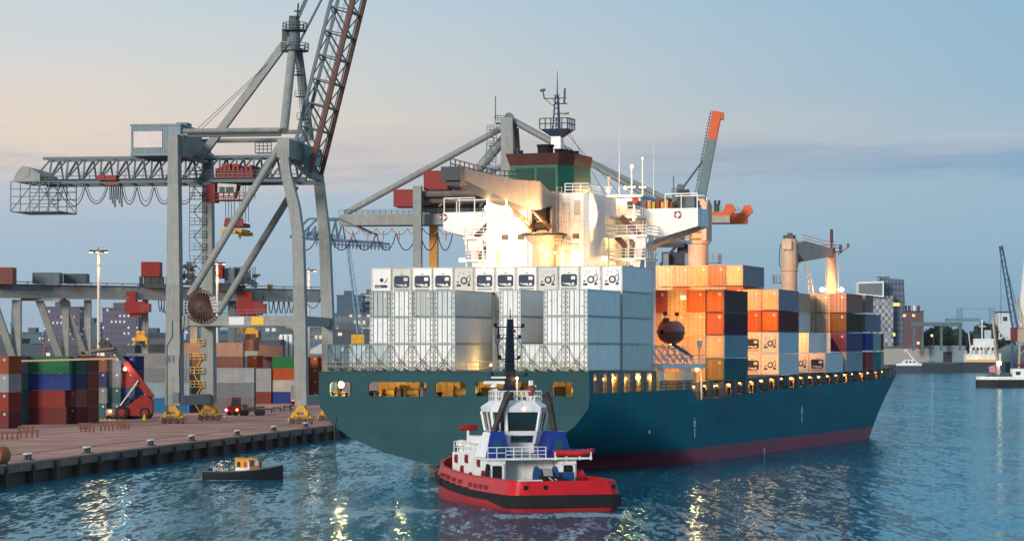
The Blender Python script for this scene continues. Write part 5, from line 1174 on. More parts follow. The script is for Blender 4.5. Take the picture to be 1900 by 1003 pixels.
kbar(k2, 'mast_leg', (ap.x, 6, ap.z), d(944, 405, 4), 3.2, 3.0); kbar(k2, 'mast_leg', (ap.x+1.2, 13, ap.z-2), (d(966, 405, 14).x, 15, zg1), 1.6, 2.2, mat('oxide orange steel', (.32, .12, .06), .6, var=.3))
def ktube(k, nm, p, q, r, mt=M_GREY): return MB().tube(p, q, r, n=10).build(nm, mt, k, True)
ktube(k2, 'back_stay', (ap.x-1, 8, ap.z-2), (d(640, 398, 6).x, 6, zg1+.2), .85)
ktube(k2, 'back_stay', (ap.x, 12, ap.z-3), (d(815, 400, 14).x, 14, zg1), 1.3)
ktube(k2, 'back_stay', (d(905, 330, 14).x+6, 14, d(905, 300, 14).z), (d(800, 390, 14).x, 14, zg1+3), .7)
for v in (6, 13.5):
    md = d(1060, 283, v); ktube(k2, 'fore_stay', (ap.x+.5, v*.4+5, ap.z), md, .8 if v == 6 else .9); en = d(1225 if v == 6 else 1255, 378, v); ktube(k2, 'fore_stay', md, en, .75); kbar(k2, 'stay_link', en, (en.x+7, v, zg1), .9)
    ktube(k2, 'inner_stay', (ap.x+2, v*.4+5, ap.z-8), d(990, 395, v), .8)
m = MB()
for i in range(9):
    z0_ = zg1+2+i*(ap.z-zg1-6)/9; x = ap.x-3.8-(1-i/9)*.5; m.bar((x-.7*(1 if i % 2 else -1), 5, z0_), (x+.7*(1 if i % 2 else -1), 5, z0_+3.1), .3, .15); m.box(x-1.3, x+1.3, 4.4, 5.4, z0_+3, z0_+3.1); m.rail([(x-1.3, 4.4, z0_+3.1), (x+1.3, 4.4, z0_+3.1)], 1.1, .9, .07)
    m.bar((x-1.3, 4.4, z0_), (x-1.3, 4.4, z0_+3.2), .12); m.bar((x+1.3, 4.4, z0_), (x+1.3, 4.4, z0_+3.2), .12)
m.build('mast_stair', M_BLUEGREY, k2)
m = MB(); m.lathe((ap.x, 9, ap.z+.6), [(1.2, 0), (1.2, 1.2)], 14, 'y'); m.box(ap.x-3.5, ap.x+1.5, 7.5, 11, ap.z-1.2, ap.z-.9); m.rail([(ap.x-3.5, 7.5, ap.z-.9), (ap.x-1.2, 7.5, ap.z-.9)], 1.8, .8, .09, 2); m.tube((ap.x-3.4, 8, ap.z), (ap.x-3.4, 8, ap.z+6), .15); m.box(ap.x+1.4, ap.x+2.2, 8, 9, ap.z-3, ap.z-.4); m.build('mast_head', M_BLUEGREY, k2)
for nm_, (p0, p1, v0, v1) in {'machinery_house': ((786, 352), (830, 318), 2, 18), 'electrical_house': ((730, 383), (768, 353), 3, 12), 'trolley_house': ((856, 366), (884, 337), 2, 20)}.items():
    a, b = d(p0[0], p0[1], v0), d(p1[0], p1[1], v0); hs = empty(nm_, k2)
    MB().box(a.x, b.x, v0, v1, a.z, b.z).build('house_body', M_RED, hs)
    MB().box(a.x-.1, b.x+.1, v0-.1, v1+.1, b.z+.003, b.z+.25).build('house_roof', M_RED, hs)
m = MB()
for py_, v_ in ((360, 2), (372, 4), (378, 16), (388, 10)): a, b = d(780, py_, v_), d(1000, py_, v_); m.tube(a, (b.x, v_, a.z), .9)
for px_ in (815, 850, 890): m.bar(d(px_, 383, 4), d(px_+28, 352, 4), .6)
m.build('upper_tie_tube', mat('brown grey steel', (.16, .13, .11), .6, var=.3), k2)
M_FEST = mat('orange festoon line', (.42, .17, .05), .6)
for i, (xa, xb) in enumerate(((545, 590), (612, 655), (655, 698), (698, 735), (735, 772), (780, 812), (812, 840))):
    m = MB(); loops(m, d(xa, 432, 4), d(xb, 432, 4), 1, 4.6, .14); m.build('festoon_cable', M_CABLE, k2)
for i in range(7):
    m = MB(); xa = 640+i*29; loops(m, d(xa, 424, 3.8), d(xa+29, 424, 3.8), 1, 1.6, .13); m.tube(d(xa+14, 428, 3.8), d(xa+13, 446, 3.8), .13, n=5); m.build('festoon_line', M_FEST, k2)
for x in (xl2, xs2):
    for v in (0, V2): bogie(k2, x, v)

# ---- third crane further on, boom raised with a red tip
Z3 = 1000.0
M3 = TR(G(1258, 662+10.66*F/Z3, ZQ), -QA); M3I = M3.inverted()
e3 = lambda px, py, v: hit(M3I, px, py, 1, v)
k3 = thing('container_crane', 'dark ship-to-shore crane with raised box boom ending in a red tip', 'crane', M3)
hp = e3(1276, 492, 8); tpp = e3(1331, 207, 8); mid = hp.lerp(tpp, .82)
kbar(k3, 'boom', hp, mid, 3.4, 3.6, mat('boom grey green', (.13, .19, .19), .5, var=.2)); 
m = MB(); m.bar(mid, tpp, 3.4, 3.6, (0, 1, 0)); q = tpp; m.box(q.x-1.2, q.x+2.4, 6.5, 9.5, q.z-3, q.z-.5); m.build('boom_tip', M_ORANGE, k3)
un_ = (tpp-hp).normalized(); nn = Vector((-un_.z, 0, un_.x))
m = MB()
for i in range(22): pp = hp.lerp(tpp, .55+.43*i/21) + nn*2.4; m.bar(pp - nn*.6, pp + nn*.5, .22)
m.bar(hp.lerp(tpp, .3) + nn*2.3, tpp + nn*2.3, .25); m.build('boom_ladder', M_DARK, k3)
a3 = e3(1268, 352, 8)
kbar(k3, 'mast', (a3.x, 8, e3(1268, 560, 8).z), (a3.x, 8, a3.z), 4.2, 4.6, M_DARK)
m = MB(); m.box(a3.x-4, a3.x+2.6, 6, 10, a3.z-4, a3.z-1.5); m.lathe((a3.x-1, 6, a3.z+.8), [(1.3, 0), (1.3, 3)], 12, 'y'); m.tube((a3.x-3.6, 8, a3.z), (a3.x-3.6, 8, a3.z+5), .2); m.rail([(a3.x-4, 6, a3.z-1.5), (a3.x-1, 6, a3.z-1.5)], 1.8, .8, .12, 2); m.build('mast_head', M_BLUEGREY, k3)
m = MB()
for dv in (6.5, 9.5): m.tube((a3.x, dv, a3.z+1), hp.lerp(tpp, .74) + Vector((0, dv-8, 0)), .25, n=6)
m.build('boom_stay', M_BLUEGREY, k3)
m = MB(); a = e3(1228, 470, 4); b = e3(1280, 443, 4); m.box(a.x, b.x, 3, 14, a.z-4, a.z+.5); m.bar(e3(1195, 452, 3), e3(1270, 452, 3), 2.4, 2.6); m.bar(e3(1225, 492, 3), e3(1268, 440, 3), 1.0); m.rail([e3(1240, 445, 3), e3(1275, 445, 3)], 2.2, 1.6, .25, 2); m.build('girder_machinery', M_DARK, k3)
for px_, v in ((1236, 0), (1276, 0), (1243, 20), (1283, 20)):
    a = e3(px_, 470, v); kbar(k3, 'leg', (a.x, v, 0), a, 2.0)
a = e3(1208, 385, 4); kbar(k3, 'back_stay', a3 + Vector((0, 0, -2)), e3(1165, 405, 8), 1.3, None, M_BLUEGREY)
# ------------------------------------------------------------------ the yard on the quay
def bs(kind, px, z, tiers, group, where, dz=0, th=2.7):           # broadside stack, left end at pixel px
    for t, cc in enumerate(tiers):
        if cc is None: continue
        x = (px + (cc[3] if len(cc) > 3 else 0) - CX)/F*z
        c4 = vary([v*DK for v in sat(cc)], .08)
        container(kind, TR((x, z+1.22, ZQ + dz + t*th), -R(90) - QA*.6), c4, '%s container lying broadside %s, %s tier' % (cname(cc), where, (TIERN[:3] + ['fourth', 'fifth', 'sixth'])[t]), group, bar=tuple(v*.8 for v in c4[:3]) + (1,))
def eo(kind, px, z, tiers, group, where, dz=0, th=2.7):           # stack with its doors to the water, centred on pixel px
    for t, cc in enumerate(tiers):
        if cc is None: continue
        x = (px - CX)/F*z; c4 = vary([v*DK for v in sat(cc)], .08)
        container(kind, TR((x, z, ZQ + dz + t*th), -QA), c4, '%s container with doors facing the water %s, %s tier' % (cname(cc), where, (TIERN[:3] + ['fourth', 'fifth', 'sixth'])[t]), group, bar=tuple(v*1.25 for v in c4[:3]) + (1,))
YR, YDR, YBR, YG, YB, YNB, YT, YGR, YLG, YW, YO, YPE, YBK = (.30, .05, .04), (.17, .03, .03), (.26, .10, .06), (.015, .16, .07), (.02, .06, .22), (.02, .035, .11), (.04, .12, .13), (.26, .27, .28), (.42, .43, .43), (.60, .57, .52), (.50, .12, .04), (.62, .38, .28), (.32, .09, .05)
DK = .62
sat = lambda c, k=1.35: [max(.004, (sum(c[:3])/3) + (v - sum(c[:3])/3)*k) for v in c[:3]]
GY = 'containers stacked on the quay'
eo('dry20', 1, 410, [YDR, YR, YLG, YBK], GY, 'at the left edge')
eo('dry20', 24, 433, [YT, YT, (.10, .17, .18), (.20, .25, .26)], GY, 'next to the left edge')
bs('swap', 38, 437, [YDR + (2,), YR + (0,), YB + (9,), YG + (8,)], GY, 'below the man on the stack')
eo('dry20', 128, 440, [YDR, (.36, .15, .13), (.05, .08, .2), (.05, .15, .1)], GY, 'right of the green one')
eo('dry20', 150, 446, [YBR, (.28, .08, .045), YBK, (.22, .1, .06)], GY, 'at the lamp lit corner')
eo('dry20', 185, 474, [YT, YGR, YNB, YBR], GY, 'behind the stacker boom')
eo('dry20', 211, 475, [(.15, .2, .24), (.03, .10, .09), (.24, .25, .27), (.25, .25, .29)], GY, 'right behind the stacker boom')
eo('dry20', 237, 476, [YNB, (.06, .09, .2), (.35, .06, .05), (.03, .05, .2)], GY, 'over the stacker chassis')
bs('dry40', 236, 529, [(.03, .20, .38), (.36, .44, .48), YGR, (.33, .33, .32)], GY, 'behind the red stacker', th=2.85)
bs('dry40', 356, 532, [(.25, .2, .2), YGR, YLG], GY, 'behind the crane legs', th=2.85)
bs('swap', 312, 545, [YGR, YB, YPE, (.27, .14, .11), YPE], GY, 'between the landside crane legs')
bs('swap', 384, 546, [(.4, .33, .28), YB, (.6, .5, .44), (.28, .13, .10), YPE], GY, 'right of the landside crane legs')
bs('swap', 446, 634, [(.22, .05, .04), YLG, (.43, .43, .44)], GY, 'above the red truck')
bs('swap', 506, 634, [(.02, .06, .24), YW, YO, (.02, .17, .05)], GY, 'left of the seaside crane leg')
bs('dry20', 478, 668, [None, None, None, None, YPE], GY, 'high behind the green one')
eo('dry20', 468, 660, [YGR, YGR, YO, YO, ], GY, 'below the hanging container', th=2.75)
bs('swap', 470, 672, [None, None, (.3, .16, .13), (.32, .2, .2)], GY, 'behind the green one')
for i in range(3): eo('dry20', 560 + i*20, 641 + i, [YBK, YBK, (.36, .10, .05), (.40, .13, .06) if i == 1 else YBK], GY, ('left', 'middle', 'right')[i] + ' in the brick red trio')
bs('dry40', 262, 640, [None, None, None, None, (.3, .33, .3)], GY, 'far behind the grey ones')
bs('dry40', 425, 700, [None, None, None, None, (.45, .5, .42)], GY, 'far behind the hanging container')
q0, q1 = P(-10, 670.5, 428), P(216, 664.5, 436)  # added beam: lamplight on the stacks' roof edge, put into its colour
tag(MB().bar(q0, q1, .35, .28).build('lit_edge_beam', mat('painted lit edge', (.62, .42, .24), .6, var=.15)), 'long pale beam painted as the lit top edge of the near container stacks', 'beam')
tag(MB().bar(P(45, 666.5, 437.5), P(216, 663, 438.5), .3, .3).build('safety_pipe', M_RED), 'red pipe lying behind the pale beam on the stacks', 'pipe')

# man on the container stack, in red work clothes
def figure(name, label, loc, rz, coat, trouser, pose):
    J = {'pel': (0, 0, .95), 'sp': (0, .0, 1.2), 'ch': (0, .0, 1.42), 'nk': (0, 0, 1.53), 'hd': (0, .02, 1.66), 'tp': (0, .01, 1.78)}
    J.update(pose)
    E = [('pel', 'sp'), ('sp', 'ch'), ('ch', 'nk'), ('nk', 'hd'), ('hd', 'tp'), ('pel', 'hl'), ('hl', 'kl'), ('kl', 'al'), ('al', 'tl'), ('pel', 'hr'), ('hr', 'kr'), ('kr', 'ar'), ('ar', 'tr'), ('ch', 'sl'), ('sl', 'el'), ('el', 'wl'), ('wl', 'fl'), ('ch', 'sr'), ('sr', 'er'), ('er', 'wr'), ('wr', 'fr')]
    Rr = {'pel': .15, 'sp': .14, 'ch': .16, 'nk': .06, 'hd': .1, 'tp': .08, 'h': .1, 'k': .075, 'a': .05, 't': .05, 's': .08, 'e': .055, 'w': .042, 'f': .045}
    ks = list(J); me = bpy.data.meshes.new(name); me.from_pydata([J[k] for k in ks], [(ks.index(a), ks.index(b)) for a, b in E], [])
    o = bpy.data.objects.new(name, me); C.objects.link(o)
    sk_ = o.modifiers.new('skin', 'SKIN'); sd = o.modifiers.new('sub', 'SUBSURF'); sd.levels = 1; sd.render_levels = 2
    lay = me.skin_vertices.new() if not me.skin_vertices else me.skin_vertices[0]
    lay = me.skin_vertices[0]
    for i, k in enumerate(ks):
        r = Rr.get(k, Rr.get(k[0], .06)); lay.data[i].radius = (r, r*.85)
    lay.data[0].use_root = True
    m = bpy.data.materials.new('work clothes'); m.use_nodes = True; nt = m.node_tree; b = nt.nodes['Principled BSDF']; b.inputs['Roughness'].default_value = .8
    tcn = N(nt, 'ShaderNodeTexCoord'); s = N(nt, 'ShaderNodeSeparateXYZ'); L(nt, tcn.outputs['Object'], s.inputs[0])
    rp = ramp(nt, [(0, (.02,.02,.02,1)), (.05, trouser), (.5, coat), (.845, (.45,.26,.18,1)), (.93, (.6,.55,.5,1))], 'CONSTANT'); L(nt, math_n(nt, 'DIVIDE', s.outputs[2], 1.85), rp.inputs[0]); L(nt, rp.outputs[0], b.inputs['Base Color'])
    me.materials.append(m); o.location = loc; o.rotation_euler = (0, 0, rz)
    return tag(o, label, 'person')
STAND = {'hl': (-.1, 0, .9), 'kl': (-.11, .03, .5), 'al': (-.11, 0, .08), 'tl': (-.12, .14, .04), 'hr': (.1, 0, .9), 'kr': (.11, .05, .5), 'ar': (.11, -.03, .08), 'tr': (.13, .1, .04), 'sl': (-.2, 0, 1.43), 'el': (-.25, -.02, 1.14), 'wl': (-.22, .08, .9), 'fl': (-.21, .1, .8), 'sr': (.2, 0, 1.43), 'er': (.3, .05, 1.18), 'wr': (.24, .22, 1.05), 'fr': (.22, .28, 1.0)}
px_ = P(84, 664, 439.5); figure('person', 'man in red work clothes standing on top of the container stack', (px_.x, 439.5, ZQ+4*2.7-.02), R(60), (.5, .09, .04, 1), (.34, .10, .06, 1), STAND)

# rail mounted yard crane spanning the stacks
yz = lambda px: 600 + 55*px/600
yp = lambda px, py, dz=0: P(px, py, yz(px) + dz)
yc = thing('yard_gantry_crane', 'long grey yard crane girder spanning the stacks, with two red trolleys', 'crane')
m = MB()
m.bar(yp(-40, 540), yp(604, 549), 2.4, 2.5); m.build('girder', M_GREY, yc)
m = MB(); m.bar(yp(-40, 549), yp(604, 558), 3.2, .6); m.build('lower_flange', M_GREY, yc)
m = MB(); m.bar(yp(-40, 531.5, -1.3), yp(604, 542.5, -1.3), .12, 1.5); m.rail([yp(-40, 532, -1.5), yp(604, 543, -1.5)], 1.3, 4, .09, 1); m.build('walkway_screen', M_BLUEGREY, yc)
for px, w_, mt in ((32, 1.75, M_GREY), (122, 1.5, M_GREY), (163, 1.5, M_GREY), (360, 1.6, M_BEIGE), (430, 1.7, M_BLUEGREY), (270, 1.2, M_GREY)):
    a = yp(px, 556); MB().bar((a.x, a.y, ZQ), a, w_, None, (0, 1, 0)).build('leg', mt, yc)
for a, b in (((-14, 552), (24, 662)), ((72, 554), (110, 660)), ((116, 556), (158, 660))):
    MB().bar(yp(*a), yp(*b), 1.5, None, (0, 1, 0)).build('diagonal_leg', M_GREY, yc)
a = yp(66, 553); b = yp(92, 558); MB().box(a.x-3, b.x+3, a.y-1.5, a.y+1.5, b.z, a.z).build('bogie_bracket', M_GREY, yc)
for nm_, x0, x1, y0, y1, mt in (('cabin', -40, 37, 527, 498, mat('rust brown cladding', (.16, .055, .04), .6, var=.3, streak=.3)), ('cabin', 63, 120, 526, 507, M_BLUEGREY), ('cabin', 120.5, 168, 526, 509, mat('dark slate cladding', (.06, .085, .1), .6, var=.2)), ('winch_house', 264, 302, 513, 487, M_RED), ('winch_house', 396, 416, 516, 492, M_RED), ('winch_house', 418, 438, 525, 498, M_BLUEGREY)):
    a, b = yp(x0, y0), yp(x1, y1); hs = empty(nm_, yc)
    m = MB(); m.box(a.x, b.x, a.y-2, a.y+3, a.z, b.z); m.build('house_body', mt, hs)
    m = MB(); x = a.x
    while x < b.x-.3: m.box(x, x+.22, a.y-2.06, a.y-2.0, a.z+.1, b.z-.1); x += .62
    m.build('cladding_ribs', mt, hs)
def clutter(nm, x0, x1, y0, y1, n, mt, par, dz=-1):
    m = MB(); a, b = yp(x0, y0, dz), yp(x1, y1, dz); 
    for i in range(n):
        x = a.x + (b.x-a.x)*rnd.random(); z = a.z + (b.z-a.z)*rnd.random()*.8; w_ = rnd.uniform(.3, 1.3); h_ = rnd.uniform(.3, 1.1); y = a.y + rnd.uniform(-1, 1)
        m.box(x-w_/2, x+w_/2, y-w_/2, y+w_/2, z, z+h_)
        if i % 3 == 0: m.bar((x, y, z), (x, y, b.z), .12); m.bar((x-1, y, z+h_), (x+1, y, z+h_), .1)
    m.box(a.x, b.x, a.y-.8, a.y+1, a.z-.2, a.z+.2)
    return m.build(nm, mt, par)
def yard_trolley(xa, xb, ytop, ybot, cabx0, cabx1, sx0, sx1, sy, dk):
    t = empty('trolley', yc)
    clutter('trolley_machinery', xa, xb, ytop+40, ytop, 60, dk, t)
    a, b = yp(cabx0, ybot, -1), yp(cabx1, 560, -1); m = MB(); m.box(a.x, b.x, a.y-2, a.y+2, a.z, b.z); m.box(a.x+.3, b.x-2.2, a.y-1.8, a.y+1.8, b.z, b.z+2.2); m.box(a.x+1.0, b.x-1.0, a.y-1, a.y+1, a.z-.8, a.z); m.build('trolley_cab', M_RED, t)
    m = MB(); m.box(a.x+(b.x-a.x)*.72, b.x+.9, a.y-2.2, a.y+1.6, a.z+.3, b.z-.5); m.build('cab_side', mat('dark red paint', (.22, .03, .03), .5), t)
    c0, c1 = yp(sx0, sy, -1), yp(sx1, sy-10, -1); m = MB(); m.box(c0.x, c1.x, c0.y-1.2, c0.y+1.2, c0.z, c0.z+.9); m.box(c0.x+.6, c1.x-.6, c0.y-.8, c0.y+.8, c0.z+.9, c0.z+1.4); m.lathe((c0.x+1, c0.y-.9, c0.z+1.9), [(.5, 0), (.5, .5)], 10, 'y'); m.lathe((c1.x-1, c0.y-.9, c0.z+1.9), [(.5, 0), (.5, .5)], 10, 'y'); m.box(c0.x, c0.x+.4, c0.y-1.2, c0.y+1.2, c0.z-.8, c0.z); m.box(c1.x-.4, c1.x, c0.y-1.2, c0.y+1.2, c0.z-.8, c0.z); m.build('spreader', M_YELLOW, t)
    m = MB()
    for f in (.15, .4, .6, .85): m.tube((c0.x + (c1.x-c0.x)*f, c0.y, c0.z+1.5), (c0.x + (c1.x-c0.x)*f, c0.y, a.z), .06, n=5)
    m.build('hoist_rope', M_CABLE, t)
for x0, x1, y0, y1 in ((258, 318, 514, 531), (388, 442, 525.5, 536)):
    a, b = yp(x0, y1, -1), yp(x1, y0, -1); m = MB(); m.box(a.x, b.x, a.y-1, a.y+3, a.z-.4, a.z+.5)
    for f in (.05, .35, .65, .95): x = a.x + (b.x-a.x)*f; m.box(x-.3, x+.3, a.y, a.y+2, a.z, b.z)
    m.box(a.x+1, b.x-1.2, a.y+.2, a.y+2, a.z+.5, b.z); m.build('trolley_platform', M_DARK, yc)
yard_trolley(322, 366, 486, 581, 234, 276, 249, 277, 632, M_DARK)
yard_trolley(424, 482, 496, 584, 440, 490, 441, 482, 619, mat('trolley dark teal', (.03, .06, .08), .55, var=.4))
for i in range(6):
    m = MB(); loops(m, yp(498 + i*9.5, 552, -2), yp(507.5 + i*9.5, 552, -2), 1, 3.6, .12); m.build('festoon_cable', M_CABLE, yc)
for i in range(3):
    m = MB(); loops(m, yp(294 + i*5, 556, -2), yp(300 + i*5, 556, -2), 1, 2.6+.3*i, .1); m.build('festoon_cable', M_CABLE, yc)
for i, (xa, xb) in enumerate(((424, 450), (450, 490), (565, 596))):
    m = MB(); loops(m, yp(xa, 548, -2.4), yp(xb, 548, -2.4), 1, 3.0, .1); m.build('festoon_cable', M_CABLE, yc)
a = yp(501, 536, -1.5); MB().box(a.x-.6, a.x+.7, a.y-.5, a.y+.5, a.z, a.z+1.1).build('marker_box', M_YELLOW, yc)
m = MB(); a = yp(435, 655); zz = ZQ+3
while zz < yp(435, 590).z: m.bar((a.x+.6, a.y-2, zz), (a.x+2.2, a.y-2, zz+1.8), .14); m.bar((a.x+2.2, a.y-2, zz), (a.x+.6, a.y-2, zz+1.8), .14); m.bar((a.x+.6, a.y-2, zz), (a.x+2.2, a.y-2, zz), .14); zz += 1.8
for x in (.6, 2.2): m.bar((a.x+x, a.y-2, ZQ), (a.x+x, a.y-2, zz), .2)
m.build('ladder_tower', M_BLUEGREY, yc)
hg = P(464.5, 650, 655); container('dry20', TR((hg.x, 650, hg.z-.1), -QA), (.52, .2, .11, 1), 'orange pink container hanging end on from the yard crane spreader', 'hanging containers', bar=(.4, .15, .09, 1))
hp_ = container('dry20', TR((P(464.5, 630, 652).x, 652, P(464.5, 632, 652).z-.25), -QA), (.5, .19, .1, 1), 'orange pink container gripped by the yellow spreader, above another', 'hanging containers', bar=(.4, .15, .09, 1))

# lamp masts
def lamp_mast(px, ytop, z, label, yb=None):
    X = (px - CX)/F*z; H = CH + (HY - ytop)/F*z - ZQ
    t = thing('lamp_mast', label, 'lamp post', TR((X, z, ZQ)), 'tall lamp masts in the yard')
    m = MB(); m.tube((0, 0, 0), (0, 0, H), .36, .24, 12); m.box(-.6, .6, -.6, .6, 0, .25); m.build('mast_pole', mat('pale mast paint', (.62, .56, .50), .5, var=.08), t, True)
    m = MB(); m.lathe((0, 0, H-.2), [(.3, 0), (1.0, .1), (1.0, .25), (.3, .4)], 12)
    for a in range(8): cx, cy = 1.45*math.cos(a*math.pi/4), 1.45*math.sin(a*math.pi/4); m.bar((0, 0, H), (cx, cy, H), .1); m.box(cx-.32, cx+.32, cy-.32, cy+.32, H-.05, H+.3)
    m.tube((0, 0, H), (0, 0, H+.9), .08); m.build('lamp_ring', M_DARK, t)
    for a in range(0, 8, 2):
        cx, cy = 1.45*math.cos(a*math.pi/4), 1.45*math.sin(a*math.pi/4); m = MB(); m.box(cx-.26, cx+.26, cy-.26, cy+.26, H-.14, H-.055); m.build('lamp_lens', emit('mast lamp lens', (1, .55, .25), 10), t)
    point((0, 0, H-2.6), 3600, (1, .48, .2), 1.8, t)
lamp_mast(183, 467, 520, 'tall lamp mast left of the big crane, before the yard crane girder')
lamp_mast(403, 489, 600, 'lamp mast seen between the two landside legs of the big crane')
lamp_mast(573, 502, 680, 'lamp mast seen between the two seaside legs of the big crane')
# more of the yard's lamps stand just outside the picture and light the paving
for x, y in ((-110, 400), (-75, 330)): 
    pass

# reach stacker
ZR = 474; kx = ZR/F
rs = thing('reach_stacker', 'red reach stacker with raised telescopic boom and empty spreader, lamp lit', 'reach stacker', TR((P(285, 777, ZR).x, ZR, ZQ)))
r = lambda px, py, y=0: Vector(((px-285)*kx, y, (777-py)*kx))
def slab(pts, y0, y1): return MB().prism([r(px, py, y0) for px, py in pts], (0, y1-y0, 0))
slab([(222, 770), (222, 757), (240, 752), (252, 742), (262, 735), (276, 735), (284, 746), (284, 766), (276, 771)], -1.5, 1.5).build('body', M_RED, rs)
slab([(262, 733), (276, 733), (284, 744), (276, 744)], -1.7, 1.7).build('counterweight', M_RED, rs)
for px, rad, ys in ((271, 12, (-1.55, 1.0)), (229, 13, (-2.0, .9)), (210, 10.5, (-1.2, .9))):
    for y in ys:
        w_ = MB(); w_.lathe((r(px, 777).x, y, rad*kx), [(rad*kx*.6, 0), (rad*kx, .08), (rad*kx, .6), (rad*kx*.6, .68)], 18, 'y'); wo_ = w_.build('wheel', M_BLACK, rs, True)
        h_ = MB(); h_.lathe((r(px, 777).x, y-.03, rad*kx), [(.12, 0), (rad*kx*.5, .02), (rad*kx*.5, .1)], 12, 'y'); h_.build('rim', M_RED, wo_)
slab([(226, 757), (230, 738), (240, 737), (244, 752)], -.7, .7).build('operator_cab', glass('cab glass dark', (.03, .04, .045)), rs)
slab([(198, 770), (200, 758), (222, 756), (222, 768)], -1.4, 1.4).build('front_axle_frame', M_MACH, rs)
MB().bar(r(282, 738), r(233, 672), 1.1, 1.25, (0, 1, 0), 1.0, 1.0).build('boom', M_RED, rs)
MB().bar(r(235, 675), r(197, 634), .7, .8, (0, 1, 0)).build('inner_boom', M_DARK, rs)
for y in (-.9, .9): MB().tube(r(219, 760, y), r(258, 706, y), .15, .15, 8).build('lift_cylinder', mat('chrome rod', (.35, .36, .37), .3, .8), rs)
m = MB(); m.prism([r(185, 648, -.6), r(190, 632, -.6), r(200, 630, -.6), r(206, 640, -.6), r(203, 650, -.6)], (0, 1.2, 0)); m.box(r(184, 0).x, r(196, 0).x, -.8, .8, r(0, 640).z, r(0, 634).z); m.build('rotator_head', M_MACH, rs)
m = MB(); m.bar(r(150, 655), r(216, 647), .5, .5); m.bar(r(150, 654, -1.1), r(164, 652, 1.1), .35); m.bar(r(165, 651, -.8), r(213, 645.5, -.8), .3, .4); m.bar(r(165, 651, .8), r(213, 645.5, .8), .3, .4); m.bar(r(148, 652), r(161, 660), .5, .3); m.build('spreader', mat('worn spreader', (.2, .15, .11), .6, var=.5, rust=.6), rs)
m = MB(); q = r(233, 684, -.75); m.lathe(q, [(.12, 0), (.26, -.05), (.2, -.16)], 10, 'y'); m.build('work_lamp', M_LAMPW, rs); point(q + Vector((0, -.8, 0)), 260, (1, .9, .8), .2, rs)
m = MB(); q = r(207, 762, -1.5); m.lathe(q, [(.1, 0), (.2, -.05), (.16, -.12)], 8, 'y'); m.build('head_lamp', M_LAMP, rs); point(q + Vector((-.3, -.5, 0)), 160, (1, .5, .2), .2, rs)
q = P(268, 777, 468); t = thing('traffic_cone', 'small yellow traffic cone beside the rear wheel of the reach stacker', 'cone', TR((q.x, 468, ZQ)))
m = MB(); m.lathe((0, 0, .06), [(.36, 0), (.07, .95), (.04, .97)], 12); m.build('cone_body', mat('cone yellow', (.8, .42, .05), .6), t); m = MB(); m.box(-.42, .42, -.42, .42, 0, .06); m.build('base', M_YELLOW, t)

# terminal tractor with flat trailer
ZTK = 503; kx2 = ZTK/F
tk = thing('terminal_truck', 'red terminal truck with a dark flat trailer and lit headlamps', 'truck', TR((P(420, 771, ZTK).x, ZTK, ZQ)))
tq = lambda px, py, y=0: Vector(((px-420)*kx2, y, (771-py)*kx2))
m = MB(); m.prism([tq(420, 766, -1.2), tq(421, 755, -1.2), tq(430, 752, -1.2), tq(446, 752, -1.2), tq(447, 766, -1.2)], (0, 2.4, 0)); m.build('front_body', M_RED, tk)
m = MB(); m.prism([tq(430, 752, -1.0), tq(431, 737, -1.0), tq(446, 737, -1.0), tq(447, 752, -1.0)], (0, 1.9, 0)); cbx = m.build('cab', M_RED, tk)
m = MB(); m.prism([tq(431.5, 751, -1.03), tq(432.2, 740, -1.03), tq(445, 740, -1.03), tq(445.6, 751, -1.03)], (0, .02, 0)); m.build('cab_window', glass('cab glass'), cbx)
m = MB(); m.bar(tq(446, 762), tq(490, 760), 1.2, .35); m.bar(tq(452, 758), tq(490, 755), 2.3, .3); m.box(tq(450, 0).x, tq(458, 0).x, -1, 1, tq(0, 758).z, tq(0, 750).z); m.build('trailer', M_MACH, tk)
for px in (426, 437, 450, 456, 478, 486):
    m = MB(); m.lathe((tq(px, 0).x, -1.2, .5), [(.25, 0), (.5, .06), (.5, .45), (.3, .5)], 14, 'y'); m.lathe((tq(px, 0).x, .7, .5), [(.3, 0), (.5, .06), (.5, .45), (.3, .5)], 14, 'y'); m.build('wheel_pair', M_BLACK, tk)
for px, mt in ((421, emit('violet headlamp', (.6, .3, 1), 40)), (441, M_LAMP)):
    m = MB(); q = tq(px, 760, -1.25); m.lathe(q, [(.12, 0), (.17, -.06), (.1, -.1)], 8, 'y'); m.build('headlamp', mt, tk)
point(tq(418, 762, -1.6), 60, (1, .6, .3), .2, tk)
# dark red trailer parked by the seaside leg
t = thing('parked_trailer', 'grey box trailer with red tail lights by the seaside crane leg', 'trailer', TR((P(540, 750, 620).x, 620, ZQ)))
MB().box(0, 3.2, -1.2, 4, 1.1, 4.3).build('box_body', mat('trailer grey', (.22, .2, .2), .6), t); MB().box(0, 3.2, -1.25, -.9, .8, 1.08).build('rear_bumper', M_RED, t)
for x in (.6, 2.6): MB().lathe((x, -.8, .5), [(.2, 0), (.5, .05), (.5, .4), (.3, .45)], 12, 'y').build('wheel', M_BLACK, t)
MB().box(.2, .8, -1.29, -1.255, .86, 1.02).build('tail_lamp', emit('tail lamp', (1, .12, .05), 6), t)

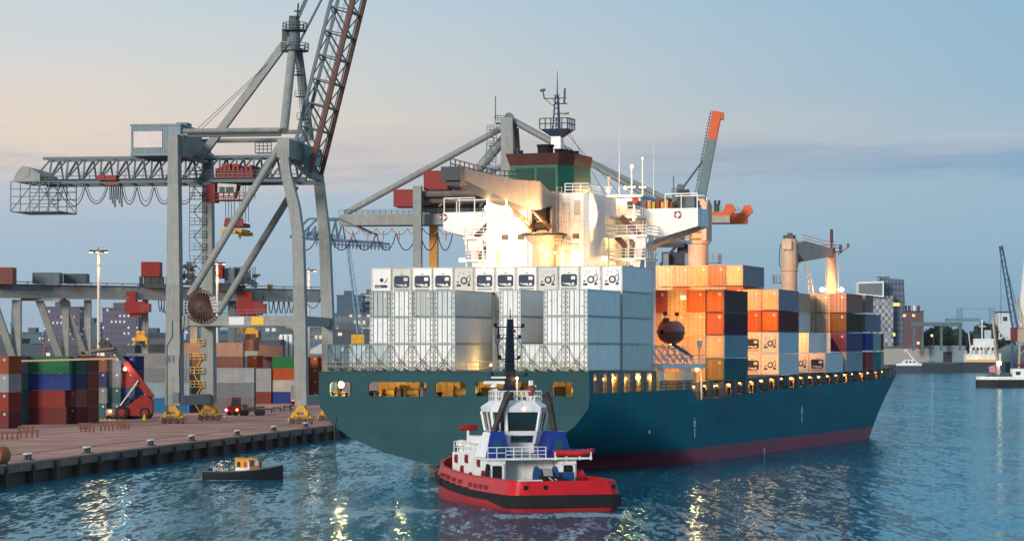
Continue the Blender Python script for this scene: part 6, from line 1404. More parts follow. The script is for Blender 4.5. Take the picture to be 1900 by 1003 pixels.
# low steel barriers, concrete blocks
def barrier(px, py, ln, lab, ang=0):
    q = G(px, py); t = thing('quay_barrier', lab, 'barrier', TR(q, ang), 'low rusty barriers on the quay')
    m = MB(); m.box(-ln/2, ln/2, -.12, .12, .75, .98); m.build('top_rail', mat('rusty barrier', (.17, .06, .04), .7, var=.4, rust=.5), t)
    for i in range(4): x = -ln/2+.2+i*(ln-.4)/3; MB().box(x-.09, x+.09, -.12, .12, 0, .75).build('post', mat('rusty barrier', (.17, .06, .04)), t)
for i, (px, py, ln, lab) in enumerate(((18, 815, 2.4, 'low rusty barrier nearest the left edge of the quay'), (48, 803, 2.3, 'rear of two low rusty barriers below the blue container'), (54, 811, 2.6, 'front of two low rusty barriers below the blue container'),
        (158, 796, 1.9, 'rear left low rusty barrier before the lamp lit corner'), (162, 801, 2.2, 'front left low rusty barrier before the lamp lit corner'), (198, 799, 2.1, 'middle low rusty barrier before the red stacker'), (226, 793, 1.7, 'rear right low rusty barrier before the red stacker'), (228, 797, 2.0, 'front right low rusty barrier before the red stacker'))):
    barrier(px, py, ln, lab, -R(4))
for i, px in enumerate((497, 514, 533, 545)):
    q = G(px, 766-i*2.2); t = thing('quay_barrier', 'dark low barrier in the far row beyond the truck, %s from the truck' % ORD[i], 'barrier', TR(q, R(20)), 'dark barriers beyond the truck')
    MB().box(-.8, .8, -.12, .12, .7, .95).build('top_rail', M_MACH, t)
    for x in (-.7, .7): MB().box(x-.09, x+.09, -.12, .12, 0, .7).build('post', M_MACH, t)
# orange drum on a stand at the left edge
q = G(-3, 866); t = thing('cable_drum', 'rusty orange drum on a dark stand at the quay edge', 'drum', TR(q, R(62)))
MB().lathe((-.7, 0, 1.15), [(.1, 0), (.85, .02), (.9, .1), (.9, 1.5), (.85, 1.58), (.1, 1.6)], 20, 'x').build('drum_body', mat('orange rust drum', (.42, .13, .04), .6, var=.5, rust=.6), t, True)
for x in (-.5, .7):
    MB().bar((x, -.7, 0), (x, -.2, .7), .1).bar((x, .7, 0), (x, .2, .7), .1).build('stand_leg', M_MACH, t)
# ------------------------------------------------------------------ tug, launch and other boats
def text_mesh(body, size, depth, name, mt, parent, M):
    cu = bpy.data.curves.new(name, 'FONT'); cu.body = body; cu.size = size; cu.extrude = depth; cu.align_x = 'CENTER'; cu.align_y = 'CENTER'
    tmp = bpy.data.objects.new(name, cu); C.objects.link(tmp); bpy.context.view_layer.update()
    me = bpy.data.meshes.new_from_object(tmp.evaluated_get(bpy.context.evaluated_depsgraph_get())); bpy.data.objects.remove(tmp)
    me.materials.clear(); me.materials.append(mt)
    o = bpy.data.objects.new(name, me); C.objects.link(o); o.parent = parent; o.matrix_basis = M; return o
FACE_Y = Matrix.Rotation(R(90), 4, 'X')      # text standing upright, read from -y
MT = TR((4.54, 227.5, 0), R(17)); MTI = MT.inverted()
tug = thing('tugboat', 'red hulled harbour tug with white wheelhouse, blue funnels and dark mast', 'tugboat', MT)
M_TRED = mat('tug red gloss', (.52, .010, .016), .35, var=.22, scale=.5, streak=.45, rust=.5, spec=.25, plates=(3.2, 1.3), rustcol=(.16, .022, .02, 1))
M_TRED2 = mat('tug bottom red', (.36, .02, .028), .5, var=.25, streak=.35, rustcol=(.2, .09, .08, 1))
M_TBLUE = mat('tug funnel blue', (.012, .035, .22), .4, var=.15)
M_TW = mat('tug white', (.78, .78, .76), .42, var=.12, streak=.4, rust=.35, rustcol=(.38, .27, .18, 1))
TP = [(-.15, 3.9), (.1, 4.5), (.6, 4.75), (2, 4.9), (6, 5.0), (12, 5.05), (18, 5.0), (22, 4.75), (25, 4.2), (27.5, 3.3), (29.5, 2.2), (30.8, 1.1), (31.3, .1)]
def tug_rows(zf, off=0):
    rows = []
    for y, b in TP:
        zz = zf(y); rows.append([((b + o), y + (o*.6 if y > 24 else (-o*.8 if y < .3 else 0)), z) for z, o in zz])
    return rows
sheer = lambda y: 1.4 + max(0, y-10)**1.6*.0105
bt = lambda y: 2.55 + max(0, y-12)**1.6*.0105
def tug_skin(nm, zf, mt):
    m = MB(); rows = tug_rows(zf)
    loop = [[(-x, y, z) for x, y, z in r] for r in rows[::-1]] + rows
    loop = [[(x, y, z) for x, y, z in r] for r in ([[(x, y, z) for x, y, z in r] for r in rows] + [[(-x, y, z) for x, y, z in r] for r in rows[::-1]])]
    loop.append(loop[0]); m.grid(loop); return m.build(nm, mt, tug, True)
tug_skin('hull_bottom', lambda y: [(-1.0, -1.2), (-.2, -.35), (.12, -.12), (sheer(y)-.95, -.05)], M_TRED2)
tug_skin('rubber_fender', lambda y: [(sheer(y)-1.05 if y < 3 else sheer(y)-.62, .0), (sheer(y)-1.0 if y < 3 else sheer(y)-.58, .22), (sheer(y)-.06, .25), (sheer(y), .0)], M_BLACK)
tug_skin('bulwark', lambda y: [(sheer(y)-.02, -.02), (bt(y)-.1, -.30), (bt(y), -.32), (bt(y), -.46), (sheer(y)-.1, -.36)], M_TRED)
tug_skin('topside', lambda y: [(sheer(y)-.98, -.06), (sheer(y)-.3, -.04), (sheer(y)+.05, -.05)], M_TRED2)
m = MB(); m.grid([[(-(b-.3), y, sheer(y)+.02), ((b-.3), y, sheer(y)+.02)] for y, b in TP[:-1]]); m.build('working_deck', mat('tug deck green grey', (.07, .09, .09), .7, var=.3), tug)
for i, y in enumerate((7.0, 8.6, 10.2, 11.8, 15, 17, 19, 21)):
    z = sheer(y)+.22; b = 5.05
    m = MB(); m.box(-b+.02, -b+.3, y-.28, y+.28, z, z+.34); m.build('freeing_port', M_BROWN, tug)
for x, z in ((-3.6, 2.05), (-1.9, 2.05), (4.1, 2.05)):
    m = MB(); m.lathe((x, -.05 if abs(x) < 4 else .12, z), [(.1, 0), (.2, -.06), (.14, -.1), (.13, .2)], 12, 'y'); m.build('fairlead', M_BLACK, tug)
for i in range(7):
    y = 12.5 + i*2.1; m = MB(); m.box(-5.2 if y < 22 else -4.9 + (y-22)*.25, -4.9 if y < 22 else -4.6+(y-22)*.25, y-.35, y+.35, sheer(y)-.55, sheer(y)+.1); m.build('fender_block', M_BLACK, tug)
m = MB(); m.path([(.2, 5.4, 2.6), (.3, 3.0, 1.9), (-.8, 1.4, 1.7), (-2.2, 1.2, 1.62), (-2.6, 2.2, 1.6), (-1.2, 2.6, 1.6), (-1.4, 1.8, 1.62)], .07, 6); m.build('tow_line', mat('rope grey', (.35, .33, .3), .8, var=.4), tug, True)
for x, y in ((-3.4, 3.2), (3.4, 3.0)):
    m = MB(); m.lathe((x, y, 1.42), [(.22, 0), (.16, .12), (.16, .6), (.24, .7), (.1, .78)], 10); m.lathe((x, y+.8, 1.42), [(.22, 0), (.16, .12), (.16, .6), (.24, .7), (.1, .78)], 10); m.build('bitts', M_BLACK, tug)
m = MB(); m.path([(x, y, bt(y)+.03) for y, x in ((0.3, -4.2), (2, -4.5), (6, -4.65), (12, -4.7), (18, -4.65), (22, -4.4), (25, -3.9), (27.5, -3.0))], .06, 6); m.build('bulwark_cap', M_TRED2, tug)
# deckhouse
hs = empty('deckhouse', tug)
D0 = 1.45
m = MB(); m.prism([(-3.9, 9.6, D0), (-2.4, 9.6, D0), (-2.4, 9.6, 3.95), (-3.9, 9.6, 3.95)], (0, 4, 0)); m.prism([(2.5, 9.6, D0), (4.0, 9.6, D0), (4.0, 9.6, 3.95), (2.5, 9.6, 3.95)], (0, 4, 0)); m.box(-2.39, 2.49, 11.2, 13.6, D0, 4.0); m.box(-3.9, 3.9, 13.601, 21, D0, 4.3); m.prism([(-3.6, 21.001, D0), (3.6, 21.001, D0), (2.6, 23.4, D0), (-2.6, 23.4, D0)], (0, 0, 2.8)); m.box(-4.1, 4.1, 9.4, 13.9, 3.951, 4.1); m.box(-3.6, 3.6, 13.9, 20.6, 4.301, 4.42)
m.build('house_walls', M_TW, hs)
for x in (-3.15, 3.25):
    m = MB(); m.prism(rrect(x-.42, x+.42, 1.55, 3.45, .14, 9.56), (0, .03, 0)); m.build('doorway', M_BLACK, hs)
    m = MB(); m.box(x-.62, x-.45, 9.5, 9.59, 1.5, 3.55); m.box(x+.45, x+.62, 9.5, 9.59, 1.5, 3.55); m.box(x-.62, x+.62, 9.5, 9.59, 3.48, 3.62); m.build('door_frame', M_TW, hs)
m = MB(); m.path([(-4.1, 9.4, 1.5), (-4.1, 9.4, 3.2), (-4.0, 9.6, 3.5), (-3.8, 9.7, 3.2)], .18, 8); m.build('vent_pipe', M_BLACK, hs, True)
for y, z in ((11.0, 2.3), (12.4, 3.3), (16.2, 3.5), (17.6, 2.5), (14.9, 2.0), (19.5, 3.4)):
    m = MB(); m.box(-4.06, -3.9, y-.3, y+.3, z, z+.72); m.lathe((-4.06, y, z+.36), [(.22, 0), (.22, -.06), (.1, -.08)], 10, 'x'); m.build('hose_box', M_RED, hs)
m = MB(); m.box(-3.4, 3.4, 14, 19, 4.43, 5.2); m.box(-2.8, -1.6, 16, 20, 5.2, 5.8); m.build('upper_house', M_TW, hs)
for x, y, r_, h_ in ((-3.3, 20.0, .55, 1.0), (-3.0, 18.4, .42, .8), (-3.5, 17.0, .3, .9), (-2.0, 20.6, .3, 1.3)):
    m = MB(); m.lathe((x, y, 4.4), [(r_*.5, 0), (r_*.5, h_*.4), (r_, h_*.5), (r_*.95, h_*.9), (r_*.4, h_)], 12); m.build('vent_cowl', M_TW if x != -3.0 else mat('pinkish cowl', (.6, .2, .17), .5), hs, True)
m = MB(); m.tube((-2.9, 19.4, 4.4), (-2.9, 19.4, 6.4), .12); m.build('monitor_post', M_TW, hs)
m = MB(); m.lathe((-3.7, 19.4, 6.5), [(.12, 0), (.28, .2), (.28, .9), (.34, 1.2), (.28, 1.6)], 10, 'x'); m.build('fire_monitor', M_RED, hs, True)
m = MB(); m.rail([(-4.0, 9.5, 4.1), (-2.4, 9.5, 4.1)], .95, .8, .03); m.rail([(-3.8, 13.9, 4.3), (-3.8, 20.8, 4.3)], .95, 1.2, .03); m.rail([(-2.4, 9.5, 4.1), (1.2, 9.5, 4.1)], .95, .7, .03, 2); m.build('house_rail', M_TW, hs)
# wheelhouse: eight sided, walls flaring outward
wh = empty('wheelhouse', tug, TR((0, 14.8, 0)))
def octo(r, z, k=.62): return [(r*k, -r, z), (r, -r*k, z), (r, r*k, z), (r*k, r, z), (-r*k, r, z), (-r, r*k, z), (-r, -r*k, z), (-r*k, -r, z)]
def ring(m, r0, z0, r1, z1, cap0=False, cap1=False):
    a, b = octo(r0, z0), octo(r1, z1); fs = [(i, (i+1) % 8, 8+(i+1) % 8, 8+i) for i in range(8)]
    if cap0: fs.append(tuple(range(8))[::-1])
    if cap1: fs.append(tuple(range(8, 16)))
    return m.add(a + b, fs)
m = MB(); ring(m, 1.9, 4.42, 1.9, 5.2, True, True); ring(m, 2.0, 5.201, 2.25, 6.35, True, True); m.build('lower_walls', M_TW, wh)
m = MB(); ring(m, 2.22, 6.36, 2.50, 7.98, True, True); wg = m.build('window_glass', glass('tug glass', (.012, .035, .038), .05), wh)
m = MB(); a, b = octo(2.25, 6.34), octo(2.54, 8.0)
for i in range(8): m.bar(a[i], b[i], .3, .2); m.bar(Vector(a[i]).lerp(Vector(a[(i+1) % 8]), .5), Vector(b[i]).lerp(Vector(b[(i+1) % 8]), .5), .1) if i not in (7,) else None
m.build('window_frame', M_TW, wh)
m = MB(); ring(m, 2.56, 7.99, 2.62, 8.4, True, True); ring(m, 2.62, 8.401, 1.9, 8.95, False, True); m.build('roof', M_TW, wh)
m = MB(); m.prism([(-.95, -2.12, 5.35), (.95, -2.12, 5.35), (1.0, -2.24, 5.95), (-1.0, -2.24, 5.95)], (0, .06, 0)); m.build('lower_window', glass('tug glass'), wh)
m = MB(); m.rail([(-1.8, -1.8, 8.9), (1.9, -1.8, 8.9), (1.9, 1.8, 8.9), (-1.8, 1.8, 8.9), (-1.8, -1.8, 8.9)], .9, .6, .035, 1)
for x, y, h_ in ((-1.5, -1.2, .9), (-1.0, -1.5, .6), (1.4, -1.3, 1.4), (1.0, -.6, .8), (-1.6, .4, 1.1), (1.7, .6, 1.8), (-.4, -1.6, .5)): m.tube((x, y, 8.9), (x, y, 8.9+h_), .12, .08); m.box(x-.16, x+.16, y-.12, y+.12, 8.9+h_*.7, 8.9+h_)
m.build('roof_fittings', M_TW, wh)
m = MB(); m.lathe((1.1, -1.5, 9.3), [(.1, 0), (.4, .2), (.42, .7), (.2, 1.0)], 10); m.build('search_light', mat('rust red cover', (.2, .05, .03), .6), wh, True)
m = MB(); m.lathe((0.1, -2.62, 8.12), [(.1, 0), (.16, .1), (.1, .28)], 8); m.build('stern_lamp', emit('pink nav lamp', (1, .25, .3), 8), wh)
# funnels
for s, tx in ((-1, 1.25), (1, -.55)):
    fn = empty('funnel', tug)
    m = MB(); x0 = s*2.75; m.add([(x0-1.15, 10.4, 4.12), (x0+1.15, 10.4, 4.12), (x0+1.15, 14, 4.12), (x0-1.15, 14, 4.12), (x0-.55, 10.9, 6.35), (x0+.6, 10.9, 6.35), (x0+.6, 13.2, 6.35), (x0-.55, 13.2, 6.35)], [(3,2,1,0),(4,5,6,7),(0,1,5,4),(1,2,6,5),(2,3,7,6),(3,0,4,7)]); m.build('casing', M_TBLUE, fn)
    if s < 0:
        m = MB(); m.add([(x0-1.19, 10.45, 4.14), (x0-.59, 10.95, 6.3), (x0-.59, 13.1, 6.3), (x0-1.19, 13.9, 4.14)], [(0,1,2,3)]); m.build('white_side_plate', M_TW, fn)
    else:
        m = MB(); m.box(x0-1.3, x0+2.4, 9.9, 10.38, 4.12, 4.75); m.build('blue_locker', M_TBLUE, fn)
    m = MB(); m.prism([(x0-.5, 10.36, 4.6), (x0+.5, 10.36, 4.6), (x0+.35, 10.72, 5.6), (x0-.35, 10.72, 5.6)], (0, .05, 0)); m.build('louvre', mat('louvre blue green', (.01, .07, .10), .5), fn)
    m = MB(); p0 = Vector((x0+.02, 12, 6.3)); m.path([p0, p0 + Vector((tx*.25, 0, .9)), p0 + Vector((tx*.7, .05, 2.2)), p0 + Vector((tx*1.0, .1, 3.0)), p0 + Vector((tx*1.25 if s < 0 else tx*1.6, .1, 3.35))], [.26, .27, .3, .33, .36], 10); m.build('exhaust_pipe', mat('heat stained steel', (.045, .035, .028), .55, var=.6, scale=1.2), fn, True)
# mast
ms = empty('mast', tug, TR((0, 16.4, 0)))
M_MAST = mat('mast dark navy', (.008, .012, .025), .5)
m = MB(); m.bar((0, 0, 8.9), (.1, 0, 16.1), .95, .7, (0, 1, 0), .5, .4); m.build('mast_column', M_MAST, ms)
m = MB()
for z, wd in ((15.4, 1.3), (14.4, 1.0), (12.6, .9), (11.1, 1.6), (9.9, 1.2)): m.bar((-wd, 0, z), (wd, 0, z), .1); m.box(-wd-.1, -wd+.15, -.1, .1, z, z+.35); m.box(wd-.15, wd+.1, -.1, .1, z, z+.3)
m.path([(-.2, -.3, 12.3), (-1.1, -.3, 12.6), (-1.2, -.3, 13.8), (-.5, -.3, 14.8)], .04, 5); m.path([(.2, -.3, 12.5), (1.0, -.3, 12.8), (1.05, -.3, 13.8), (.3, -.3, 14.8)], .04, 5); m.tube((.1, 0, 16), (.1, 0, 17), .05)
for i in range(14): m.bar((-.45, -.4, 9.3+i*.45), (.45, -.4, 9.3+i*.45), .04)
m.build('mast_arms', M_MAST, ms)
m = MB(); m.box(-2.3, -.5, -.3, .2, 10.4, 10.65); m.lathe((-1.4, 0, 10.1), [(.3, 0), (.3, .3)], 10); m.box(-1.6, 0, -.3, .2, 10.9, 11.05); m.build('radar_scanner', M_TW, ms)
m = MB(); m.lathe((.35, -.45, 14.9), [(.1, 0), (.16, .1), (.1, .3)], 8); m.build('red_lamp', M_RED, ms)
m = MB(); m.tube((.55, -.6, 8.9), (.55, -.6, 11.0), .06); m.build('lamp_post', M_TW, ms)
lamp(ms, (.55, -.6, 10.9), 60, .12)
# towing winch
wn = empty('towing_winch', tug, TR((.55, 7.4, D0)))
m = MB(); m.lathe((-.9, 0, 1.0), [(1.05, 0), (1.05, .14), (.5, .16), (.5, 1.6), (1.05, 1.62), (1.05, 1.76)], 20, 'x'); m.build('drum', mat('winch blue', (.012, .06, .2), .45, var=.2), wn, True)
m = MB(); m.lathe((-.45, 0, 1.0), [(.5, 0), (.86, .02), (.86, .8), (.5, .82)], 20, 'x'); m.build('wound_rope', mat('rope grey', (.35, .33, .3), .8, var=.4), wn, True)
m = MB(); m.box(.95, 2.3, -.7, .7, 0, 1.5); m.box(-1.9, -1.0, -.5, .5, 0, .9); m.build('gear_case', mat('winch blue', (.012, .06, .2)), wn)
m = MB(); m.box(-1.0, .9, -1.9, -1.1, 0, 1.25); m.build('tow_post', M_BLACK, wn)
text_mesh('12', .6, .01, 'winch_number', M_TEXTW, wn, Matrix.Translation((0.1, -1.915, .8)) @ FACE_Y)
m = MB(); m.rail([(-3.6, 4.9, D0), (-.6, 4.9, D0)], .95, 1.5, .05, 1); m.box(2.9, 3.5, 5.5, 6.0, D0, D0+.7); m.build('deck_rail', M_TW, tug)
m = MB(); m.bar((4.4, 10.3, 3.0), (4.4, 8.2, 1.6), .8, .1); m.build('red_bulkhead_wing', M_TRED, tug)
rb = thing('rescue_boat', 'red inflatable rescue boat resting on the tug deckhouse by the blue funnel', 'rescue boat', MT @ TR((3.7, 9.7, 4.32)))
m = MB()
for zz in (0,): m.path([(-1.7, -.35, .2), (0, -.45, .15), (1.2, -.4, .2), (1.75, 0, .32), (1.2, .4, .2), (0, .45, .15), (-1.7, .35, .2)], .26, 10)
m.build('tube', mat('rescue boat red', (.55, .03, .02), .5), rb, True)
m = MB(); m.box(-1.6, 1.2, -.3, .3, .0, .12); m.build('floor', M_RED, rb); m = MB(); m.box(-1.5, 1.5, -.35, .35, .42, .5); m.box(.4, 2.0, -.3, .3, .4, .47); m.build('cover', M_TBLUE, rb)
m = MB()
for x in (2.0, 3.0, 4.2, 5.2): m.bar((x, 9.3, 3.9), (x, 9.3, 4.6), .14)
m.bar((2.0, 9.3, 4.05), (5.3, 9.3, 4.05), .18); m.build('boat_cradle', M_TW, tug)

# launch
ZL = 288; kl = ZL/F
lx = lambda px, py, y=0: Vector(((px-378)*kl, y, (887-py)*kl))
la_ = thing('work_launch', 'small black launch with yellow and white cabin and lettered side', 'launch', TR((P(378, 887, ZL).x, ZL, 0), R(-3)))
LS = [(0, .95, .62, .9), (.3, 1.15, .4, .9), (2, 1.3, .25, .86), (4, 1.3, .2, .92), (5.6, 1.15, .2, 1.05), (7.0, .75, .3, 1.26), (7.9, .34, .55, 1.44), (8.35, .04, .9, 1.52)]
m = MB(); m.grid([[(x, s*b*f, z) for s, f, z in ((1, .02 if x < 7 else .0, -.3), (1, .75 - max(0, x-4.5)*.13, -.25), (1, .93 - max(0, x-5)*.09, .35), (1, 1, zt))][::1] + [] for x, b, zb, zt in LS]); m.grid([[(x, -b*f, z) for f, z in ((.02, -.3), (.75 - max(0, x-4.5)*.13, -.25), (.93 - max(0, x-5)*.09, .35), (1, zt))] for x, b, zb, zt in LS]); m.add([(0, -.95, -.25), (0, .95, -.25), (0, .95, .9), (0, -.95, .9)], [(0,1,2,3)]); m.build('hull', mat('launch black', (.012, .014, .018), .45), la_, True)
m = MB(); m.grid([[(x, -b+.02, zt-.12), (x, b-.02, zt-.12)] for x, b, zb, zt in LS]); m.build('deck', mat('launch deck', (.10, .1, .1), .7), la_)
for s in (-1, 1):
    m = MB(); m.path([(x, s*(b+.03), zt) for x, b, zb, zt in LS], .07, 6); m.build('rubbing_rail', mat('rail grey', (.13, .12, .12), .7), la_)
cb2 = empty('cabin', la_)
m = MB(); m.prism([lx(439, 876, -.85), lx(466, 874, -.85), lx(464.5, 849, -.85), lx(439, 849, -.85)], (0, 1.7, 0)); m.build('cabin_walls', mat('launch cabin yellow', (.75, .34, .02), .45), cb2)
m = MB(); m.prism([lx(439.5, 876, -.88), lx(466, 874, -.88), lx(465.5, 865, -.88), lx(439.5, 865, -.88)], (0, .03, 0)); m.prism([lx(455, 866, -.88), lx(466, 866, -.88), lx(464, 852, -.88), lx(462.5, 852, -.88), lx(463, 864, -.88), lx(455, 864, -.88)], (0, .03, 0)); m.box(lx(430, 0).x, lx(466, 0).x, -.95, -.86, lx(0, 877).z, lx(0, 873.5).z); m.build('white_panel', M_TW, cb2)
m = MB(); m.prism([lx(466.2, 874, -.8), lx(485, 871, -.72), lx(484, 850, -.72), lx(465, 849, -.8)], (0, 1.5, 0)); m.build('front_walls', mat('launch brown', (.30, .11, .025), .5), cb2)
for x0, x1, y0, y1, yy, mt in ((442.5, 449, 863, 853.5, -.88, glass('launch glass')), (455, 461, 864.5, 854, -.875, mat('window red curtain', (.45, .06, .08), .6)), (467.5, 473, 862, 851.5, -.82, glass('launch glass')), (476, 482, 860.5, 851, -.78, mat('pale window', (.3, .4, .42), .2))):
    m = MB(); m.prism([lx(x0, y0, yy), lx(x1, y0, yy), lx(x1-.5, y1, yy), lx(x0, y1, yy)], (0, .02, 0)); m.build('window', mt, cb2)
m = MB(); m.prism([lx(437.5, 849, -.95), lx(480, 849.5, -.9), lx(480, 847.5, -.9), lx(437.5, 847, -.95)], (0, 1.85, 0)); m.build('roof', mat('launch cabin yellow', (.75, .34, .02)), cb2)
m = MB(); m.rail([lx(447, 847), lx(470, 847)], .35, .5, .03); m.box(lx(455, 0).x, lx(458, 0).x, -.2, .2, lx(0, 847).z, lx(0, 843).z); m.path([lx(470, 847), lx(480, 848), lx(488, 852), lx(484, 860)], .04, 5); m.build('roof_fittings', M_DARK, cb2)
m = MB(); m.lathe(lx(390, 874), [(.42, -.25), (.45, 0), (.3, .35), (.1, .42)], 12); m.box(lx(385, 0).x, lx(400, 0).x, -.4, .4, lx(0, 880).z, lx(0, 874).z); m.build('engine_cover', M_BLACK, la_, True)
m = MB(); m.box(lx(402, 0).x, lx(430, 0).x, -1.38, -1.33, .84, 1.32); m.build('name_board', mat('launch black', (.012, .014, .018)), la_)
text_mesh('EM1061H', .52, .012, 'name_lettering', M_TEXTW, la_, Matrix.Translation((lx(413.5, 0).x, -1.40, 1.08)) @ FACE_Y @ Matrix.Scale(.78, 4, (1, 0, 0)))

# inland vessel at the right edge
ZV = 1160; kv = ZV/F
iv = thing('inland_vessel', 'black inland vessel with white deck edge, tall twin derrick poles and a bright lamp', 'ship', TR((P(1812, 718, ZV).x, ZV, 0)))
vx = lambda px, py, y=0: Vector(((px-1812)*kv, y, (718-py)*kv))
VS = [(-.3, .6), (.8, 2.6), (3, 4.2), (8, 5), (50, 5), (54, 3)]
def vskin(nm, z0, z1, f0, f1, mt):
    m = MB(); m.grid([[(x, b*f0, z0), (x, b*f1, z1)] for x, b in VS]); m.grid([[(x, -b*f0, z0), (x, -b*f1, z1)] for x, b in VS]); m.add([(x, s*b*f1, z1-.02) for s in (1,) for x, b in VS] + [(x, -b*f1, z1-.02) for x, b in VS[::-1]], [tuple(range(12))]); return m.build(nm, mt, iv)
vskin('hull', -.5, 3.3, .9, 1, mat('vessel black', (.02, .02, .024), .5)); vskin('deck_edge', 3.31, 4.6, 1.0, .97, M_WHITE)
MB().bar(vx(1851, 700, -1), vx(1841, 588, -1), .7).build('derrick_pole', M_BEIGE, iv); MB().bar(vx(1857, 698, 1), vx(1844, 588, 1), .7).build('derrick_pole', M_BEIGE, iv)
MB().tube(vx(1853, 702), vx(1853, 676), .5).build('lamp_post', M_WHITE, iv)
lamp(iv, vx(1853, 673, -1.5), 250, 1.0, (1, .7, .4), emit('vessel lamp', (1, .7, .45), 5))
for i in range(14):
    x = 1832 + i*5 + rnd.uniform(-2, 2); q = vx(x, 699, rnd.uniform(-3, 3)); hh = rnd.uniform(.8, 2.6); m = MB(); m.bar(q, q + Vector((rnd.uniform(-1.5, 1.5), 0, hh)), .5); m.box(q.x-.9, q.x+.9, q.y-.6, q.y+.6, q.z-.2, q.z+rnd.uniform(.4, 1.1)); m.build('deck_gear', M_MACH, iv)
a, b = vx(1877, 700, -2), vx(1905, 683, -2); MB().box(a.x, b.x, -3, 3, a.z, b.z).build('cabin', M_WHITE, iv); MB().box(a.x+3, b.x, -2, 2, b.z+1, b.z+1.8).build('awning', M_RED, iv); MB().box(a.x+1.2, a.x+3.2, -3.06, -3.0, a.z+1.2, a.z+2.6).build('window', M_DARK, iv)
MB().prism([vx(1836, 690, 0), vx(1848, 690, 0), vx(1846, 676, 0), vx(1834, 680, 0)], (0, .2, 0)).build('flag', mat('pink flag', (.5, .22, .26), .7), iv)
# motor yacht by the far bank
ZY = 2180; ky = ZY/F
my = thing('motor_yacht', 'white topped motor yacht passing close to the ship bow', 'yacht', TR((P(1662, 690.5, ZY).x, ZY, 0)))
yx = lambda px, py, y=0: Vector(((px-1662)*ky, y, (690.5-py)*ky))
MB().prism([yx(1664, 690.5, -2.5), yx(1707, 690.5, -2.5), yx(1709, 676, -2.5), yx(1690, 675, -2.5), yx(1663, 676, -2.5)], (0, 5, 0)).build('hull', mat('yacht dark hull', (.05, .06, .08), .4), my)
MB().prism([yx(1663, 676.4, -2.55), yx(1709, 676.4, -2.55), yx(1710, 672, -2.55), yx(1663, 672, -2.55)], (0, 5.1, 0)).build('white_strake', M_WHITE, my)
MB().prism([yx(1672, 672, -2), yx(1703, 672, -2), yx(1697, 665.5, -2), yx(1678, 665.5, -2)], (0, 4, 0)).build('cabin', M_WHITE, my)
for i in range(3): MB().prism([yx(1679+i*7, 671, -2.04), yx(1684+i*7, 671, -2.04), yx(1683+i*7, 667.5, -2.04), yx(1680+i*7, 667.5, -2.04)], (0, .03, 0)).build('window', M_DARK, my)
MB().bar(yx(1696, 666), yx(1680, 646), .7).bar(yx(1680, 646), yx(1677, 652), .5).build('mast_arm', M_WHITE, my)
# ------------------------------------------------------------------ far banks and the town
MLAND = mat('far land', (.06, .07, .07), .9, var=.4, scale=.01)
m = MB(); m.prism([(700*0+P(1500, 700, 2345).x, 2345, -1), (3500, 2345, -1), (3500, 4200, -1), (P(1500, 700, 2345).x, 4200, -1)], (0, 0, 3.5)); m.build('far_bank', MLAND, kind='structure')
m = MB(); m.prism([(-2500, 1525, -1), (150, 1525, -1), (330, 2500, -1), (500, 4200, -1), (-2500, 4200, -1)], (0, 0, 3.2)); m.build('town_ground', MLAND, kind='structure')
def facade(name, wall, gl, cw, ch, lit=.12, litc=(1, .72, .36), st=1.2, fx=.62, fz=.55):
    if name in MATS: return MATS[name]
    m = bpy.data.materials.new(name); m.use_nodes = True; nt = m.node_tree; nt.nodes.clear(); MATS[name] = m
    b = N(nt, 'ShaderNodeBsdfPrincipled'); o = N(nt, 'ShaderNodeOutputMaterial'); L(nt, b.outputs[0], o.inputs[0]); b.inputs['Roughness'].default_value = .6
    t = N(nt, 'ShaderNodeTexCoord'); s = N(nt, 'ShaderNodeSeparateXYZ'); L(nt, t.outputs['Object'], s.inputs[0])
    u = math_n(nt, 'DIVIDE', math_n(nt, 'ADD', s.outputs[0], s.outputs[1]), cw); v = math_n(nt, 'DIVIDE', s.outputs[2], ch)
    mu = math_n(nt, 'LESS_THAN', math_n(nt, 'FRACT', u), fx); mv = math_n(nt, 'LESS_THAN', math_n(nt, 'FRACT', v), fz); wn = math_n(nt, 'MULTIPLY', mu, mv)
    cx = N(nt, 'ShaderNodeCombineXYZ'); L(nt, math_n(nt, 'FLOOR', u), cx.inputs[0]); L(nt, math_n(nt, 'FLOOR', v), cx.inputs[1])
    wh_ = N(nt, 'ShaderNodeTexWhiteNoise', noise_dimensions='3D'); L(nt, cx.outputs[0], wh_.inputs['Vector'])
    on = math_n(nt, 'MULTIPLY', math_n(nt, 'LESS_THAN', wh_.outputs['Value'], lit), wn)
    L(nt, mixc(nt, wn, (*wall, 1), (*gl, 1)), b.inputs['Base Color']); b.inputs['Emission Color'].default_value = (*litc, 1); L(nt, math_n(nt, 'MULTIPLY', on, st), b.inputs['Emission Strength'])
    return m
FA = facade('slab flats', (.085, .075, .125), (.03, .035, .07), 2.6, 3.6, .3, (1, .88, .72), .8, .38, .36)
FB = facade('teal offices', (.05, .11, .14), (.03, .08, .11), 2.6, 3.4, .25, (1, .8, .5), .9, .45, .4)
FC = facade('blue tower', (.04, .09, .15), (.03, .07, .13), 4, 4, .06, (1, .85, .6), 1)
FD = facade('gold lit offices', (.10, .15, .18), (.06, .10, .13), 2.8, 4.6, .42, (1, .72, .3), .8, .6, .5)
FE = facade('striped white tower', (.42, .42, .44), (.10, .12, .15), 900, 4.2, 0, fx=1, fz=.45)
FF = facade('dark warehouses', (.035, .055, .08), (.03, .045, .07), 8, 6, .2, (1, .75, .5), 1.0, .3, .3)
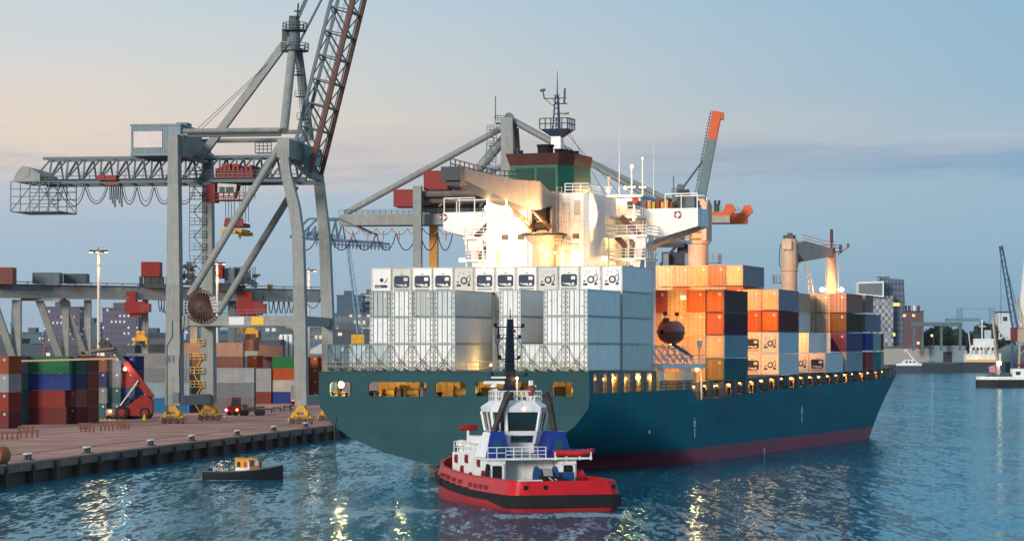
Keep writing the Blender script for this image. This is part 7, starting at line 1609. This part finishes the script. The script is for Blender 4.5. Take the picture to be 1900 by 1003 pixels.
def bld(px0, px1, ytop, z, mt, label, name='apartment_building', dep=40, cat='building', group='town buildings behind the yard', extra=True, yb=None):
    x0, x1 = (px0-CX)/F*z, (px1-CX)/F*z; H = CH + (HY-ytop)/F*z
    t = thing(name, label, cat, TR((x0, z, 1.5)), group)
    MB().box(0, x1-x0, 0, dep, -1.5, H-1.5).build('walls', mt, t)
    MB().box(-.4, x1-x0+.4, -.4, dep+.4, H-1.499, H-.6).build('roof', mat('grey roofing', (.10, .11, .12), .8), t)
    if extra:
        w_ = x1-x0; MB().box(w_*.25, w_*.6, 8, 20, H-.6, H+2.6).build('roof_plant', mat('grey roofing', (.1, .11, .12)), t)
    return t
bld(82, 148, 571, 1750, FA, 'dark slab of flats with dotted lit windows seen left, behind the gantry legs')
bld(190, 257, 573, 1700, FA, 'dark slab of flats right of the first lamp mast, beyond the red trolley')
bld(150, 186, 600, 1900, FB, 'lower teal block between the two slabs of flats')
bld(38, 80, 618, 1950, FB, 'low teal block left of the first slab of flats'); bld(-30, 36, 630, 1800, FF, 'dark block at the left edge of the town')
bld(256, 312, 619, 1850, FC, 'low blue hall beside the yellow spreader', 'hall_building'); bld(-10, 60, 640, 1640, FF, 'dark sheds at the left behind the stacks', 'shed_building'); bld(60, 250, 642, 1620, FF, 'long dark shed below the slabs of flats', 'shed_building', dep=20)
bld(250, 345, 640, 1640, FF, 'dark shed beyond the grey container wall', 'shed_building', dep=20)
bld(398, 432, 548, 1900, facade('pale teal glass', (.22, .36, .40), (.16, .30, .35), 5, 4, .05), 'pale teal glass tower between the crane braces', 'office_tower'); bld(345, 396, 606, 1850, FB, 'teal block behind the cable reel', 'office_building'); bld(340, 520, 632, 1640, FF, 'long dark shed behind the truck', 'shed_building')
bld(436, 520, 606, 1800, facade('speckled blue block', (.07, .12, .17), (.05, .09, .13), 4, 4, .3, (.9, .85, .8), .7), 'speckled blue block below the portal beam', 'office_building'); bld(500, 566, 620, 1700, FD, 'block with bright mixed windows below the portal beam', 'office_building')
bld(560, 606, 608, 1780, FD, 'block with bright windows between the seaside legs', 'office_building'); bld(602, 700, 612, 1640, FF, 'dark blue shed left of the stern containers', 'shed_building')
bld(616, 700, 583, 1760, FD, 'wide office block with rows of gold lit windows', 'office_building'); bld(625, 672, 549, 2000, FC, 'deep blue office tower above the gold lit block', 'office_tower'); bld(670, 705, 546, 2050, FE, 'white striped tower beside the blue one', 'office_tower')
for i, (px, dx) in enumerate(((522, 0), (531, 0), (540, 0))):
    X = (px-CX)/F*1660; t = thing('storage_silo', 'pale round silo below the portal beam, %s of three' % ('left', 'middle', 'right')[i], 'silo', TR((X, 1660, 1.6)), 'silos behind the yard')
    MB().lathe((0, 0, 0), [(1.4, 0), (1.4, 23), (1.0, 24.5), (.2, 25)], 14).build('silo_body', M_WHITE, t, True); MB().bar((1.5, -.5, 0), (1.5, -.5, 24), .3).build('ladder', M_DARK, t)
q = P(583, 656, 800); t = thing('tent_hall', 'pale peaked tent roof behind the seaside crane leg', 'tent', TR((q.x, 800, ZQ)))
zz = q.z-ZQ; MB().add([(-3, -4, zz), (2.8, -4, zz), (2.8, 4, zz), (-3, 4, zz), (2.4, 0, zz+3.2)], [(0,1,4), (1,2,4), (2,3,4), (3,0,4)]).build('canopy', mat('tent fabric', (.5, .46, .46), .7, var=.08), t); MB().box(-2.9, 2.7, -3.9, 3.9, 0, zz-.02).build('walls', M_BLUEGREY, t)
# lattice harbour crane behind, pale blue
def lattice_crane(z, foot, tip, cab, label, mt, w_=1.6, cabm=None, rope=None):
    a, b = P(*foot, z), P(*tip, z); t = thing('harbour_crane', label, 'crane')
    m = MB(); d_ = (b-a).normalized(); n_ = Vector((-d_.z, 0, d_.x))
    for s in (-1, 1):
        for y in (-w_/2, w_/2): m.bar(a + n_*s*w_*.5 + Vector((0, y, 0)), b + n_*s*w_*.25 + Vector((0, y*.5, 0)), w_*.16)
    k = 16
    for i in range(k):
        p0, p1 = a.lerp(b, i/k), a.lerp(b, (i+1)/k); s = 1 if i % 2 else -1; m.bar(p0 + n_*s*w_*.45, p1 - n_*s*w_*.4, w_*.1)
    m.build('jib', mt, t)
    c0 = P(cab[0], cab[3], z); c1 = P(cab[1], cab[2], z); MB().box(c0.x, c1.x, z-2, z+3, c0.z, c1.z).build('cab', cabm or mt, t)
    m = MB(); zb_ = c0.z
    for x in (c0.x+.5, c1.x-.5):
        m.bar((x, z, 1.6), (x + (.8 if x < (c0.x+c1.x)/2 else -.8), z, zb_), w_*.35)
    m.bar((c0.x, z, 1.6 + (zb_-1.6)*.5), (c1.x, z, zb_), w_*.2); m.build('pedestal', mt, t)
    m = MB(); m.tube(b, P((cab[0]+cab[1])/2, cab[2], z) + Vector((0, 0, w_)), w_*.06, n=5)
    if rope: m.tube(b, P(rope[0], rope[1], z), w_*.05, n=5)
    m.build('rope', mt, t); return t
lattice_crane(1550, (668, 618), (645, 452), (652, 676, 620, 637), 'pale blue lattice crane jib rising left of the stern containers', mat('pale blue steel', (.16, .30, .40), .6), 3.0, M_YELLOW)
lattice_crane(1500, (24, 640), (25, 555), (20, 28, 598, 606), 'slim teal tower crane at the left behind the gantry leg', mat('teal steel', (.05, .2, .2), .6), 2.2)
# ---- right bank
ZB = 2400; kb = ZB/F
bx = lambda px, py, y=0: P(px, py, ZB + y)
def rb_box(nm, px0, px1, y0, y1, mt, par, d0=0, d1=30, label=None):
    a, b = P(px0, y1, ZB), P(px1, y0, ZB); return MB().box(a.x, b.x, ZB+d0, ZB+d1, a.z, b.z).build(nm, mt, par, label=label)
tw = thing('tower_building', 'dark blue tower with cantilevered white framed hall beyond the ship bow', 'tower')
FT = facade('tower dark blue', (.05, .075, .12), (.12, .16, .22), 3.2, 5.2, .004, (1, .7, .2), 2, .55, .5)
m = MB(); m.prism([bx(1640, 660, 12), bx(1684, 660, 12), bx(1677, 518, 12), bx(1640, 516, 12)], (0, 40, 0)); m.build('tower_slab', FT, tw)
FK = N and None
def checker(name, c1, c2, sx_, sz_):
    m = bpy.data.materials.new(name); m.use_nodes = True; nt = m.node_tree; b = nt.nodes['Principled BSDF']; b.inputs['Roughness'].default_value = .6
    t = N(nt, 'ShaderNodeTexCoord'); s = N(nt, 'ShaderNodeSeparateXYZ'); L(nt, t.outputs['Object'], s.inputs[0])
    f = math_n(nt, 'FLOOR', math_n(nt, 'DIVIDE', s.outputs[0], sx_)); g = math_n(nt, 'FLOOR', math_n(nt, 'DIVIDE', s.outputs[2], sz_)); cc = N(nt, 'ShaderNodeCombineXYZ'); L(nt, f, cc.inputs[0]); L(nt, g, cc.inputs[1])
    wn = N(nt, 'ShaderNodeTexWhiteNoise'); L(nt, cc.outputs[0], wn.inputs['Vector']); ck = math_n(nt, 'FLOORED_MODULO', math_n(nt, 'ADD', f, g), 2)
    v = math_n(nt, 'MULTIPLY_ADD', wn.outputs['Value'], .5, math_n(nt, 'MULTIPLY', ck, .5)); L(nt, mixc(nt, v, c1, c2), b.inputs['Base Color']); return m
rb_box('checkered_wing', 1618, 1658, 548, 660, checker('checkered cladding', (.05, .07, .09, 1), (.40, .42, .42, 1), 2.6, 3.2), tw, 2, 11.9)
m = MB(); m.prism([bx(1592, 546, -4), bx(1640, 551, -4), bx(1640, 521, -4), bx(1592, 523, -4)], (0, 15, 0)); m.build('cantilever_hall', M_WHITE, tw)
m = MB(); m.prism([bx(1593, 543.5, -4.3), bx(1637, 548, -4.3), bx(1637, 524.5, -4.3), bx(1593, 526, -4.3)], (0, .25, 0)); m.build('hall_window', mat('hall glass grey', (.16, .19, .21), .25), tw)
m = MB(); m.box(bx(1633, 0).x, bx(1657, 0).x, ZB+20, ZB+24, bx(0, 514).z, bx(0, 512).z)
for px in (1640, 1652): m.box(bx(px, 0).x-.3, bx(px, 0).x+.3, ZB+21, ZB+23, bx(0, 518).z, bx(0, 514).z)
m.build('roof_rack', M_DARK, tw)
MB().box(bx(1659, 0).x, bx(1673, 0).x, ZB+11.6, ZB+11.95, bx(0, 567).z, bx(0, 561).z).build('lit_window', emit('lit amber window', (1, .6, .16), 1.6), tw)
t = thing('apartment_building', 'red brown building with chimneys right of the dark blue tower', 'building'); rb_box('walls', 1679, 1717, 577, 660, facade('red brown flats', (.13, .06, .06), (.07, .06, .08), 4, 4, .05), t, 10, 40)
for px in (1684, 1691, 1699, 1708): rb_box('chimney', px, px+3.5, 566, 577, M_BROWN if px != 1699 else M_WHITE, t, 15, 20)
rb_box('roof', 1678, 1718, 576, 577.2, M_DARK, t, 9, 41)
t = thing('warehouse', 'long pale warehouse on the far bank, beside the yacht', 'warehouse'); rb_box('walls', 1640, 1725, 645, 676, mat('warehouse cream', (.34, .32, .29), .7, var=.1), t, 0, 40); rb_box('roof', 1640, 1726, 642, 645.2, mat('grey roofing', (.1,.11,.12)), t, -1, 41)
t = thing('warehouse', 'blue grey warehouse with a dark open door, left of the white ship', 'warehouse'); rb_box('walls', 1725.5, 1792, 643, 678, mat('warehouse blue grey', (.20, .27, .31), .6, var=.1), t, 0, 40); rb_box('door', 1750, 1766, 652, 678, M_DARK, t, -.4, -.01); rb_box('roof', 1725.5, 1793, 641, 643.2, mat('warehouse roof', (.3, .34, .36), .6), t, -1, 41)
t = thing('gantry_frame', 'blue grey portal gantry before the trees on the far bank', 'gantry')
rb_box('beam', 1684, 1778, 598, 605, M_BLUEGREY, t, -20, -12)
for px in (1688, 1704, 1739, 1774): rb_box('leg', px, px+4, 605, 650, M_BLUEGREY, t, -18, -14)
t = thing('lift_bridge', 'pale teal lift bridge above the trees on the far bank', 'bridge')
MTEAL = mat('pale teal steel', (.12, .26, .32), .6)
rb_box('span', 1776, 1846, 588, 594, MTEAL, t, 60, 66)
for px in (1776, 1836):
    a, b = bx(px, 592, 60), bx(px+9, 570, 60); m = MB()
    for x in (a.x, b.x): m.bar((x, a.y, a.z-8), (x, a.y, b.z), .9)
    for i in range(4): z0_ = a.z + (b.z-a.z)*i/4; m.bar((a.x, a.y, z0_), (b.x, a.y, z0_ + (b.z-a.z)/4), .6); m.bar((a.x, a.y, z0_), (b.x, a.y, z0_), .6)
    m.build('lift_tower', MTEAL, t)
MB().bar(bx(1785, 572, 60), bx(1838, 572, 60), .5).build('top_chord', MTEAL, t)
t = thing('street_lamp', 'lit street lamp before the trees on the far bank', 'street lamp'); MB().tube(bx(1732, 648, -24), bx(1732, 624, -24), .5).build('lamp_pole', M_DARK, t); lamp(t, bx(1729, 622, -24), 500, .9, mt=emit('far lamp', (1, .6, .2), 5))
t = thing('street_lamp', 'lit lamp on the quay wall right of the white ship', 'street lamp'); MB().tube(bx(1866, 668, -24), bx(1866, 656, -24), .5).build('lamp_pole', M_DARK, t); lamp(t, bx(1866, 655, -25), 500, .9, mt=emit('far lamp', (1, .6, .2), 5))
# trees
M_LEAF = mat('dusk foliage', (.025, .055, .028), .8, var=.5, scale=.25)
M_BARK = mat('bark', (.05, .04, .03), .9)
def crown_mesh(seed, hw, h0, h1):
    rr = random.Random(seed); m = MB(); lobes = [(rr.uniform(-.5, .5)*hw, rr.uniform(-.5, .5)*hw, h0 + (h1-h0)*rr.uniform(.25, .8), hw*rr.uniform(.4, .62)) for _ in range(7)]
    for (x, y, z, r_) in lobes:
        for _ in range(150):
            u = Vector((rr.gauss(0, 1), rr.gauss(0, 1), rr.gauss(0, 1))).normalized()*r_*rr.uniform(.55, 1.08); c_ = Vector((x, y, z)) + Vector((u.x, u.y, u.z*.85)); s_ = rr.uniform(.35, .8)
            a = Vector((rr.gauss(0, 1), rr.gauss(0, 1), rr.gauss(0, 1))).normalized()*s_; b = a.cross(Vector((rr.gauss(0, 1), rr.gauss(0, 1), rr.gauss(0, 1)))).normalized()*s_
            m.add([c_-a-b, c_+a-b, c_+a+b, c_-a+b], [(0,1,2,3)])
    return m.mesh('crown', M_LEAF)
CR = [crown_mesh(i, 6.5, 3.5, 15) for i in range(3)]
tm = MB(); tm.tube((0, 0, 0), (.2, 0, 5), .5, .35, 7); tm.tube((.2, 0, 5), (1.8, .5, 9), .3, .12, 6); tm.tube((.2, 0, 5), (-1.4, -.4, 9.5), .28, .1, 6); TRK = tm.mesh('trunk', M_BARK)
tsp = [(1696, 612, 1.0), (1712, 606, 1.1), (1726, 596, 1.25), (1740, 592, 1.3), (1754, 600, 1.2), (1768, 606, 1.15), (1782, 602, 1.2), (1797, 606, 1.1), (1812, 600, 1.25), (1828, 592, 1.4), (1842, 588, 1.45), (1856, 600, 1.3), (1868, 608, 1.2), (1664, 640, .8)]
tn = ['just right of the dark tower', 'by the red brown building', 'above the gantry left post', 'tallest left of the lift bridge', 'above the gantry middle', 'behind the gantry right post', 'left below the lift bridge', 'middle below the lift bridge', 'behind the white ship mast', 'right below the lift bridge', 'highest, beside the lattice crane', 'left of the red crane base', 'behind the red crane base', 'low by the pale warehouse']
for i, ((px, py, s_), nm) in enumerate(zip(tsp, tn)):
    zt = P(px, py, ZB+50).z; sc = (zt-2.4)/17.0*1.0
    t = thing('tree', 'dark green bushy tree on the far bank, ' + nm, 'tree', TR((P(px, py, ZB+50).x, ZB+50 + (i % 3)*6, 2.4), i*1.3), 'trees on the far bank'); t.scale = (sc*.95, sc*.95, sc)
    for nm_, me in (('crown', CR[i % 3]), ('trunk', TRK)): o = bpy.data.objects.new(nm_, me); C.objects.link(o); o.parent = t
for i, (px, py) in enumerate(((284, 656), (291, 653), (298, 656))):
    t = thing('tree', 'small dark tree on the town skyline beside the big crane leg, %s of three' % ('left', 'middle', 'right')[i], 'tree', TR((P(px, 640, 1615).x, 1615, 1.6)), 'trees behind the yard'); sc = (P(px, py-10, 1615).z-1.6)/17; t.scale = (sc*.6, sc*.6, sc)
    for nm_, me in (('crown', CR[i]), ('trunk', TRK)): o = bpy.data.objects.new(nm_, me); C.objects.link(o); o.parent = t
# white coaster and barges along the far bank
ws = thing('coaster_ship', 'white superstructure of a coaster moored before the trees', 'ship')
def wbox(nm, px0, px1, y0, y1, mt, d0, d1): a, b = P(px0, y1, 2300), P(px1, y0, 2300); return MB().box(a.x, b.x, 2300+d0, 2300+d1, a.z, b.z).build(nm, mt, ws)
wbox('hull', 1784, 1862, 672, 691, mat('coaster dark hull', (.03, .045, .06), .5), -8, 6); wbox('lower_house', 1790, 1855, 655, 671.5, M_WHITE, -6, 4); wbox('bridge_house', 1800, 1848, 640, 654.8, M_WHITE, -5, 3); wbox('wheelhouse', 1806, 1842, 628, 639.8, M_WHITE, -4, 2); wbox('funnel', 1808, 1818, 618, 628, M_NAVY, 0, 3); wbox('top_house', 1826, 1838, 612, 627.8, mat('pale blue paint', (.4, .5, .56), .5), -3, 0)
wbox('lit_deck', 1786, 1850, 666, 671, emit('warm deck lights', (1, .62, .25), .8), -7.5, -6.2)
for i in range(6): wbox('window', 1803+i*7, 1807+i*7, 644, 649, M_DARK, -5.3, -5.01)
MB().bar(P(1822, 628, 2298), P(1822, 592, 2298), .9).bar(P(1816, 605, 2298), P(1829, 605, 2298), .7).bar(P(1800, 640, 2296), P(1797, 618, 2296), .6).build('mast', M_WHITE, ws)
for i in range(7): wbox('deck_gear', 1788+i*9, 1792+i*9, 650-(i*5) % 7, 656, M_WHITE if i % 2 else M_BEIGE, -7, -6.1)
lamp(ws, P(1812, 664, 2290), 0, .8, mt=emit('far lamp', (1, .6, .2), 14))
for (p0, p1, y0, lab) in ((1655, 1740, 676, 'long black barge moored below the pale warehouse'), (1700, 1822, 674, 'long dark barge moored below the blue grey warehouse'), (1858, 1960, 674, 'dark barge moored at the right edge of the far bank')):
    dz = {1655: 0, 1700: -14, 1858: -2}[p0]; Zb = 2318 + dz
    a, b = P(p0, 691, Zb), P(p1, y0, Zb); t = thing('cargo_barge', lab, 'barge')
    MB().prism([(a.x, Zb, 0), (b.x, Zb, 0), (b.x+2, Zb, b.z), (a.x-2, Zb, b.z)], (0, 9, 0)).build('hull', mat('barge black green', (.025, .04, .045), .5, var=.3), t)
    MB().box(a.x+4, b.x-8, Zb+1, Zb+8, b.z+.01, b.z+1.3).build('hatch_cover', mat('barge hatch', (.06, .09, .10), .6), t); MB().box(b.x-7, b.x-2, Zb+2, Zb+7, b.z+.01, b.z+3.2).build('pilot_house', M_BLUEGREY, t)
lattice_crane(2250, (1889, 640), (1857, 456), (1876, 1912, 607, 632), 'blue lattice harbour crane with red base at the right edge', mat('deep blue steel', (.035, .08, .16), .6), 4.5, M_RED, (1857, 600))
lattice_crane(2230, (1899, 640), (1888, 552), (1889, 1915, 610, 634), 'short beige luffing crane against the right edge', M_BEIGE, 4.0, M_BEIGE)
t = thing('bridge_pylon', 'tall white bridge pylon at the right edge of the picture', 'pylon'); MB().bar(P(1893, 640, 2600), P(1904, 478, 2600), 8, 8, (0, 1, 0), 3.5, 3).build('pylon_leg', M_WHITE, t); MB().bar(P(1904, 480, 2604), P(1980, 640, 2604), .6).build('pylon_stay', M_WHITE, t)
t = thing('white_house', 'white harbour office behind the lattice crane foot', 'building'); rb_box('walls', 1868, 1892, 578, 630, mat('white render', (.6, .62, .62), .6), t, 40, 60); rb_box('window', 1876, 1884, 586, 594, M_DARK, t, 39.6, 39.99); rb_box('roof', 1867, 1893, 576, 578.2, M_DARK, t, 39, 61)
t = thing('shed_building', 'grey green ribbed shed at the right edge of the far bank', 'shed'); a, b = P(1858, 676, 2360), P(1930, 640, 2360)
MB().prism([(a.x, 2360, a.z), (b.x, 2360, a.z), (b.x, 2360, b.z+4), (a.x+8, 2360, b.z), (a.x, 2360, b.z-4)], (0, 20, 0)).build('walls', mat('grey green cladding', (.16, .22, .22), .6, var=.2, streak=.3), t)
m = MB(); x = a.x+1
while x < b.x: m.box(x, x+.5, 2359.7, 2360, a.z, b.z-4.5); x += 2.4
m.build('cladding_ribs', mat('grey green cladding', (.16, .22, .22)), t)
t = thing('gravel_cone_roof', 'grey cone shaped roof beside the red crane base', 'roof'); MB().lathe((P(1893, 0, 2340).x, 2340, P(0, 640, 2340).z), [(9, 0), (.8, 15), (.2, 15.5)], 12).build('cone', mat('grey cone', (.2, .23, .24), .7), t)
# ------------------------------------------------------------------ evening haze over the harbour
def haze_box():
    m = MB(); m.box(-6100, 6100, -60, 9100, -2.5, 112)
    mt = bpy.data.materials.new('evening haze'); mt.use_nodes = True; nt = mt.node_tree; nt.nodes.clear()
    v = N(nt, 'ShaderNodeVolumePrincipled'); v.inputs['Color'].default_value = (.86, .92, 1, 1); v.inputs['Density'].default_value = .00002; v.inputs['Anisotropy'].default_value = .25
    o = N(nt, 'ShaderNodeOutputMaterial'); L(nt, v.outputs[0], o.inputs['Volume'])
    return m.build('haze', mt, kind='stuff')
haze_box()
